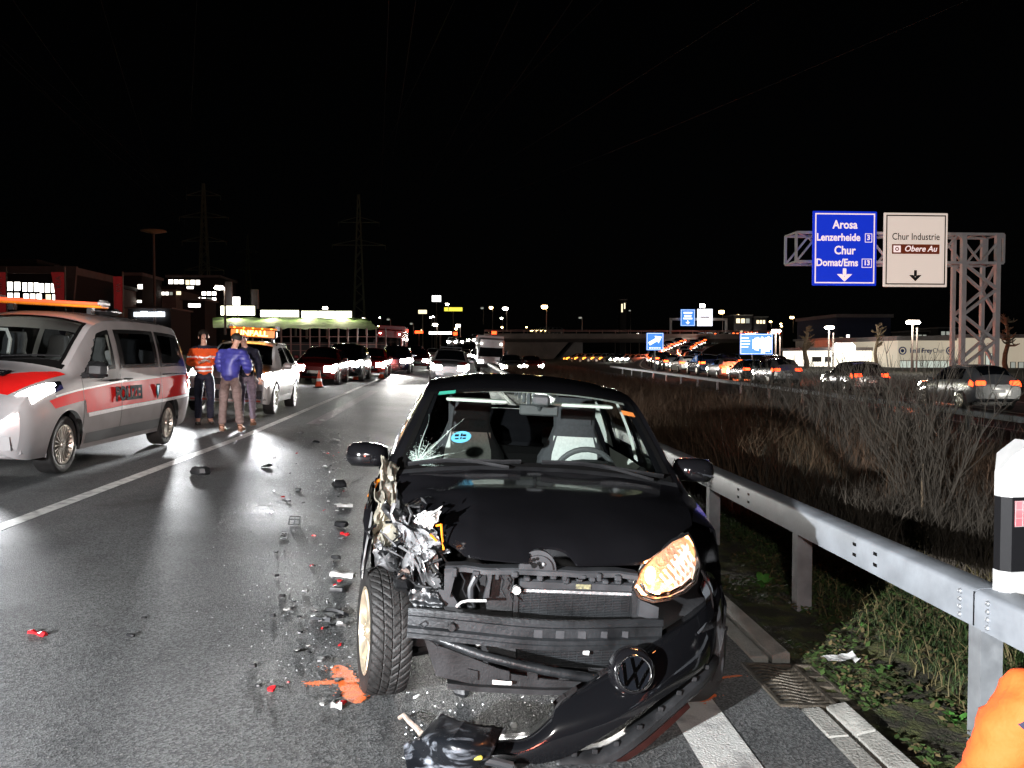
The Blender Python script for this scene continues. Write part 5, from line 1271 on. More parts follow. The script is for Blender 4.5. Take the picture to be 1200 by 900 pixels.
# lorries in the queue
def lorry(name, x, y, z, cabm, boxm, label, W=2.4, H=3.4, LB=6, cat='lorry', glow_m='head_glow'):
    e = empty(name, (x, y, z), (0, BANK, 0), label, cat)
    b = mb(); b.cbox((0, .9, .55 + (H * .36)), (W * .96, 1.8, H * .72), b=.08); c = b.build('cab', cabm, e, angle=30)
    b = mb(); b.prism([V(-W * .42, -.005, H * .66), V(W * .42, -.005, H * .66), V(W * .44, -.005, H * .42), V(-W * .44, -.005, H * .42)], (0, -.01, 0), (0, .02, 0)); b.build('windscreen', 'black_glass', c)
    b = mb(); b.cbox((0, 2.2 + LB / 2, .9 + (H - .9) / 2), (W, LB, H - .9), b=.02); b.build('box_body', boxm, e)
    for sg in (1, -1):
        b = mb(); b.cbox((sg * W * .36, -.02, .75), (.36, .06, .2), b=.3); b.build('headlight', glow_m, e)
        b = mb(); b.cbox((sg * W * .36, -.02, H * .76), (.16, .06, .08), b=.3); b.build('marker_lamp', 'lamp_glow', e)
        for yy in (1.1, 2.2 + LB * .75): wheel(e, sg * (W / 2 - .18), yy, .46, .46, .3, sg, detail=False, spokes=6)
        b = mb(); b.cbox((sg * (W / 2 + .15), .15, H * .52), (.2, .12, .5), b=.3); b.build('door_mirror', 'black_plastic', e)
    b = mb(); b.box(-W * .46, -.01, .34, W * .46, .3, .60); b.build('bumper', 'black_plastic', e)
    return e
x = at(455, 420, 78).x; lorry('lorry', x, 78, gz(x, 78), 'red_paint', 'red_paint', 'red lorry with lit marker lamps standing high in the queue')
x = at(574, 420, 62).x; lorry('box_van', x, 62, gz(x, 62), 'silver_paint', 'white_paint', 'white box van with a tall body beyond the wreck roof', 2.0, 2.75, 3.4, 'van')
# traffic cones
for i, (px, py, lb_) in enumerate(((374, 454, 'orange traffic cone with white collar nearest the police SUV'), (417, 446, 'orange traffic cone standing between the two outer cones'), (447, 444, 'orange traffic cone farthest from the police SUV'))):
    p = og(px, py)
    if i == 0:
        c0 = cn = empty('traffic_cone', p)
        b = mb(); b.cbox((0, 0, .02), (.38, .38, .04), b=.3); b.build('base', 'rubber', cn)
        b = mb(); b.lathe([(.15, .04), (.12, .14), (.10, .22), (.062, .42), (.025, .62), (.001, .63)], (0, 0, 0), (0, 0, 1), 16); b.build('cone_body', mat('cone_orange', (.9, .10, .03), .5, noise=.1, nscale=9), cn)
        b = mb(); b.lathe([(.103, .225), (.084, .33)], (0, 0, 0), (0, 0, 1), 16); b.build('collar', 'reflective', cn)
    else: cn = copy_tree(c0); cn.location = p
    tag(cn, lb_, 'traffic cone', 'traffic cones closing the lane')
# ================================================================ PEOPLE
def skin(name, nodes, edges, mats, parent=None, sub=2, root=0, fmat=None, wr_=0., seed_=0.):
    """continuous surface grown round a skeleton: nodes {key: (pos, rx, ry)}"""
    keys = list(nodes); ix = {k: i for i, k in enumerate(keys)}
    me = bpy.data.meshes.new(name); bm = bmesh.new(); lay = bm.verts.layers.skin.verify(); vs = []
    for k in keys:
        p, rx, *ry = nodes[k]; v = bm.verts.new(Vector(p)); v[lay].radius = (rx, ry[0] if ry else rx); vs.append(v)
    vs[root][lay].use_root = True
    for a, c in edges: bm.edges.new((vs[ix[a]], vs[ix[c]]))
    bm.to_mesh(me); bm.free()
    o = bpy.data.objects.new(name, me); COL.objects.link(o)
    m = o.modifiers.new('skin', 'SKIN'); m.branch_smoothing = .6; m.use_smooth_shade = True
    m = o.modifiers.new('sub', 'SUBSURF'); m.levels = sub; m.render_levels = sub
    dg = bpy.context.evaluated_depsgraph_get(); dg.update()
    ne = bpy.data.meshes.new_from_object(o.evaluated_get(dg)); bpy.data.objects.remove(o); bpy.data.meshes.remove(me)
    ne.name = name; ne.materials.clear()
    for q in (mats if isinstance(mats, (list, tuple)) else [mats]): ne.materials.append(M[q] if isinstance(q, str) else q)
    if fmat:
        for p in ne.polygons: p.material_index = fmat(p.center)
    if wr_:
        for v in ne.vertices: c = v.co; v.co = c + v.normal * wr_ * (vnoise(c.x + seed_, c.y, c.z * 1.6, 8) + .6 * vnoise(c.x, c.y + seed_, c.z * 2.2, 19))
    ne.shade_smooth()
    o = bpy.data.objects.new(name, ne); COL.objects.link(o)
    if parent is not None: o.parent = parent
    return o
def hand(nodes, edges, wrist, wp, d, nrm, pre, s=1., curl=.5):
    """palm with five bent fingers; d finger direction, nrm palm normal"""
    d = d.normalized(); nrm = (nrm - d * nrm.dot(d)).normalized(); sd = d.cross(nrm)
    nodes[pre + 'palm'] = (wp + d * .055 * s, .026 * s, .018 * s); edges.append((wrist, pre + 'palm'))
    for i, (off, ln) in enumerate(((-.030, .065), (-.010, .078), (.010, .074), (.029, .058))):
        b0 = wp + d * .095 * s + sd * off * s; nodes[pre + 'k%d' % i] = (b0, .0095 * s); edges.append((pre + 'palm', pre + 'k%d' % i))
        b1 = b0 + (d * math.cos(curl) + nrm * math.sin(curl)) * ln * .5 * s; b2 = b1 + (d * math.cos(curl * 2) + nrm * math.sin(curl * 2)) * ln * .5 * s
        nodes[pre + 'm%d' % i] = (b1, .0085 * s); nodes[pre + 't%d' % i] = (b2, .0075 * s); edges += [(pre + 'k%d' % i, pre + 'm%d' % i), (pre + 'm%d' % i, pre + 't%d' % i)]
    t0 = wp + d * .035 * s - sd * .036 * s; t1 = t0 + (d * .7 - sd * .5 + nrm * .3) * .035 * s; t2 = t1 + (d * .9 + nrm * .3) * .028 * s
    nodes[pre + 'th0'] = (t0, .012 * s); nodes[pre + 'th1'] = (t1, .0105 * s); nodes[pre + 'th2'] = (t2, .009 * s)
    edges += [(pre + 'palm', pre + 'th0'), (pre + 'th0', pre + 'th1'), (pre + 'th1', pre + 'th2')]
def person(loc, rz, label, J, jacket, trousers, shoe, hair=None, jmat_f=None, jfat=1., hat=None, puffs=False, head_dir=V(0, -1, 0), hair_full=True, rx=0):
    """J: joints in metres, the figure faces -y; l/r are the figure's sides at +x/-x"""
    e = empty('person', loc, (0, 0, rz), label, 'person')
    J = {k: Vector(v) for k, v in J.items()}
    hd = J['head']; nk = J['neck']; ch = J['chest']; pv = J['pelvis']
    f = head_dir.normalized(); upv = (hd - nk).normalized()
    N = {'pelvis': (pv, .10, .085), 'spine': ((pv * .55 + ch * .45), .12, .095), 'chest': (ch, .145, .105), 'neck0': (ch.lerp(nk, .8), .07, .065), 'neck': (nk, .056, .056),
         'jaw': (hd - upv * .045 + f * .03, .062, .064), 'skull': (hd + upv * .03 - f * .008, .078, .086), 'crown': (hd + upv * .085 - f * .012, .052, .06),
         'nose': (hd - upv * .012 + f * .098, .012, .012)}
    E = [('pelvis', 'spine'), ('spine', 'chest'), ('chest', 'neck0'), ('neck0', 'neck'), ('neck', 'jaw'), ('jaw', 'skull'), ('skull', 'crown'), ('skull', 'nose')]
    for s in 'lr':
        sh_, el, wr_, hp, kn, an, to = [J[s + k] for k in ('sh', 'el', 'wr', 'hip', 'knee', 'ank', 'toe')]
        N.update({s + 'sh': (sh_, .062), s + 'el': (el, .045), s + 'wr': (wr_, .030), s + 'hip': (hp, .072), s + 'th': (hp.lerp(kn, .5), .068), s + 'knee': (kn, .058), s + 'calf': (kn.lerp(an, .35), .055), s + 'ank': (an, .042), s + 'toe': (to, .04)})
        E += [('chest', s + 'sh'), (s + 'sh', s + 'el'), (s + 'el', s + 'wr'), ('pelvis', s + 'hip'), (s + 'hip', s + 'th'), (s + 'th', s + 'knee'), (s + 'knee', s + 'calf'), (s + 'calf', s + 'ank'), (s + 'ank', s + 'toe')]
        hand(N, E, s + 'wr', wr_, wr_ - el, J.get(s + 'palm', V(0 if s == 'l' else 0, -1, -.3)), s)
    skin('body', N, E, 'skin', e)
    # jacket
    g = .022 * jfat; NJ = {'hem': (pv + (pv - ch).normalized() * .09, .158 + g, .130 + g), 'sp': (pv * .55 + ch * .45, .148 + g, .12 + g), 'chest': (ch, .162 + g, .128 + g), 'col': (ch.lerp(nk, .86), .075 + g * .6, .072 + g * .6)}
    EJ = [('hem', 'sp'), ('sp', 'chest'), ('chest', 'col')]
    for s in 'lr':
        sh_, el, wr_ = [J[s + k] for k in ('sh', 'el', 'wr')]
        NJ.update({s + 'sh': (sh_, .078 + g), s + 'ua': (sh_.lerp(el, .5), .066 + g * .8), s + 'el': (el, .060 + g * .7), s + 'fa': (el.lerp(wr_, .5), .054 + g * .5), s + 'cuff': (el.lerp(wr_, 1.0), .046 + g * .35)})
        EJ += [('chest', s + 'sh'), (s + 'sh', s + 'ua'), (s + 'ua', s + 'el'), (s + 'el', s + 'fa'), (s + 'fa', s + 'cuff')]
    if puffs:   # quilted rings
        jo = skin('jacket', NJ, EJ, jacket, e, sub=3, wr_=.008)
        ax = (ch - pv).normalized()
        for v in jo.data.vertices:
            h = (v.co - pv).dot(ax); v.co += v.normal * .020 * abs(math.sin(h * 2 * math.pi / .15))
        jo.data.update()
    else:
        jo = skin('jacket', NJ, EJ, jacket, e, sub=3, fmat=jmat_f, wr_=.016, seed_=loc.x)
    # trousers
    NT = {'waist': (pv + V(0, 0, .12), .14, .118), 'seat': (pv + V(0, 0, -.06), .135, .12)}; ET = [('waist', 'seat')]
    for s in 'lr':
        hp, kn, an = [J[s + k] for k in ('hip', 'knee', 'ank')]
        NT.update({s + 'hip': (hp, .105), s + 'th': (hp.lerp(kn, .5), .092), s + 'kn': (kn, .074), s + 'cf': (kn.lerp(an, .5), .072), s + 'hm': (kn.lerp(an, .93), .070)})
        ET += [('seat', s + 'hip'), (s + 'hip', s + 'th'), (s + 'th', s + 'kn'), (s + 'kn', s + 'cf'), (s + 'cf', s + 'hm')]
    skin('trousers', NT, ET, trousers, e, sub=3, wr_=.014, seed_=loc.y)
    for s in 'lr':
        an, to = J[s + 'ank'], J[s + 'toe']; d = (to - an); d.z = 0; d.normalize()
        skin('shoe', {'heel': (V(an.x, an.y, .05) - d * .05, .045, .05), 'mid': (V(an.x, an.y, .05) + d * .06, .046, .045), 'toe': (V(an.x, an.y, .042) + d * .16, .046, .036), 'shaft': (V(an.x, an.y, .12), .052, .05)}, [('heel', 'mid'), ('mid', 'toe'), ('heel', 'shaft')], shoe, e, sub=2)
    if hair:
        b = mb(); c = hd + upv * .035 - f * .014; Pt = []
        u_, v_ = frame(upv); sdv = upv.cross(f).normalized()
        for i in range(9):
            a = math.pi * .5 * (1 - i / 8) if hair_full else 0
            lat_ = -0.35 + (math.pi / 2 + .35) * i / 8; row = []
            for j in range(25):
                t = 2 * math.pi * j / 24; dirv = (f * math.cos(t) + sdv * math.sin(t)); fr = max(0, math.cos(t))
                la = max(lat_, -.35 + fr * 1.05)
                rr = .098 + .008 * vnoise(i * .9, math.cos(t) * 2, math.sin(t) * 2)
                row.append(c + dirv * rr * math.cos(la) * (1.04 if True else 1) + upv * rr * math.sin(la) * 1.02)
            Pt.append(row)
        b.grid(Pt); b.build('hair', hair, e, angle=70)
    sdv = upv.cross(f).normalized()
    for q in (1, -1):
        b = mb(); b.ball(hd + upv * .012 + f * .074 + sdv * .031 * q, .0105, 8); b.build('eye', 'letter_black', e)
        b = mb(); b.ball(hd - upv * .005 - f * .01 + sdv * .088 * q, .026, 8, sc3=(.45, .8, 1.2)); b.build('ear', 'skin', e)
    b = mb(); b.tube([hd - upv * .058 + f * .083 + sdv * k for k in (-.024, -.008, .008, .024)], [.004, .006, .006, .004], 6); b.build('mouth', mat('lips', (.35, .12, .10), .5) if 'lips' not in bpy.data.materials else bpy.data.materials['lips'], e)
    return e
STAND = dict(pelvis=(0, 0, .98), chest=(0, .0, 1.36), neck=(0, -.01, 1.56), head=(0, -.03, 1.69),
    lsh=(.19, 0, 1.45), lel=(.25, .03, 1.16), lwr=(.24, -.08, .92), rsh=(-.19, 0, 1.45), rel=(-.25, .03, 1.16), rwr=(-.24, -.08, .92),
    lhip=(.10, 0, .90), lknee=(.11, -.02, .50), lank=(.12, .02, .09), ltoe=(.13, -.13, .045), rhip=(-.10, 0, .90), rknee=(-.11, -.02, .50), rank=(-.12, .02, .09), rtoe=(-.13, -.13, .045))
def orange_vest(c):   # reflective bands and navy yoke by height
    if c.z > 1.46: return 2
    for z in (1.10, 1.03): 
        if abs(c.z - z) < .015: return 1
    if abs(c.z - 1.30) < .018 and abs(c.x) < .3: return 1
    return 0
p = og(240, 498); pj = dict(STAND); pj.update(head=(.0, -.075, 1.68), neck=(0, -.03, 1.555), lel=(.27, -.02, 1.18), lwr=(.10, -.25, 1.22), rel=(-.27, .0, 1.18), rwr=(-.07, -.27, 1.20), lpalm=(0, 0, 1), rpalm=(0, 0, 1), lank=(.10, .06, .09), ltoe=(.14, -.09, .045))
po = person(p, R(14), 'person in orange and navy police jacket with reflective bands looking down at a notepad', pj, ['orange_cloth', 'reflective', 'navy_cloth'], 'navy_cloth', 'leather', 'hair_dark', jmat_f=orange_vest, jfat=1.3, head_dir=V(.15, -.85, -.5))
b = mb(); b.cbox((.02, -.33, 1.24), (.13, .17, .012), b=.2); nb = b.build('notepad', 'white_plastic', None); nb.matrix_world = po.matrix_basis.copy(); tag(nb, 'small white notepad held by the person in the orange jacket', 'notepad')
p = og(270, 506)
pj = dict(STAND); pj.update(chest=(.03, .03, 1.34), neck=(.07, .06, 1.53), head=(.10, .08, 1.655), lsh=(.22, .03, 1.43), rsh=(-.16, .03, 1.42), lel=(.30, .10, 1.17), lwr=(.22, .30, 1.10), rel=(-.24, .10, 1.16), rwr=(-.08, .28, 1.10), lhip=(.11, 0, .9), lknee=(.14, .01, .5), lank=(.17, .03, .09), ltoe=(.18, .18, .045), rhip=(-.10, 0, .9), rknee=(-.13, .01, .5), rank=(-.16, .0, .09), rtoe=(-.17, .15, .045))
person(p, R(-8), 'person in blue quilted jacket and taupe trousers with back turned to the wreck', pj, 'blue_quilt', 'taupe_cloth', 'brown_leather', 'hair_dark', puffs=True, jfat=2.0, head_dir=V(.2, .95, -.2))
p = og(289, 499)
pj = dict(STAND); pj.update(head=(-.06, -.05, 1.70), neck=(-.03, -.02, 1.57))
person(p, R(25), 'bald person in grey violet trousers standing behind the blue quilted jacket', pj, 'navy_cloth', 'grey_violet_cloth', 'brown_leather', None, jfat=1.2, head_dir=V(-.4, -.9, -.1))
# crouching rescuer at the right edge
cx, cy = 1.69, 1.98
cj = dict(pelvis=(0, -.05, .34), chest=(0, .14, .69), neck=(.02, .22, .87), head=(.03, .29, .98), lsh=(.19, .16, .77), lel=(.31, .22, .52), lwr=(.22, .42, .40), rsh=(-.19, .15, .80), rel=(-.245, .22, .53), rwr=(-.20, .38, .38),
    lhip=(.11, 0, .32), lknee=(.17, .40, .44), lank=(.15, .12, .09), ltoe=(.16, .28, .045), rhip=(-.11, 0, .32), rknee=(-.17, .38, .42), rank=(-.15, .10, .09), rtoe=(-.16, .26, .045))
pc_ = person(V(cx, cy, gz(cx, cy)), 0, 'person in bright orange jacket crouching at the right edge by the guard rail', cj, ['jacket_two_tone'], 'navy_cloth', 'leather', 'hair_dark', jfat=1.5, head_dir=V(0, .9, -.3))
# ================================================================ GUARD RAILS AND POSTS
def rail_profile(): # box beam: front face, rounded top edge, top face
    return [(0, -.165), (.0, -.02), (.008, -.006), (.022, .0), (.135, .004), (.15, -.004), (.155, -.03), (.155, -.15), (.145, -.165)]
def guard_rail(name, label, x0, y0, y1, zt, posts, joint, m, seg=4.0, pm='galv_dull', side=1):
    e = empty(name, (x0, y0, gz(x0, y0)), label=label, cat='guard rail'); inv = Matrix.Translation(-e.location)
    y = y0; pr = rail_profile()
    while y < y1 - .1:
        ya, yb = y + .003, min(y + seg, y1) - .003
        b = mb(); n = 4
        b.rings([[V(x0 + side * px, yy, gz(x0, yy) + zt + pz) for px, pz in pr] for yy in [ya + (yb - ya) * i / n for i in range(n + 1)]])
        o = b.build('beam', m, None, angle=40); o.parent = e; o.matrix_parent_inverse = inv
        y += seg
    yj = y0 + seg
    while yj < min(y1, 30):
        for k in range(4):
            for dy in (-.10, .10):
                z = gz(x0, yj) + zt - .035 - .035 * k; b = mb(); b.lathe([(.001, -.012), (.008, -.010), (.013, -.003), (.013, .0)], (x0, yj + dy, z), (side, 0, 0), 8)
                o = b.build('rail_bolt', 'galv_dull', e, angle=60); o.parent = e; o.matrix_parent_inverse = inv
        b = mb(); b.box(x0 - .002 * side, yj - .004, gz(x0, yj) + zt - .16, x0 + .006 * side, yj + .004, gz(x0, yj) + zt - .01); o = b.build('rail_joint', 'frit', e); o.matrix_parent_inverse = inv
        yj += seg
    y = y0 + posts / 2
    while y < min(y1, 30):   # slots
        for dy in (-.12, .12):
            for k in (0, 1):
                z = gz(x0, y) + zt - .05 - .06 * k; b = mb(); b.box(x0 - .0025 * side, y + dy - .02, z - .009, x0 + .004 * side, y + dy + .02, z + .009); o = b.build('slot', 'frit', e, smooth=False); o.matrix_parent_inverse = inv
        y += posts
    y = y0 + joint
    while y < min(y1, 80):
        xx = x0 + side * .075; z0 = gz(xx, y) - .25; z1 = gz(x0, y) + zt - .165
        b = mb()  # C-shaped post: web and two flanges
        b.box(xx - .05, y - .045, z0, xx + .05, y - .038, z1 + .02); b.box(xx - .05, y - .038, z0, xx - .043, y + .045, z1 + .02); b.box(xx + .043, y - .038, z0, xx + .05, y + .045, z1 + .02)
        o = b.build('post', pm, e, smooth=False); o.matrix_parent_inverse = inv
        y += posts
    return e
guard_rail('guard_rail', 'galvanised box beam guard rail beside the wreck on the road verge', 2.25, -.45, 75.55, .70, 2.0, 4.03, 'galv')
guard_rail('guard_rail', 'far guard rail between the dark slip road and the stream of red lamps', 14.85, 10, 82, .60, 4.0, 2.0, 'galv', pm='galv_dull')
# delineator post at the right edge
dx, dy = 2.385, 3.52
de = empty('delineator_post', (dx, dy, gz(dx, dy) + .70), (0, 0, R(6)), 'white delineator post with black band and reflector clamped on the guard rail', 'road marker')
b = mb()
def dsec(z, w=.062, t=.05, cut=0.): return [V(-w, -t * .4, z), V(-w * .5, -t, z), (V(w, -t, z)), V(w, t, z), V(-w * .5, t, z), V(-w, t * .4, z)]
b.rings([dsec(.42), dsec(.52), [V(-.06, -.02, .54), V(-.03, -.048, .60), V(.06, -.05, .66), V(.06, .05, .66), V(-.03, .048, .60), V(-.06, .02, .53)]]); b.build('post_head', 'white_plastic', de, angle=30)
b = mb(); q0, q1 = dsec(.10, .0605, .0485), dsec(.42, .0605, .0485); b.rings([q0, q1]); bb_ = b.build('black_band', mat('band_black', (.007, .007, .008), .6, spec=.2), de, angle=30)
for p_ in bb_.data.vertices: pass
b = mb(); b.rings([dsec(-.045), dsec(.10)]); b.build('post_foot', 'white_plastic', de, angle=30)
b = mb(); b.cbox((.012, 0, -.10), (.09, .08, .10), b=.2); b.cbox((.0, .0, -.155), (.12, .11, .02), b=.2); b.build('clamp', 'black_plastic', de)
b = mb(); b.cyl((0, -.02, -.2), (0, -.02, -.15), .012); b.build('clamp_bolt', 'galv_dull', de)
M['reflector_pink'] = mat('reflector_pink', (.50, .10, .12), .3, col2=(.55, .22, .24), nscale=9)
rf = mb(); rf.box(-.018, -.053, .295, .052, -.049, .405); ro = rf.build('reflector', 'reflector_pink', de)
b = mb()
for k in range(4): b.box(-.018, -.0545, .295 + .0358 * k, .052, -.053, .2965 + .0358 * k)
for k in range(3): b.box(-.018 + .0343 * k, -.0545, .2965, -.0165 + .0343 * k, -.053, .405)
b.build('reflector_grid', 'white_plastic', ro, smooth=False)
# ================================================================ SIGN GANTRY
M['sign_blue'] = mat('sign_blue', (.008, .05, .62), .45, emit=(.01, .04, .8), estr=.55)  # gantry sign colours emit a little, in place of light falling on them
M['sign_white'] = mat('sign_white', (.8, .74, .68), .5, emit=(1, .82, .70), estr=.52)
M['sign_brown'] = mat('sign_brown', (.16, .035, .015), .5, emit=(.2, .03, .01), estr=.4)
M['sign_ink'] = mat('sign_ink', (.02, .02, .02), .5); M['sign_ink_w'] = mat('sign_ink_w', (.85, .75, .72), .5, emit=(1, .78, .76), estr=.85)
M['gantry_steel'] = mat('gantry_steel', (.50, .495, .49), .6, .1, .1, 2)
GY = 45.0
def flat(b, pts, th=.02):
    b.prism(pts, (0, 0, 0), (0, -th, 0))
ga = empty('sign_gantry', at(1150, 440, GY), label='tall lattice steel gantry carrying two overhead direction signs', cat='gantry'); ga.location.z = gz(ga.location.x, GY); gi = Matrix.Translation(-ga.location)
def gpart(b, name, m='gantry_steel', smooth=False, par=ga):
    o = b.build(name, m, None, smooth=smooth); o.parent = par; o.matrix_parent_inverse = gi if par is ga else Matrix(); return o
def chord(name, a, c, w_=.16, m='gantry_steel'):
    b = mb(); b.bar(a, c, w_, w_); return gpart(b, name, m)
zb, zt_ = at(1000, 307, GY).z, at(1000, 273, GY).z
xl, xr = at(933, 290, GY).x, at(1176, 290, GY).x; dy_ = 1.5
zr_b, zr_t = zb - .0, zt_ + .0
for y_ in (0, dy_):
    for z_ in (zb, zt_): chord('chord', V(xl, GY + y_, z_), V(xr, GY + y_, z_), .14)
nb_ = 9
for i in range(nb_ + 1):
    x = xl + (xr - xl) * i / nb_
    for y_ in (0, dy_):
        if i in (0, nb_): chord('strut', V(x, GY + y_, zb), V(x, GY + y_, zt_), .12)
    chord('strut', V(x, GY, zb), V(x, GY + dy_, zb), .09); chord('strut', V(x, GY, zt_), V(x, GY + dy_, zt_), .09)
    if i < nb_:
        x2 = xl + (xr - xl) * (i + 1) / nb_
        for y_ in (0, dy_):
            a, c = (zb, zt_) if i % 2 == 0 else (zt_, zb)
            chord('brace', V(x, GY + y_, a), V(x2, GY + y_, c), .10)
        chord('brace', V(x, GY, zt_), V(x2, GY + dy_, zt_), .08); chord('brace', V(x, GY, zb), V(x2, GY + dy_, zb), .08)
# tower: two planes of uprights
x0, x1 = at(1129, 300, GY).x, at(1169, 300, GY).x; z0 = gz(x1, GY) - .2
ups = [V(x0, GY, 0), V(x1, GY, 0), V(x0 + .35, GY + dy_, 0), V(x1 + .12, GY + dy_, 0)]
for k, u in enumerate(ups): chord('upright', V(u.x, u.y, z0), V(u.x, u.y, zt_), .25 if k < 2 else .20)
for (a, c) in ((0, 1), (2, 3), (1, 3)):
    nz = 5
    for i in range(nz):
        za, zc_ = z0 + (zb - z0) * i / nz, z0 + (zb - z0) * (i + 1) / nz; A, C = (ups[a], ups[c]) if i % 2 else (ups[c], ups[a])
        chord('tower_brace', V(A.x, A.y, za), V(C.x, C.y, zc_), .15)
def sign(name, label, px0, px1, py0, py1, Y, m, frame_m):
    a, c = at(px0, py1, Y), at(px1, py0, Y)
    e = empty(name, ((a.x + c.x) / 2, Y, (a.z + c.z) / 2), label=label, cat='road sign'); W, H = c.x - a.x, c.z - a.z
    b = mb(); b.cbox((0, 0, 0), (W, .10, H), b=.3); bo = b.build('panel', m, e)
    b = mb(); t = H * .016; q = H * .03
    for x0_, z0_, x1_, z1_ in ((-W / 2 + q, H / 2 - q - t, W / 2 - q, H / 2 - q), (-W / 2 + q, -H / 2 + q, W / 2 - q, -H / 2 + q + t), (-W / 2 + q, -H / 2 + q + t, -W / 2 + q + t, H / 2 - q - t), (W / 2 - q - t, -H / 2 + q + t, W / 2 - q, H / 2 - q - t)): b.box(x0_, -.056, z0_, x1_, -.0505, z1_)
    b.build('sign_border', frame_m, e, smooth=False)
    return e, W, H
def stext(e, s, x, z, size, m, **k): return text_mesh('lettering', s, size, m, e, facing(V(x, -.056, z), (1, 0, 0)), **k)
def arrow_down(e, z, s, m):
    b = mb(); b.box(-.10 * s, -.056, z, .10 * s, -.0505, z + .42 * s); b.build('arrow_shaft', m, e, smooth=False)
    b = mb(); b.prism([V(-.44 * s, -.0505, z + .10 * s), V(-.16 * s, -.0505, z + .10 * s), V(0, -.0505, z - .06 * s), V(.16 * s, -.0505, z + .10 * s), V(.44 * s, -.0505, z + .10 * s), V(0, -.0505, z - .32 * s)], (0, 0, 0), (0, -.0065, 0)); b.build('arrow_head', m, e, smooth=False)
SY = GY - .35
e, W, H = sign('direction_sign', 'blue overhead sign reading Arosa Lenzerheide Chur Domat/Ems with down arrow', 951.5, 1027.5, 248, 334.5, SY, 'sign_blue', 'sign_ink_w')
for s, x, z, sz in (('Arosa', .0, .315, .62), ('Lenzerheide', -.36, .145, .54), ('Chur', .0, -.03, .62), ('Domat/Ems', -.42, -.195, .54)):
    stext(e, s, x, z * H, sz, 'sign_ink_w', bold=.014, sx=.90)
for s, x, z in (('3', 1.30, .145), ('13', 1.22, -.195)):
    stext(e, s, x, z * H, .36, 'sign_ink_w', bold=.012)
    w2 = .2 if s == '3' else .28
    b = mb(); t = .035
    for x0_, z0_, x1_, z1_ in ((-w2, .23 - t, w2, .23), (-w2, -.25, w2, -.25 + t), (-w2, -.25 + t, -w2 + t, .23 - t), (w2 - t, -.25 + t, w2, .23 - t)): b.box(x + x0_, -.056, z * H + z0_, x + x1_, -.0505, z * H + z1_)
    b.build('number_frame', 'sign_ink_w', e, smooth=False)
arrow_down(e, -.40 * H + .12, .95, 'sign_ink_w')
e, W, H = sign('direction_sign', 'white overhead sign reading Chur Industrie with brown Obere Au panel', 1034.5, 1110.5, 250, 336, SY, 'sign_white', 'sign_ink')
stext(e, 'Chur Industrie', 0, .175 * H, .52, 'sign_ink', bold=.004, sx=.86)
b = mb(); b.box(-1.32, -.058, -.055 * H, 1.32, -.0505, .075 * H); b.build('brown_panel', 'sign_brown', e, smooth=False)
o = stext(e, 'Obere Au', .26, .012 * H, .44, 'sign_ink_w', bold=.006, shear=.25); o.location.y = -.004
b = mb(); b.box(-1.24, -.062, -.035 * H, -.84, -.0585, .055 * H); b.build('pictogram', 'sign_ink_w', e, smooth=False)
b = mb(); b.lathe([(.11, 0), (.11, -.003), (.06, -.003), (.06, 0)], (-1.04, -.0625, .01 * H), (0, 1, 0), 14); b.build('pictogram_ring', 'sign_brown', e)
arrow_down(e, -.36 * H, .80, 'sign_ink')
for px0, px1, py0, py1, Yb in ((0, 0, 0, 0, 0),): pass
# ================================================================ SMALLER SIGNS ALONG THE CURVE
M['board_blue'] = mat('board_blue', (.03, .18, .60), .4, emit=(.08, .32, .95), estr=.9); M['board_white'] = mat('board_white', (.85, .85, .9), .4, emit=(.9, .92, 1), estr=1.6)  # roadside boards emit too, in place of light thrown back
def posts_(e, xs, z0, z1, r=.07, m='galv_dull'):
    for x in xs: b = mb(); b.cyl((x, .06, z0), (x, .06, z1), r, n=8); b.build('post', m, e)
def ground_sign(name, label, px0, px1, py0, py1, Y, zg, xs, m='board_blue'):
    e, W, H = sign(name, label, px0, px1, py0, py1, Y, m, 'board_white'); posts_(e, [x * W for x in xs], zg - e.location.z, -H / 2 + .02 if False else H * .4); return e, W, H
e, W, H = ground_sign('exit_sign', 'small blue sign with white slanted arrow at the start of the curve', 757.5, 777.5, 390, 410.5, 75, .2, (0,))
b = mb(); d = V(.72, 0, .40).normalized(); n_ = V(-d.z, 0, d.x)
def AP(a, c): return V(0, -.052, .06 * H) + d * a * W + n_ * c * W
b.prism([AP(-.40, -.10), AP(.12, -.10), AP(.12, .10), AP(-.40, .10)], (0, 0, 0), (0, -.008, 0)); b.build('arrow_shaft', 'board_white', e, smooth=False)
b = mb(); b.prism([AP(.10, -.25), AP(.45, 0), AP(.10, .25)], (0, 0, 0), (0, -.008, 0)); b.build('arrow_head', 'board_white', e, smooth=False)
b = mb()
for k in range(5): b.box(-.34 * W + k * .14 * W, -.056, -.40 * H, -.24 * W + k * .14 * W, -.0505, -.33 * H)
b.build('print_line', 'board_white', e, smooth=False)
e, W, H = ground_sign('information_board', 'wide blue information board glaring white on its right half', 867, 905.5, 391, 415.5, 95, .6, (-.12, .28))
b = mb()
for r_, k0 in ((.26, .42), (.12, .50), (-.02, .48), (-.16, .40)): b.box(-.47 * W, -.056, r_ * H, (-.47 + k0 * .55) * W, -.0505, (r_ + .05) * H)
b.build('print_line', 'board_white', e, smooth=False)
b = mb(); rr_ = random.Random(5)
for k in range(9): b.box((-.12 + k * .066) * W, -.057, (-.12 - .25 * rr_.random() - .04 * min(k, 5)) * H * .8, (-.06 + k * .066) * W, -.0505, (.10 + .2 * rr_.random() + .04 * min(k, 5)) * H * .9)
b.build('lit_patch', 'board_white', e, smooth=False)
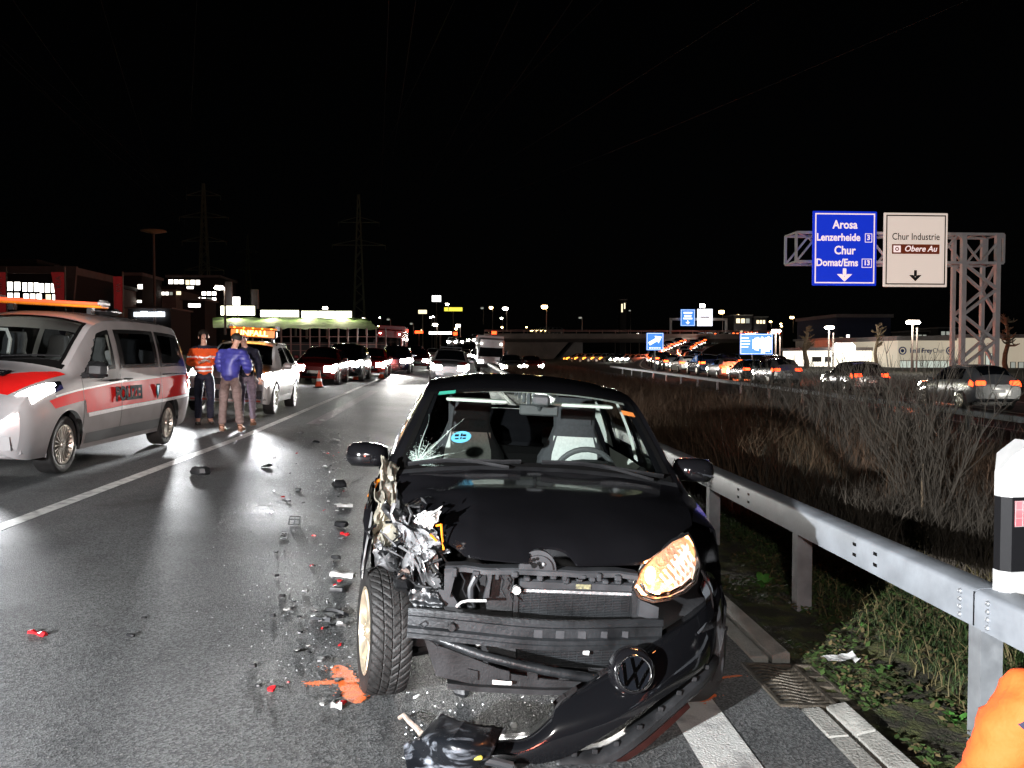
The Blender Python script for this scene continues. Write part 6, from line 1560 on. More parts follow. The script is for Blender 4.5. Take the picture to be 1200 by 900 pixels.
# far gantry over the curve
FGY = 205; ca, cb = at(786, 374, FGY), at(851, 374, FGY)
fg = empty('sign_gantry', (ca.x, FGY, 3.0), label='small far gantry over the curve of red lamps with two signs', cat='gantry'); fi = Matrix.Translation(-fg.location)
def fpart(b, name, m='gantry_steel'):
    o = b.build(name, m, None, smooth=False); o.parent = fg; o.matrix_parent_inverse = fi
zz = ca.z
b = mb(); b.bar((ca.x, FGY, zz), (cb.x, FGY, zz), .5, .6); fpart(b, 'cross_beam')
b = mb(); b.bar((ca.x, FGY, .5), (ca.x, FGY, zz + .3), .5, .5); fpart(b, 'upright'); b = mb(); b.bar((cb.x, FGY, .5), (cb.x, FGY, zz + .3), .5, .5); fpart(b, 'upright')
e, W, H = sign('direction_sign', 'small far blue direction sign on the far gantry', 797.5, 814.5, 362.5, 382, FGY - .6, 'board_blue', 'board_white')
b = mb()
for r_, k0 in ((.24, .62), (.06, .5), (-.10, .62)): b.box(-k0 / 2 * W, -.057, r_ * H, k0 / 2 * W, -.0505, (r_ + .10) * H)
b.build('print_line', 'board_white', e, smooth=False); arrow_down(e, -.30 * H, 1.3, 'board_white')
e, W, H = sign('direction_sign', 'small far white direction sign on the far gantry', 817, 835, 362, 382, FGY - .6, 'board_white', 'board_white')
b = mb(); b.box(-.3 * W, -.057, -.02 * H, .3 * W, -.0505, .05 * H); b.build('print_line', 'red_lens', e, smooth=False)
# ================================================================ FAR SURROUNDINGS
M['wall_dark'] = mat('wall_dark', (.05, .045, .045), .8, noise=.2, nscale=1.5)
M['wall_grey'] = mat('wall_grey', (.28, .25, .24), .8, noise=.15, nscale=1)
M['wall_pale'] = mat('wall_pale', (.62, .58, .52), .75, noise=.08, nscale=1)
M['wall_blue'] = mat('wall_blue', (.05, .055, .10), .7, noise=.15, nscale=1)
M['win_lit'] = mat('win_lit', (.5, .5, .45), .4, emit=(1, .95, .84), estr=5)
M['win_warm'] = mat('win_warm', (.5, .45, .3), .4, emit=(1, .84, .55), estr=1.6)
M['win_dim'] = mat('win_dim', (.3, .3, .25), .4, emit=(.8, .85, .75), estr=.35)
M['sign_lit'] = mat('sign_lit', (.8, .8, .8), .4, emit=(1, .98, .93), estr=4.0)
M['sign_lit_warm'] = mat('sign_lit_warm', (.8, .8, .6), .4, emit=(1, .98, .72), estr=7.0)
M['yellow_lit'] = mat('yellow_lit', (.7, .7, .1), .4, emit=(1, .88, .08), estr=1.2)
M['banner_red'] = mat('banner_red', (.34, .03, .03), .7, noise=.15, nscale=3, emit=(.3, .02, .02), estr=.25)
M['mast'] = mat('mast', (.20, .16, .14), .6, .2)
M['bark'] = mat('bark', (.22, .16, .10), .9, noise=.4, nscale=9)
M['pylon_steel'] = mat('pylon_steel', (.20, .23, .15), .7); M['wire_dark'] = mat('wire_dark', (.03, .03, .03), .8)
M['fence_red_lit'] = mat('fence_red_lit', (.30, .14, .12), .6)  # reddish colour stands in for red lamp light on the bars
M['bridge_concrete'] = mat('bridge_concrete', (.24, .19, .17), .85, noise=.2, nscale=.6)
def house(name, label, px0, px1, py0, Y, depth, m, wins=(), roof=.35, cat='building', slant=0.):
    """box building; wins: (px0,px1,py0,py1,material) in the facade, each pane its own part"""
    a, c = at(px0, py0, Y), at(px1, py0, Y); zg = gz(a.x, Y) - .5; e = empty(name, ((a.x + c.x) / 2, Y, zg), label=label, cat=cat); W, H = c.x - a.x, a.z - zg
    b = mb(); b.box(-W / 2, 0, 0, W / 2, depth, H); wl = b.build('wall', m, e, smooth=False)
    if roof: b = mb(); b.box(-W / 2 - .3, -.4, H + .004, W / 2 + .3, depth + .3, H + .004 + roof); b.build('roof', 'wall_grey' if m != 'wall_grey' else 'wall_dark', e, smooth=False)
    for w_ in wins:
        wx0, wx1, wy0, wy1, wm, *nn = w_; n = nn[0] if nn else max(1, int((wx1 - wx0) / 6))
        p, q = at(wx0, wy1, Y), at(wx1, wy0, Y); dx = (q.x - p.x) / n
        for i in range(n):
            x0_, x1_ = p.x + dx * i - e.location.x + dx * .05, p.x + dx * (i + 1) - e.location.x - dx * .05; z0_, z1_ = p.z - zg, q.z - zg
            b = mb(); f = min(.12, dx * .06); b.box(x0_, -.10, z0_, x1_, .02, z0_ + f); b.box(x0_, -.10, z1_ - f, x1_, .02, z1_); b.box(x0_, -.10, z0_ + f, x0_ + f, .02, z1_ - f); b.box(x1_ - f, -.10, z0_ + f, x1_, .02, z1_ - f)
            wo = b.build('window', 'wall_dark', e, smooth=False)
            b = mb(); b.box(x0_ + f, -.05, z0_ + f, x1_ - f, -.03, z1_ - f); b.build('pane', wm if wm not in ('win_lit', 'win_warm') or rnd.random() < .72 else rnd.choice(('win_warm', 'win_dim', 'win_lit')), wo, smooth=False)
    return e, W, H
# --- left: showroom block with slanting end, offices, glaring shop fronts
e, W, H = house('showroom_building', 'big dark showroom at the far left with two rows of lit windows', -120, 84, 320, 120, 14, 'wall_dark', [(7, 25, 330, 341, 'win_lit', 2), (26, 46, 331, 342, 'win_lit', 3), (46, 66, 332, 343, 'win_lit', 3), (8, 24, 343, 349, 'win_lit', 2), (27, 50, 344, 351, 'win_lit', 3), (53, 69, 344.5, 352, 'win_lit', 2)], 1.0)
b = mb(); b.box(-W * .5, 2, H + 1, W * .5 - 5.5, 9, H + 2.2); b.build('roof_block', 'wall_dark', e, smooth=False)
b = mb(); b.prism([V(W / 2 - 2, -.6, H + 1.1), V(W / 2 + .9, -.6, H + 1.0), V(W / 2 - .4, -.6, 0), V(W / 2 - 2, -.6, 0)], (0, 0, 0), (0, .5, 0)); b.build('slanted_end', 'wall_grey', e, smooth=False)
house('shop_building', 'low grey shop with lit front between the showroom and the red banner', 85, 132, 336, 140, 12, 'wall_grey', [(86, 108, 347, 353, 'win_lit', 2), (92, 97, 340, 344, 'win_warm', 1), (104, 107, 340, 348, 'sign_lit', 1), (112, 131, 339, 344.5, 'win_lit', 3), (118, 131, 351, 357, 'win_warm', 2), (82, 112, 358, 363, 'win_lit', 3)], .6)
house('shop_building', 'brown flat roofed building right of the single red banner with warm lamps', 146, 166, 323, 150, 10, 'wall_dark', [(161, 168, 333, 339, 'win_lit', 1), (147, 153, 342, 345, 'win_warm', 1), (146, 156, 353, 362, 'win_warm', 2), (160, 167, 351.5, 355, 'win_lit', 1)], .5)
house('office_building', 'terraced grey building with rows of small lights behind the tall lamp mast', 167, 206, 339, 160, 14, 'wall_grey', [(172, 181, 342, 347, 'win_warm', 2), (184, 203, 342, 346, 'win_lit', 4), (206, 213, 341, 346, 'win_warm', 1)], .6)
e, W, H = house('office_building', 'tall dark office with bright window bands in four storeys', 196, 257, 325, 190, 14, 'wall_dark', [(197, 216, 327.5, 333, 'win_lit', 3), (217, 235, 328, 334, 'win_lit', 3), (218, 228, 335, 339, 'win_warm', 1), (217, 234, 342, 346, 'win_warm', 2), (236, 254, 341.5, 346.5, 'win_lit', 3), (209, 216, 347, 352, 'win_lit', 1), (217, 235, 348, 353, 'win_lit', 3), (236, 254, 348.5, 355, 'win_lit', 3)], .5)
house('canopy_building', 'low canopy with an oval white lit fascia under the office windows', 214, 240, 352, 130, 6, 'wall_dark', [(219, 237, 355, 361, 'sign_lit', 1)], .3)
e, W, H = house('shop_building', 'low dark shop with a row of blue white fascia letters behind the van roof', 150, 200, 362, 110, 8, 'wall_dark', (), .2)
b = mb(); rr_ = random.Random(2)
for i in range(9):
    a, c = at(156 + i * 4.1, 371 - .0 * i, 109.5), at(159.2 + i * 4.1, 364.5 + rr_.uniform(0, 1.2), 109.5); q = e.location
    bb_ = mb(); bb_.box(a.x - q.x, -.3, a.z - q.z, c.x - q.x, -.1, c.z - q.z); bb_.build('fascia_letter', mat('fascia_glow', (.8, .85, 1), .4, emit=(.85, .92, 1), estr=2.4) if i == 0 else bpy.data.materials['fascia_glow'], e, smooth=False)
# long lit sign fronts above a green bank
LSY = 100
for px0, px1, py0, py1, lab in ((258.5, 299, 358, 370, 'glaring white lit sign front left of the two flood lit strips'), (305, 350.5, 363, 372, 'middle glaring strip sign above the green bank'), (353, 412.5, 364, 374.5, 'longest glaring strip sign above the green bank')):
    a, c = at(px0, py1, LSY), at(px1, py0, LSY); e = empty('strip_sign', ((a.x + c.x) / 2, LSY, a.z), label=lab, cat='lit sign'); W, H = c.x - a.x, c.z - a.z
    b = mb(); b.box(-W / 2, 0, 0, W / 2, .5, H); b.build('cabinet', 'wall_dark', e, smooth=False)
    n = 2 if px0 < 300 else (2 if px0 < 350 else 3)
    for i in range(n): b = mb(); b.box(-W / 2 + W * i / n + .05, -.06, .08, -W / 2 + W * (i + 1) / n - .05, -.004, H - .08); b.build('lit_panel', 'sign_lit_warm', e, smooth=False)
    for sx in (-.4, 0, .4): b = mb(); b.box(sx * W - .1, .1, -2.2, sx * W + .1, .3, -.004); b.build('post', 'mast', e, smooth=False)
for px, py0, py1, lab in ((268, 330, 358, 'brown pylon board standing on the left lit sign front'), (299, 339, 362, 'narrow brown board above the gap of the lit signs')):
    a, c = at(px - 4, py1, LSY + 3), at(px + 4, py0, LSY + 3); b = mb(); b.cbox(((a.x + c.x) / 2, LSY + 3, (a.z + c.z) / 2), (c.x - a.x, .4, c.z - a.z), b=.1); o = b.build('sign_board', 'wall_grey', None); tag(o, lab, 'sign')
a, c = at(273, 357.5, LSY + 1.5), at(281, 348, LSY + 1.5); b = mb(); b.cbox(((a.x + c.x) / 2, LSY + 1.5, (a.z + c.z) / 2), (c.x - a.x, .3, c.z - a.z), b=.1); tag(b.build('lit_box_sign', 'sign_lit', None), 'small square white lit box on top of the left sign front', 'lit sign')
# green bank under the signs
xa, xb = at(250, 380, LSY).x, at(430, 380, LSY).x
b = mb(); P = []
for i in range(9):
    u = i / 8; yy = LSY - .3 - 7 * u; P.append([V(xa + (xb - xa) * j / 20 + 2 * u, yy, at(300, 372.5 + 15 * u, LSY).z + .25 * vnoise(j * .7, i * .8, 3)) for j in range(21)])
b.grid(P); b.f = [f[::-1] for f in b.f]; o = b.build('grass_bank', 'lawn', None, smooth=True, angle=60); o['kind'] = 'structure'
zz = at(300, 373, LSY).z
for i in range(4): spot('bank_fill_spot', at(275 + 42 * i, 366, LSY - .8), at(275 + 42 * i, 385, LSY - 6), 1800, 130, .5, (1, .97, .62), .3)   # added spots brighten the grass, which the sign panels do not reach
# --- banners
def banner(px_l, px_r, py0, py1, Y, label, slant=0.):
    a, c = at(px_l, py1, Y), at(px_r, py0, Y); zg = gz(c.x, Y) - .3; e = empty('banner', (c.x, Y, zg), label=label, cat='banner')
    b = mb(); b.cyl((0, 0, 0), (0, 0, c.z - zg + .5), .09, .06, 8); b.build('pole', 'white_plastic', e)
    b = mb(); P = []
    for i in range(9): 
        z = (c.z - zg) + (a.z - c.z) * i / 8; P.append([V(-(c.x - a.x) * (1 - slant * i / 8) * (1 - j / 6) - .06, .10 * math.sin(j * 1.3 + i * .4), z) for j in range(7)])
    b.grid(P); cl_ = b.build('cloth', 'banner_red', e); s_ = cl_.modifiers.new('thick', 'SOLIDIFY'); s_.thickness = .02
    h = c.z - a.z
    text_mesh('lettering', 'KIA', abs(c.x - a.x) * .62, 'letter_white', e, facing(V(-(c.x - a.x) * .42, -.16, (a.z - zg) + h * .68), (0, 0, 1), (-1, 0, 0)))
banner(-12, 7.5, 319, 368, 85, 'red banner cut by the left edge of the photo', 0.)
banner(61, 76, 319, 356, 85, 'red banner on a pole before the showroom end', .35)
banner(133.5, 144, 324, 366, 95, 'red banner on a pole right of the low grey shop', .1)
# --- lamp masts and street lamps
def lamp(px, py, pyb, Y, label, head='lamp_glow', hw=.9, hh=.35, arms=1, pole_r=.09, group='street lamps', cat='street lamp'):
    t = at(px, py, Y); zg = max(gz(t.x, Y) - .3, at(px, pyb, Y).z) if pyb else gz(t.x, Y) - .3
    e = empty('street_lamp', (t.x, Y, zg), label=label, cat=cat, group=group); h = t.z - zg
    off = .35 if arms == 1 else 0
    b = mb(); b.tube([(off, .1, 0), (off, .1, h * .6), (off, .1, h)] + ([(off * .4, .05, h + .18)] if arms == 1 else []), [pole_r, pole_r * .85, pole_r * .7] + ([pole_r * .6] if arms == 1 else []), 8); b.build('pole', 'mast', e)
    b = mb(); b.cbox((0, 0, h + .1 + hh * .35), (hw * .9, .45, hh * .45), b=.35); b.build('housing', 'mast', e)
    b = mb(); b.cbox((0, -.02, h + .0), (hw, .5, hh), b=.4); b.build('lamp_head', head, e)
    return e
t = at(180, 273, 110); e = empty('lamp_mast', (t.x, 110, gz(t.x, 110)), label='tall unlit mast with a wide flat head behind the van', cat='lamp mast'); h = t.z - e.location.z
b = mb(); b.tube([(0, 0, 0), (0, 0, h)], [.20, .13], 10); b.build('pole', 'mast', e)
b = mb(); b.lathe([(.3, .0), (1.6, .30), (1.5, .42), (.4, .55), (.01, .55)], (0, 0, h - .1), (0, 0, 1), 12); b.build('mast_head', mat('mast_head', (.5, .35, .2), .6), e)
LM = [
 (257, 337.5, 392, 60, 'white street lamp on a pole beside the left sign front', 'lamp_glow', .6, .2),
 (381, 361, 372, 120, 'small lamp above the longest strip sign', 'lamp_glow', .7, .3), (426, 374, 392, 130, 'lamp right of the green bank near the pylon foot', 'lamp_glow', .6, .3),
 (455, 374.5, 388, 140, 'dim short lamp above the red lorry', 'win_dim', .5, .25), (482, 379.5, 392, 150, 'dim lamp right of the red lorry', 'win_dim', .5, .25), (510, 380.5, 395, 150, 'lamp left of the red signal pair over the police car', 'lamp_glow', .9, .5),
 (537, 381.5, 395, 150, 'lamp right of the red signal pair over the police car', 'lamp_glow', .8, .5), (524, 356.5, 364, 210, 'lamp just above the oval yellow sign', 'lamp_glow', .8, .5), (565, 361, 380, 220, 'faint bluish lamp left of the pair over the box van', 'win_dim', .8, .5), (575.5, 360.5, 392, 190, 'left lamp of the pair over the box van', 'lamp_warm', .8, .6),
 (592, 361.5, 388, 170, 'right brighter lamp of the pair over the box van', 'lamp_glow', 1.1, .6), (638, 359.5, 392, 140, 'warm street lamp above the left end of the bridge', 'lamp_warm', 1.0, .65), (680, 372.5, 388, 150, 'dim lamp above the middle of the bridge', 'win_dim', .6, .25),
 (823, 358, 364, 230, 'white lamp just above the far white sign', 'lamp_glow', 1.5, .9), (845.5, 365.5, 392, 210, 'yellowish lamp right of the far gantry', 'lamp_warm', 1.3, .9), (928, 372, 390, 180, 'yellowish lamp above the dark parking area', 'lamp_warm', .9, .5), (903, 377, 384, 260, 'small warm lamp at the top of the dark slope', 'lamp_warm', .8, .5),
 (738, 364, 0, 280, 'lone dim lamp far over the bridge', 'win_dim', .7, .4)]
for px, py, pyb, Y, lab, hd, hw, hh in LM: lamp(px, py, pyb, Y, lab, hd, hw, hh)
for px, py, Y, lab, s in ((1070, 378, 75, 'brightest twin head lamp before the white car showroom', 1.0), (972, 384, 85, 'twin head lamp left of the white pavilion with a bare tree', .75), (909.5, 388, 88, 'twin head lamp right of the blue information board', .75)):
    e = lamp(px, py, 0, Y, lab, 'lamp_glow', 1.25 * s, .30 * s, 2, .11)
    b = mb(); z = [c for c in e.children if c.name.startswith('lamp_head')][0]; 
    b.cyl((.55, .3, 0), (.55, .3, at(px, py + 6, Y).z - e.location.z), .08, n=8); b.build('second_pole', 'mast', e)
    point('street_lamp_light', at(px, py + 4, Y - .8), 900 * s, (1, .95, .85), .3)
rl = random.Random(9)
for k in range(26):
    px = rl.choice((rl.uniform(425, 560), rl.uniform(585, 770), rl.uniform(850, 960))); lamp(px, rl.uniform(369, 396), 0, rl.uniform(190, 330), 'tiny far lamp among the dark town beyond the roads', rl.choice(('lamp_warm', 'lamp_glow', 'win_warm', 'lamp_warm')), rl.uniform(.35, .8), rl.uniform(.25, .5), group='tiny lamps of the far town')
# red and white roof-sign lights, yellow oval sign, square lit sign
def lit_box(name, px0, px1, py0, py1, Y, m, label, cat='lit sign'):
    a, c = at(px0, py1, Y), at(px1, py0, Y); e = empty(name, ((a.x + c.x) / 2, Y, a.z), label=label, cat=cat); W, H = c.x - a.x, c.z - a.z
    b = mb(); b.cbox((0, 0, H / 2), (W, .5, H), b=.12); b.build('cabinet', 'wall_dark', e)
    b = mb(); b.cbox((0, -.28, H / 2), (W * .94, .05, H * .88), b=.3); b.build('lit_panel', m, e); 
    zg = gz(e.location.x, Y) - e.location.z; b = mb(); b.cyl((0, .1, zg), (0, .1, 0), .15, n=8); b.build('post', 'mast', e); return e
lit_box('lit_sign', 506, 517, 346, 354, 230, 'sign_lit', 'square white lit sign high over the queue'); lit_box('lit_sign', 490, 500.5, 363, 368, 220, 'win_warm', 'small warm lit sign left of the yellow sign'); lit_box('lit_sign', 520, 542.5, 360, 365, 225, 'yellow_lit', 'long yellow lit sign high over the queue')
lit_box('lit_sign', 502, 530, 388.5, 392, 160, 'sign_lit', 'thin white lit strip over the queue'); 
for px0, px1, py0, py1, lab in ((486, 496, 387.5, 391, 'left red signal over the queue'), (531, 536, 389, 393, 'middle red signal over the queue'), (576, 582, 388, 392, 'right red signal over the queue')): lit_box('red_signal', px0, px1, py0, py1, 165, 'red_glow', lab, 'signal')
# glaring cluster: an articulated queue with lamps on the far ramp
for i in range(7):
    x = at(530 + i * 7.5, 400, 150).x; c = park(KA['hatch'] if i % 2 else KA['suv'], x, 150 + i * 3.2, 0, ['white_paint', 'grey_paint', 'anthracite', 'silver_paint'][i % 4], 'distant %s car with glaring headlights in the tail of the queue' % ['white', 'grey', 'black', 'silver'][i % 4], 'tail of the queue with glaring lamps', z=at(560, 404 - i * 1.2, 150 + i * 3).z - .3, lit={'headlight': 'head_glow_far'})
# --- mesh fence left of the queue, red lamp light painted into its colour
fx0, fx1, FY = at(296, 400, 66), at(452, 400, 66), 66
fe = empty('mesh_fence', (fx0.x, FY, gz(fx0.x, FY)), label='long fence with slim posts painted as lit red behind the queue', cat='fence'); L_ = fx1.x - fx0.x; hF = at(300, 384.5, FY).z - fe.location.z
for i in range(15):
    b = mb(); x = L_ * i / 14; b.box(x - .05, -.05, -.4, x + .05, .05, hF); b.build('fence_post', 'fence_red_lit', fe, smooth=False)
for z in (.15, .35, .6): b = mb(); b.bar((0, .07, hF * z + .3), (L_, .07, hF * z + .3), .04, .05); b.build('fence_rail', 'fence_red_lit', fe, smooth=False)
b = mb(); b.box(0, .12, -.2, L_, .16, hF * .55)
b.build('fence_panel', 'wall_dark', fe, smooth=False)
# --- pylons and wires
def pylon(px, pyt, pyb, Y, arms, label):
    base = at(px, pyb, Y); top = at(px, pyt, Y); e = empty('pylon', base, label=label, cat='pylon'); H = top.z - base.z; w0 = H * .085
    def wd(z): return w0 * (1 - .86 * z / H)
    for sx in (1, -1):
        for sy in (1, -1): b = mb(); b.bar((sx * w0 / 2, sy * w0 / 2, 0), (sx * wd(H) / 2, sy * wd(H) / 2, H), .28, .28); b.build('leg', 'pylon_steel', e, smooth=False)
    b = mb(); n = 16
    for i in range(n):
        z0_, z1_ = H * (1 - (1 - i / n) ** 1), H * (i + 1) / n
        for sy in (1, -1):
            s = 1 if i % 2 else -1; b.bar((s * wd(z0_) / 2, sy * wd(z0_) / 2, z0_), (-s * wd(z1_) / 2, sy * wd(z1_) / 2, z1_), .16, .16); b.bar((sy * wd(z0_) / 2, s * wd(z0_) / 2, z0_), (sy * wd(z1_) / 2, -s * wd(z1_) / 2, z1_), .16, .16)
    b.build('lattice', 'pylon_steel', e, smooth=False)['kind'] = 'stuff'
    tips = []
    for fz, hw in arms:
        z = H * fz; aw = H * hw
        b = mb()
        for sx in (1, -1):
            b.bar((0, 0, z), (sx * aw, 0, z), .22, .22); b.bar((0, 0, z + H * .045), (sx * aw, 0, z), .16, .16); tips.append(base + V(sx * aw, 0, z - 1.2))
            b.bar((sx * aw, 0, z), (sx * aw, 0, z - 1.2), .12, .12)
        b.build('cross_arm', 'pylon_steel', e, smooth=False)
    return tips
t1 = pylon(240, 215, 356, 230, ((.28, .16), (.52, .18), (.72, .20), (.90, .14)), 'left faint lattice pylon with four cross arms above the offices')
t2 = pylon(421, 228, 376, 250, ((.60, .21), (.78, .16)), 'right faint lattice pylon behind the queue'); pylon(291, 275, 358, 420, ((.5, .15), (.75, .16)), 'small far pylon between the two larger ones')
def wire(a, c, sag, label, r=.045):
    n = 24; b = mb(); b.tube([a.lerp(c, i / n) + V(0, 0, -sag * 4 * (i / n) * (1 - i / n)) for i in range(n + 1)], r, 4, cap=False)
    o = b.build('power_line', 'wire_dark', None); tag(o, label, 'power line', 'power lines overhead'); return o
ends = [(455, -10), (485, -10), (525, -10), (600, -10), (660, -10), (690, -10), (855, -10), (1085, -10)]; src = [t2[2], t2[2], t2[3], t2[0], t2[0], t2[1], t2[1], t2[1]]
for i, ((px, py), s0) in enumerate(zip(ends, src)):
    Yc = 75 if i < 6 else 60
    c = at(px, py, Yc); c2 = c + (c - s0) * .25
    wire(s0, c2, 3.0, 'thin power line rising from the right pylon overhead', .012)
for i, s0 in enumerate(t1[2:8]):
    c = at([-40, 230, -60, 120, -40, 20][i], -10, 80); wire(s0, c + (c - s0) * .1, 4, 'thin power line sagging from the left pylon overhead', .012)
# --- bridge over the roads
BY = 165
p0_, p1_ = at(604, 390, BY), at(800, 390, BY); zt0, zd, zu = at(700, 387, BY).z, at(700, 391, BY).z, at(700, 401, BY).z
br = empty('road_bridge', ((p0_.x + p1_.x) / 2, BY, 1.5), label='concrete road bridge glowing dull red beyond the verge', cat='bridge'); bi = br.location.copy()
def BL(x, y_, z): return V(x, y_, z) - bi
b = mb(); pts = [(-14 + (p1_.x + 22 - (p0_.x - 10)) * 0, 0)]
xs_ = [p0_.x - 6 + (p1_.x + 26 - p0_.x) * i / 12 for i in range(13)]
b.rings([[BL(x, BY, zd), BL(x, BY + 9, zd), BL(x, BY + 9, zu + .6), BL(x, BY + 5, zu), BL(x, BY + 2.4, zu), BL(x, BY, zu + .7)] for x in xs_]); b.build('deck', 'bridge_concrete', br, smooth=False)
for z in (zt0, (zt0 + zd) / 2 + .1): b = mb(); b.bar(BL(xs_[0], BY + .2, z), BL(xs_[-1], BY + .2, z), .10, .12); b.build('parapet_rail', 'fence_red_lit', br, smooth=False)
for i in range(24): x = xs_[0] + (xs_[-1] - xs_[0]) * i / 23; b = mb(); b.box(x - bi.x - .06, .14, zd - bi.z, x - bi.x + .06, .26, zt0 - bi.z); b.build('parapet_post', 'fence_red_lit', br, smooth=False)
for px0, px1, m in ((668, 682, 'wall_grey'),):
    a, c = at(px0, 415, BY + 3), at(px1, 400, BY + 3); b = mb(); b.prism([BL(a.x - 2.2, BY + 2, gz(0, BY) - .5), BL(c.x, BY + 2, gz(0, BY) - .5), BL(c.x, BY + 2, zu), BL(a.x + .6, BY + 2, zu)], (0, 0, 0), (0, 4, 0)); b.build('pier', m, br, smooth=False)
a = at(600, 415, BY); c = at(667, 400, BY); b = mb(); b.prism([BL(a.x - 10, BY + 1, gz(0, BY) - .5), BL(c.x - 3, BY + 1, gz(0, BY) - .5), BL(c.x, BY + 1, zu), BL(a.x - 4, BY + 1, zu)], (0, 0, 0), (0, 7, 0)); b.build('abutment', 'bridge_concrete', br, smooth=False)
for i in range(4): x = at(627 + i * 5, 388, BY + 4); c_ = park(KA['hatch'], x.x, BY + 4 , R(-80), 'grey_paint', 'distant car with lit lamps crossing the left end of the bridge', 'cars crossing the bridge', z=zd + .0, lit={'headlight': 'lamp_warm'})
# --- right side: curved ramp full of cars
path = [(19.0, 8, -.55), (19.2, 22, -.5), (19.7, 32, -.36), (21.2, 50, -.2), (21.8, 65, .03), (22.5, 85, .4), (27.7, 110, .95), (34.9, 135, 2.0), (46, 165, 3.7), (62, 200, 5.8), (83, 240, 7.6), (110, 290, 8.6)]
def ppt(s):
    i = min(int(s), len(path) - 2); u = s - i
    g = lambda k: Vector(path[max(0, min(len(path) - 1, k))]); p0, p1, p2, p3 = g(i - 1), g(i), g(i + 1), g(i + 2)
    return (p1 * 2 + (p2 - p0) * u + (p0 * 2 - p1 * 5 + p2 * 4 - p3) * u * u + (p1 * 3 - p0 - p2 * 3 + p3) * u**3) * .5
dense = [ppt(k / 10) for k in range((len(path) - 1) * 10 + 1)]
def cross(i, o):
    a = dense[max(0, i - 1)]; c = dense[min(len(dense) - 1, i + 1)]; d = (c - a); d.z = 0; d.normalize(); n_ = V(d.y, -d.x, 0); return dense[i] + n_ * o, d
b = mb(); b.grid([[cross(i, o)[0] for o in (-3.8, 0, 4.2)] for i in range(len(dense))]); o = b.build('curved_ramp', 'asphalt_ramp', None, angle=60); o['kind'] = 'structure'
b = mb(); b.grid([[cross(i, o)[0] + V(0, 0, dz) for o, dz in ((-3.8, -.004), (-8 - .4 * max(0, dense[i].z), -.9 - max(0, dense[i].z)))] for i in range(len(dense))]); b.grid([[cross(i, o)[0] + V(0, 0, dz) for o, dz in ((4.2, -.004), (9 + max(0, dense[i].z) * .4, -.9 - max(0, dense[i].z)))] for i in range(len(dense))]); o = b.build('ramp_embankment', 'soil', None); o['kind'] = 'structure'
for o_ in (-3.5, .25, 3.9):
    b = mb(); b.grid([[cross(i, q)[0] + V(0, 0, .006) for q in (o_ - .08, o_ + .08)] for i in range(len(dense))]); b.build('lane_line', 'line_paint', o)
# tail-lit traffic
KB = kinds('lamp_glow', 'red_glow')
GT = 'cars with red tail lamps crowding the curved ramp'
def along(dist):
    acc = 0
    for i in range(len(dense) - 1):
        l = (dense[i + 1] - dense[i]).length
        if acc + l >= dist: return i + (dist - acc) / l
        acc += l
    return len(dense) - 1.01
def tpark(kind, dist, off, paint, label, lit=None):
    f = along(dist); i = int(f); p, d = cross(i, off); q, _ = cross(i + 1, off); p = p.lerp(q, f - i)
    return park(KB[kind], p.x, p.y, math.atan2(-d.x, d.y) + math.pi, paint, label, GT, z=p.z + .01, lit=lit)
tpark('suv', 24.5, -.4, 'grey_paint', 'grey estate car with red lamps before the white showroom')
tpark('suv', 33.5, -1.2, 'anthracite', 'black car with red lamps in front of the grey estate car')
tpark('hatch', 16.0, 2.6, 'dark_red_paint', 'dark car with glowing red lamps cut by the right edge')
tpark('suv', 58, 2.4, 'anthracite', 'dark people carrier in front of the white pavilion')
far = {'tail_light': 'red_glow_far'}
rr_ = random.Random(4); k = 0
for off in (-1.9, 2.0):
    dist = 44 if off < 0 else 68
    while dist < 300:
        if True:
            tpark('hatch' if k % 3 else 'suv', dist, off, ['grey_paint', 'anthracite', 'silver_paint', 'dark_blue_paint', 'white_paint'][k % 5], '%s car with red tail lamps on the %s' % (['grey', 'black', 'silver', 'dark blue', 'white'][k % 5], 'straight near part of the ramp' if dist < 75 else 'bend of the ramp' if dist < 150 else 'rising far part of the ramp'), far if dist > 60 else None); k += 1
        dist += rr_.uniform(4.9, 5.8) if dist > 70 else rr_.uniform(5.5, 7)
for Y, P in ((38, 60), (62, 500), (95, 900), (130, 1200)):
    f = along(Y - 8); p = dense[int(f)]; point('tail_lamp_light', p + V(-1.2, -3.2, .9), P * 6, (1, .16, .05), .3); 
for Y, P in ((52, 900), (80, 1400), (115, 2500)): p = dense[int(along(Y - 8))]; spot('ramp_headlight_beam', p + V(0, 2, .7), p + V(.6, 26, .1), P * 1, 80, .8, (1, .96, .88), .1)
# yellow-red far street stretch under the bridge
for i in range(5): p = at(668 + i * 9.5, 419.5, 130); park(KB['hatch'], p.x, 130, R(-78), 'grey_paint', 'far car with amber red lamps passing under the bridge', 'cars passing under the bridge', z=p.z - .7, lit={'tail_light': 'red_glow_far', 'headlight': 'amber_glow'})
for i in range(3): p = at(723 + i * 6.5, 421.5, 125); park(KA['hatch'], p.x, 125, R(-70), 'grey_paint', 'far car with white lamps left of the arrow sign', 'far cars left of the arrow sign', z=p.z - .6, lit={'headlight': 'head_glow_far'})
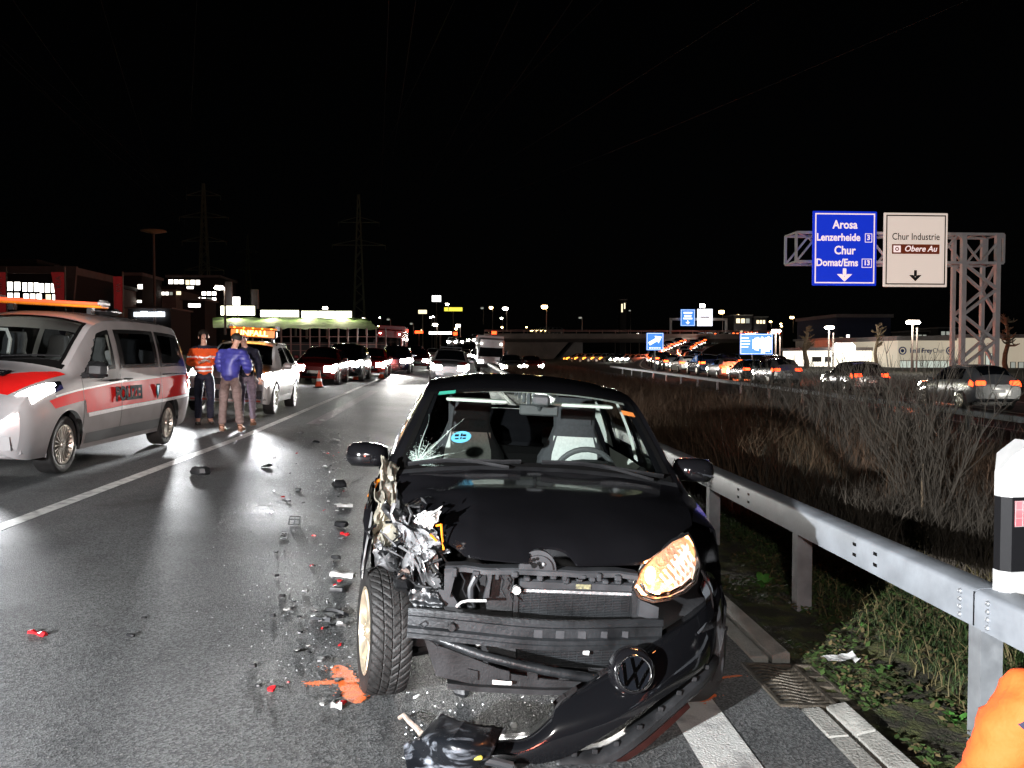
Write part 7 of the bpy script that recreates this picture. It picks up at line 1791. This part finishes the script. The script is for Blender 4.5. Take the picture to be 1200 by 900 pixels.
# curved white rail on the ramp's inner bend
# --- car showroom, pavilion, blue block, bare trees
M['pavilion_lit'] = mat('pavilion_lit', (.8, .78, .7), .5, emit=(1, .93, .78), estr=1.8)  # whole wall emits, so the pavilion looks lit by itself
M['showroom_front'] = mat('showroom_front', (.6, .58, .5), .6, emit=(1, .86, .64), estr=.36)  # facade glow stands in for lamplight on the wall
M['shop_glass'] = mat('shop_glass', (.4, .45, .4), .3, emit=(.9, 1, .88), estr=.55)
BYR = 92
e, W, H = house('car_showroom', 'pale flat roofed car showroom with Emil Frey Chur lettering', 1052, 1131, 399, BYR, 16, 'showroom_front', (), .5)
e2 = e; q = e.location
def onf(px, py): p = at(px, py, BYR); return V(p.x - q.x, 0, p.z - q.z)
text_mesh('lettering', 'Emil Frey', .72, mat('letter_blue', (.03, .06, .25), .5), e, facing(onf(1079, 411) + V(0, -.06, 0), (1, 0, 0)), bold=.02, sx=.95)
text_mesh('lettering', 'Chur', .72, mat('letter_grey', (.16, .18, .28), .5), e, facing(onf(1099.5, 411) + V(0, -.06, 0), (1, 0, 0)), sx=.9)
for px in (1057.5, 1113):
    b = mb(); b.lathe([(.45, 0), (.45, -.06), (.33, -.06), (.33, 0)], onf(px, 411) + V(0, -.004, 0), (0, 1, 0), 18); b.lathe([(.001, -.03), (.2, -.03), (.2, 0)], onf(px, 411) + V(0, -.004, 0), (0, 1, 0), 12); b.build('emblem', bpy.data.materials['letter_blue'], e)
a, c = onf(1054, 441), onf(1118, 422)
for i in range(8):
    x0_, x1_ = a.x + (c.x - a.x) * i / 8, a.x + (c.x - a.x) * (i + 1) / 8; b = mb(); b.box(x0_, -.05, a.z, x1_, .01, c.z)
    fr_ = b.build('window', 'wall_pale', e, smooth=False); b = mb(); b.box(x0_ + .06, -.075, a.z + .1, x1_ - .06, -.055, c.z - .1); b.build('pane', 'shop_glass', fr_, smooth=False)
e, W, H = house('car_showroom', 'pale showroom wing at the right edge behind the gantry tower', 1131.6, 1290, 396, BYR - 2, 18, 'showroom_front', [(1183, 1190, 424, 445, 'win_dim', 1), (1192, 1200, 424, 445, 'win_dim', 1), (1154, 1166, 414, 430, 'shop_glass', 2)], .4)
text_mesh('lettering', 'Garage', .5, 'red_lens', e, facing(V(at(1163, 404, BYR - 2).x - e.location.x, -.06, at(1163, 404, BYR - 2).z - e.location.z), (1, 0, 0)))
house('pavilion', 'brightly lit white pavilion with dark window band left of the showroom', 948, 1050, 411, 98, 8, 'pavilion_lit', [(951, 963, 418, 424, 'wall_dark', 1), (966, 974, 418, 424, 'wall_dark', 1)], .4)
house('warehouse', 'grey warehouse wall rising behind the white pavilion', 978, 1055, 398, 118, 14, 'wall_pale', (), .3)
house('office_block', 'tall dark blue block with a single lit window behind the warehouse', 981, 1044, 372, 150, 18, 'wall_blue', [(991, 996, 392, 398, 'sign_lit', 1), (983, 988, 395, 397.5, 'win_warm', 1)], .6)
a = at(985, 408, 97); b = mb(); b.cbox((a.x + .4, 97, a.z), (2.6, 1.0, 1.2), b=.3); tag(b.build('lit_roof_sign', 'sign_lit', None), 'glaring white sign on the pavilion roof', 'lit sign')
for px0, px1, py0, py1, Y, lab in ((862, 879, 373, 379, 240, 'lit window row on the dark slope, left one'), (886, 897, 375, 379.5, 240, 'lit window row on the dark slope, right one'), (1070, 1086, 392, 396, 170, 'faint lit row right of the dark blue block'), (1102, 1120, 388, 393, 180, 'faint lit row behind the showroom roof')):
    house('far_house', lab, px0 - 2, px1 + 2, py0 - 3, Y, 8, 'wall_dark', [(px0, px1, py0, py1, 'win_warm' if Y > 200 else 'win_dim', 3)], .3)
for px, py, Y in ((727, 355, 300), (730, 357.5, 300), (733, 356, 300), (729, 362, 300), (756, 369, 300), (719, 376, 280), (735, 377.5, 280)):
    pass
e, W, H = house('church_tower', 'slim far tower glowing yellow over the bridge', 727, 734, 352, 300, 4, 'wall_dark', [(727.8, 730, 356, 366, 'win_warm', 1), (731, 733, 355, 362, 'win_warm', 1)], .4)
def bare_tree(px, pyb, pyt, Y, label, seed, r0=.28):
    base = at(px, pyb, Y); top = at(px, pyt, Y); H = top.z - base.z; e = empty('bare_tree', base, label=label, cat='tree'); rr = random.Random(seed)
    b = mb(); pts = [V(.15 * math.sin(i * 1.3 + seed), 0, H * i / 6) for i in range(7)]; b.tube(pts, [r0 * (1 - .55 * i / 6) for i in range(7)], 8); b.build('trunk', 'bark', e)
    b = mb()
    for k in range(22):
        h = H * rr.uniform(.45, 1.0); a = rr.uniform(0, 6.28); l = H * rr.uniform(.08, .2); p = V(.1, 0, h); d = V(math.cos(a), math.sin(a), rr.uniform(-.1, .7)); q1 = p + d * l * .6; q2 = q1 + (d + V(0, 0, .5)) * l * .4; b.tube([p, q1, q2], [.09, .06, .03], 5)
        for z in range(3): b.tube([q1, q1 + V(rr.uniform(-1, 1), rr.uniform(-1, 1), rr.uniform(.1, 1)) * l * .5], [.035, .015], 4)
    b.build('branch', 'bark', e)['kind'] = 'stuff'
bare_tree(944, 432, 383, 80, 'bare pollarded tree left of the white pavilion', 1); bare_tree(1027, 432, 380, 84, 'bare pollarded tree before the white pavilion', 2, .2); bare_tree(1179, 436, 372, 60, 'bare tree behind the gantry tower at the right', 3, .2)
# ================================================================ VERGE PLANTS
M['twig'] = mat('twig', (.045, .036, .026), .85, noise=.4, nscale=3)
M['twig_red_lit'] = mat('twig_red_lit', (.085, .048, .026), .85, noise=.4, nscale=3)  # redder than the plain twigs: tail-lamp light put into the colour
M['dry_grass'] = mat('dry_grass', (.10, .080, .032), .85, noise=.5, nscale=2)
M['green_grass'] = mat('green_grass', (.022, .046, .008), .8, noise=.5, nscale=3)
M['moss'] = mat('moss', (.09, .10, .03), .95, noise=.6, nscale=9, bump=.6, bscale=40)
M['weed_leaf'] = mat('weed_leaf', (.06, .19, .03), .6, noise=.4, nscale=9)
vr = random.Random(21)
def shrub_mesh(h, n, seed, spread=.5, fork=5):
    rr = random.Random(seed); b = mb()
    for i in range(n):
        a = rr.uniform(0, 6.28); r_ = rr.uniform(0, .25) * spread; p = V(r_ * math.cos(a), r_ * math.sin(a), -.05); L_ = h * rr.uniform(.55, 1.0); d = V(math.cos(a) * rr.uniform(.05, .5) * spread, math.sin(a) * rr.uniform(.05, .5) * spread, 1).normalized(); pts = [p]; k = 6
        for j in range(k):
            d = (d + V(rr.uniform(-.16, .16), rr.uniform(-.16, .16), rr.uniform(-.04, .10))).normalized(); pts.append(pts[-1] + d * L_ / k)
        t0 = .006 * h / 1.5 * rr.uniform(.7, 1.5); b.tube(pts, [t0 * (1 - .8 * q / k) for q in range(k + 1)], 3, cap=False)
        for q in range(fork):
            j = rr.randint(2, k); p = pts[j]; dd = (d + V(rr.uniform(-.8, .8), rr.uniform(-.8, .8), rr.uniform(.1, .8))).normalized(); l = L_ * rr.uniform(.12, .34); m_ = p + dd * l * .5 + V(rr.uniform(-.03, .03), rr.uniform(-.03, .03), .02); e_ = p + dd * l + V(0, 0, l * .15)
            b.tube([p, m_, e_], [t0 * .5, t0 * .35, t0 * .15], 3, cap=False)
            for z in range(2): b.tube([m_, m_ + (dd + V(rr.uniform(-.7, .7), rr.uniform(-.7, .7), rr.uniform(0, .6))).normalized() * l * .45], [t0 * .3, t0 * .12], 3, cap=False)
    return b
GS = 'bare shrubs on the verge between the guard rails'
protos = [shrub_mesh(1.75, 42, s, .6 + .14 * (s % 3), 8).mesh('shrub', ['twig'], smooth=False) for s in range(4)]
for px, pyb, Y, s, k, lab in ((1085, 640, 8.3, 1.02, 0, 'tall bare grey shrub before the grey estate car'), (1052, 610, 9.6, .95, 1, 'bare shrub left of the tall grey shrub'), (1000, 600, 9.4, .82, 2, 'bare shrub left of the two tall shrubs behind the rail'), (960, 560, 11.5, .95, 3, 'bushy bare shrub at the left of the nearest shrub row'),
    (925, 530, 14, 1.0, 0, 'bare shrub below the blue information board'), (985, 540, 13.5, 1.0, 1, 'bare shrub behind the front row below the pavilion'), (1030, 540, 13, .9, 2, 'bare shrub half hidden behind the front row'), (1120, 600, 9.8, .6, 3, 'low bare shrub right of the tall grey shrub'),
    (940, 520, 17, 1.05, 2, 'bare shrub behind the leftmost front shrub'), (880, 500, 20, 1.0, 3, 'solitary bare shrub farther along the verge left of the blue board foot'), (1070, 540, 11.5, 1.0, 1, 'bare shrub just behind the tall grey shrub'), (1005, 560, 11, 1.0, 0, 'bare shrub rising between the front row and the pavilion'), (1150, 580, 11, .7, 2, 'low bare shrub nearest the marker post')):
    x = at(px, 500, Y).x; e = empty('bare_shrub', (x, Y, gz(x, Y)), (0, 0, vr.uniform(0, 6)), lab, 'shrub', GS)
    o = bpy.data.objects.new('branches', protos[k]); COL.objects.link(o); o.parent = e; o.scale = (s * 1.05, s * 1.05, s)
    b = mb(); b.tube([(0, 0, -.1), (.02, .03, .3 * s), (-.02, .02, .8 * s)], [.022, .018, .009], 6); b.build('trunk', 'bark', e)
# dense low brush further along, one mass
def brush(name, n, xr, yr, hr, m, seed, k=3):
    rr = random.Random(seed); b = mb()
    for i in range(n):
        y = yr[0] + (yr[1] - yr[0]) * rr.random() ** 1.6; f = (y - yr[0]) / (yr[1] - yr[0])
        x = rr.uniform(xr[0], xr[1]) ; z = gz(x, y)
        den = vnoise(x * .5, y * .25, 7) * .35 + .75
        h = rr.uniform(*hr) * max(.3, den) * (1 - .25 * f); wd = .0014 + .00042 * y
        d = V(rr.gauss(0, .28), rr.gauss(0, .28), 1); p = V(x, y, z - .02); q = p + V(d.x * .35, d.y * .35, .55) * h; t = p + V(d.x, d.y, 1) * h + V(rr.gauss(0, .06), rr.gauss(0, .06), 0)
        u = V(rr.uniform(-1, 1), rr.uniform(-.4, .4), 0).normalized() * wd
        b.add([p - u, p + u, q + u * .7, q - u * .7, t], [(0, 1, 2, 3), (3, 2, 4)])
        for s in range(k):
            c = p.lerp(q, rr.random()) if s % 2 else q.lerp(t, rr.random() * .8); dd = V(rr.gauss(0, .5), rr.gauss(0, .5), rr.uniform(.2, 1)) * h * .3; b.add([c - u * .5, c + u * .5, c + dd], [(0, 1, 2)])
    o = b.build(name, m, None, smooth=False); o['kind'] = 'stuff'; return o
brush('dry_brush', 30000, (3.0, 9.6), (9, 75), (.65, 1.4), 'twig_red_lit', 1)
brush('brush_verge', 6500, (3.1, 9.0), (6.5, 13), (.4, 1.1), 'twig', 2)
brush('dry_grass', 7000, (3.6, 9.8), (4.5, 11), (.22, .5), 'dry_grass', 3, 2)
brush('grass', 9000, (2.5, 4.2), (2.8, 9.5), (.05, .2), 'green_grass', 4, 1)
brush('short_grass', 5500, (1.9, 2.8), (2.6, 9), (.015, .06), 'green_grass', 5, 0)
brush('dry_grass', 1800, (2.4, 4.4), (2.8, 7), (.10, .3), 'dry_grass', 8, 2)
# low leafy ground cover on the verge
b = mb(); rr = random.Random(77)
for i in range(15000):
    x = 1.93 + 1.7 * rr.random() ** 1.4; y = rr.uniform(3.2, 10)
    if vnoise(x * 2.2, y * 1.6, 4) + .25 * (x - 2.1) < -.08: continue
    p = V(x, y, gz(x, y) + .02 + .05 * rr.random() * min(1, (x - 1.9) * 2)); s = rr.uniform(.008, .024); a = rr.uniform(0, 6.28); t = rr.uniform(-.5, .9)
    u = V(math.cos(a), math.sin(a), t * .6) * s; v = V(-math.sin(a), math.cos(a), rr.uniform(-.3, .5)) * s * .6
    b.add([p - u, p + v, p + u * 1.2, p - v], [(0, 1, 2, 3)], 1 if rr.random() < .3 else 0)
M['cover_leaf'] = mat('cover_leaf', (.035, .065, .014), .6, noise=.5, nscale=5); M['cover_leaf_dry'] = mat('cover_leaf_dry', (.10, .075, .03), .8, noise=.5, nscale=5)
b.build('ground_cover', ['cover_leaf', 'cover_leaf_dry'], None, smooth=False)['kind'] = 'stuff'
# mossy uneven verge strip
xs = [1.875 + .07 * i for i in range(14)]; ys = [1.2 + .09 * i for i in range(110)]
b = mb(); b.grid([[V(x, y, gz(x, y) - .004 + .05 * max(0, (x - 1.9)) * (.6 + .6 * vnoise(x * 3, y * 3, 2)) + .02 * vnoise(x * 9, y * 9, 5)) for x in xs] for y in ys]); b.f = [f[::-1] for f in b.f]; o = b.build('mossy_verge', mat('moss_soil', (.04, .035, .022), .95, col2=(.10, .11, .03), nscale=7, thr=(.45, .65), bump=.7, bscale=50), None); o['kind'] = 'structure'
def weed(x, y, s, label, seed):
    rr = random.Random(seed); e = empty('weed', (x, y, gz(x, y)), label=label, cat='weed')
    for i in range(11):
        a = rr.uniform(0, 6.28); l = s * rr.uniform(.6, 1.1); d = V(math.cos(a), math.sin(a), 0); sd_ = V(-d.y, d.x, 0); b = mb(); P = []
        for j in range(5):
            u = j / 4; c = d * l * .55 * u + V(0, 0, l * (.9 * u - .5 * u * u)) ; w_ = l * .12 * math.sin(math.pi * min(1, u * .92 + .06)); P.append([c - sd_ * w_, c + V(0, 0, -.15 * w_), c + sd_ * w_])
        b.grid(P); b.build('leaf', 'weed_leaf', e)
p = og(893, 690); weed(p.x, p.y, .22, 'bright green weed at the foot of the guard rail post', 1)
p = og(1030, 790); weed(p.x, p.y, .12, 'small green weed right of the drain grate', 2); p = og(1120, 850); weed(p.x, p.y, .13, 'small green weed beside the nearest rail post', 3); p = og(1012, 740); weed(p.x, p.y, .10, 'tiny green weed in the edge of the wreck shadow', 4)
b = mb(); p = og(985, 781); b.grid([[V(.09 * (i - 3) / 3, .05 * (j - 2) / 2, .05 + .03 * vnoise(i * .9, j * .9, 3)) for j in range(5)] for i in range(7)]); o = b.build('crumpled_wrapper', 'white_foam', None); o.location = p; tag(o, 'crumpled white wrapper in the dark grass beside the drain', 'litter')
# ================================================================ DEBRIS ON THE ROAD
M['red_shard'] = mat('red_shard', (.55, .02, .025), .2, noise=.3, nscale=30, spec=.4)
M['pale_shard'] = mat('pale_shard', (.33, .33, .32), .3, noise=.2, nscale=20)
def chunk(px, py, size, m, label, shape='shard', seed=0, rz=0., grp=None):
    rr = random.Random(seed * 7 + int(px)); p = og(px, py); b = mb(); L_, W_, H_ = size
    if shape == 'shard':     # jagged bent plate
        n = rr.randint(6, 9); ring = []
        for i in range(n):
            a = 2 * math.pi * i / n; r_ = rr.uniform(.6, 1.1); ring.append(V(L_ / 2 * r_ * math.cos(a), W_ / 2 * r_ * math.sin(a), .004 + H_ * max(0, math.cos(a + seed)) * .8))
        b.rings([ring, [q * .93 + V(0, 0, H_ * .25 + .006) for q in ring]])
    elif shape == 'block':
        rs = []
        for z, k in ((0, .95), (H_ * .3, 1.05), (H_ * .8, .9), (H_, .6)):
            rs.append([V(L_ / 2 * k * x * rr.uniform(.85, 1.1), W_ / 2 * k * y_ * rr.uniform(.85, 1.1), z + .003) for x, y_ in ((-1, -.8), (-.3, -1), (.6, -1), (1, -.4), (.9, .8), (.1, 1), (-.8, .9))])
        b.rings(rs)
    elif shape == 'strip':
        b.rings([[V(-L_ / 2 + L_ * i / 5, -W_ / 2 + .01 * math.sin(i), .003), V(-L_ / 2 + L_ * i / 5, W_ / 2, .003), V(-L_ / 2 + L_ * i / 5, W_ / 2 * .7, H_ + .008 * math.sin(i * 2)), V(-L_ / 2 + L_ * i / 5, -W_ / 2 * .7, H_ + .006 * math.sin(i * 1.7))] for i in range(6)])
    elif shape == 'frame':
        for a, c in (((-.5, -.5), (.5, -.5)), ((.5, -.5), (.5, .5)), ((.5, .5), (-.5, .5)), ((-.5, .5), (-.5, -.5)), ((0, -.5), (0, .5)), ((-.5, .12), (.5, .12))): b.bar((a[0] * L_, a[1] * W_, .008 + H_ * (a[1] + .5)), (c[0] * L_, c[1] * W_, .008 + H_ * (c[1] + .5)), .008, .008)
    o = b.build('debris_' + {'shard': 'shard', 'block': 'chunk', 'strip': 'strip', 'frame': 'lattice'}[shape], m, None, angle=30); o.location = p; o.rotation_euler = (0, BANK, rz); tag(o, label, 'debris', grp); return o
D = [(235, 556, (.20, .16, .10), 'black_plastic', 'dark brown chunk on the road in front of the police van rear wheel', 'block'), (312, 548, (.15, .10, .05), 'black_plastic', 'flat black shard on the open road right of the dark chunk', 'shard'), (332, 630, (.05, .17, .01), 'black_plastic', 'small black ladder shaped frame lying on the road', 'frame'), (345, 614, (.09, .12, .05), 'black_plastic', 'bent black bracket just above the ladder frame', 'frame'),
 (44, 744, (.11, .026, .018), 'red_shard', 'long red lamp shard at the far left of the road', 'strip'), (318, 810, (.055, .035, .016), 'red_shard', 'red lamp shard left of the orange paint cross', 'shard'), (404, 627, (.08, .03, .02), 'red_shard', 'red shard beside the torn fender', 'strip'), (365, 664, (.03, .02, .01), 'red_shard', 'tiny red shard on the open road', 'shard'),
 (349, 575, (.07, .06, .03), 'black_plastic', 'small black lump above the bent bracket', 'block'), (397, 571, (.16, .12, .09), 'black_plastic', 'black twisted piece left of the wreck mirror', 'block'), (404, 594, (.16, .06, .03), 'pale_shard', 'pale curved strip beside the torn fender', 'strip'), (400, 617, (.11, .09, .05), 'black_plastic', 'black lump between the pale strip and the red shard', 'block'),
 (401, 676, (.17, .05, .03), 'white_plastic', 'white curved strip left of the wheel', 'strip'), (396, 694, (.10, .06, .04), 'black_plastic', 'black broken piece under the white curved strip', 'block'), (393, 722, (.20, .10, .05), 'black_plastic', 'dark splintered plate left of the wheel', 'shard'), (400, 736, (.08, .07, .04), 'pale_shard', 'pale splinter lying on the dark plate by the wheel', 'shard'), (376, 727, (.12, .03, .02), 'grey_plastic', 'thin grey splinter reaching away from the wheel', 'strip'),
 (394, 655, (.07, .04, .03), 'black_plastic', 'black clip above the white curved strip', 'block'), (330, 700, (.045, .03, .02), 'black_plastic', 'small black crumb on the road left of the wheel', 'block'), (153, 746, (.05, .025, .015), 'black_plastic', 'small dark crumb in the open left lane', 'block'), (168, 725, (.03, .02, .012), 'black_plastic', 'tiny dark crumb beside the small dark crumb', 'block'), (320, 723, (.03, .03, .02), 'black_plastic', 'dark crumb further up from the red shard', 'block'),
 (296, 782, (.04, .03, .02), 'black_plastic', 'dark pebble left of the red lamp shard', 'block'), (303, 805, (.03, .03, .015), 'black_plastic', 'dark crumb touching the red lamp shard', 'block'), (394, 830, (.05, .02, .025), 'pale_shard', 'pale clip below the orange paint cross', 'strip'), (542, 815, (.07, .06, .05), 'black_plastic', 'black lump under the wreck undertray', 'block'), (380, 548, (.09, .05, .03), 'pale_shard', 'pale glittering shard up the road by the mirror', 'shard'), (370, 519, (.16, .09, .04), 'black_plastic', 'black piece of trim far up the road left of the wreck', 'shard'),
 (394, 516, (.14, .08, .03), 'pale_shard', 'pale plate fragment up the road beside the wreck roof', 'shard'), (352, 508, (.11, .06, .04), 'black_plastic', 'dark fragment near the white line up the road', 'block'), (377, 493, (.14, .05, .03), 'pale_shard', 'bright fragment by the worn lane marking', 'shard'), (391, 776, (.06, .05, .01), 'clear', 'thin clear lens fragment above the orange paint cross', 'shard'), (488, 819, (.04, .02, .015), 'white_plastic', 'white clip on the road by the torn bracket', 'shard'), (602, 853, (.03, .025, .02), 'white_plastic', 'white plastic ring on the road before the radiator', 'block')]
for i, (px, py, sz, m, lab, shp) in enumerate(D): chunk(px, py, sz, m, lab, shp, i, vr.uniform(-.6, .6) if shp != 'frame' else .1)
# countable small fragments strewn beside the wreck
fr_m = []
for s in range(5):
    b = mb(); rr = random.Random(s + 50); n = 6; ring = [V(.02 * rr.uniform(.5, 1.1) * math.cos(6.28 * i / n), .02 * rr.uniform(.5, 1.1) * math.sin(6.28 * i / n), .002 + .006 * rr.random()) for i in range(n)]; b.rings([ring, [q * .85 + V(0, 0, .008) for q in ring]]); fr_m.append(b.mesh('fragment', ['black_plastic'], smooth=False))
for i in range(110):
    u = vr.random(); px = 300 + 130 * u ** .6 + vr.gauss(0, 10); py = 500 + 330 * vr.random() ** 1.3
    if px > 405 and py > 540 and px < 800: px = 400 - vr.uniform(0, 25)
    m = vr.choice(['black_plastic', 'black_plastic', 'grey_plastic', 'pale_shard', 'red_shard'])
    nm = {'black_plastic': 'black', 'grey_plastic': 'grey', 'pale_shard': 'pale', 'red_shard': 'red'}[m]
    o = bpy.data.objects.new('debris_fragment', fr_m[i % 5]); COL.objects.link(o); o.location = og(px, py); s = vr.uniform(.35, 1.5); o.scale = (s, s * vr.uniform(.5, 1), s); o.rotation_euler = (0, BANK, vr.uniform(0, 6))
    o.material_slots[0].link = 'OBJECT'; o.material_slots[0].material = M[m]; tag(o, f'tiny {nm} plastic fragment strewn on the asphalt left of the wreck', 'fragment', f'tiny {nm} fragments strewn on the road')
# glass grit, too fine to count
b = mb()
for i in range(5200):
    if i % 5: px, py = 330 + 110 * vr.random() + vr.gauss(0, 16), 470 + 110 * vr.random() ** 1.2
    else: px, py = vr.gauss(385, 60), 500 + 300 * vr.random() ** 1.3
    if px > 430 and py > 520 and not (460 < px < 640 and py > 800): continue
    p = og(px, py); s = vr.uniform(.0025, .0075); a = vr.uniform(0, 6.28)
    c = [V(s * math.cos(a + k * 2.1), s * math.sin(a + k * 2.1), .002 + s * vr.uniform(0, 1.2)) for k in range(3)]; b.add([p + q for q in c] + [p + V(0, 0, s * 1.3)], [(0, 1, 3), (1, 2, 3), (2, 0, 3)])
for i in range(700):
    px, py = vr.uniform(470, 650), vr.uniform(805, 895)
    if i % 5: continue
    q_ = 0; p = og(px, py); s = vr.uniform(.002, .007); b.add([p, p + V(s, 0, .003), p + V(0, s, .004), p + V(.3 * s, .3 * s, s)], [(0, 1, 3), (1, 2, 3), (2, 0, 3)])
o = b.build('glass_grit', mat('grit', (.5, .53, .53), .2, .2), None, smooth=False); o['kind'] = 'stuff'
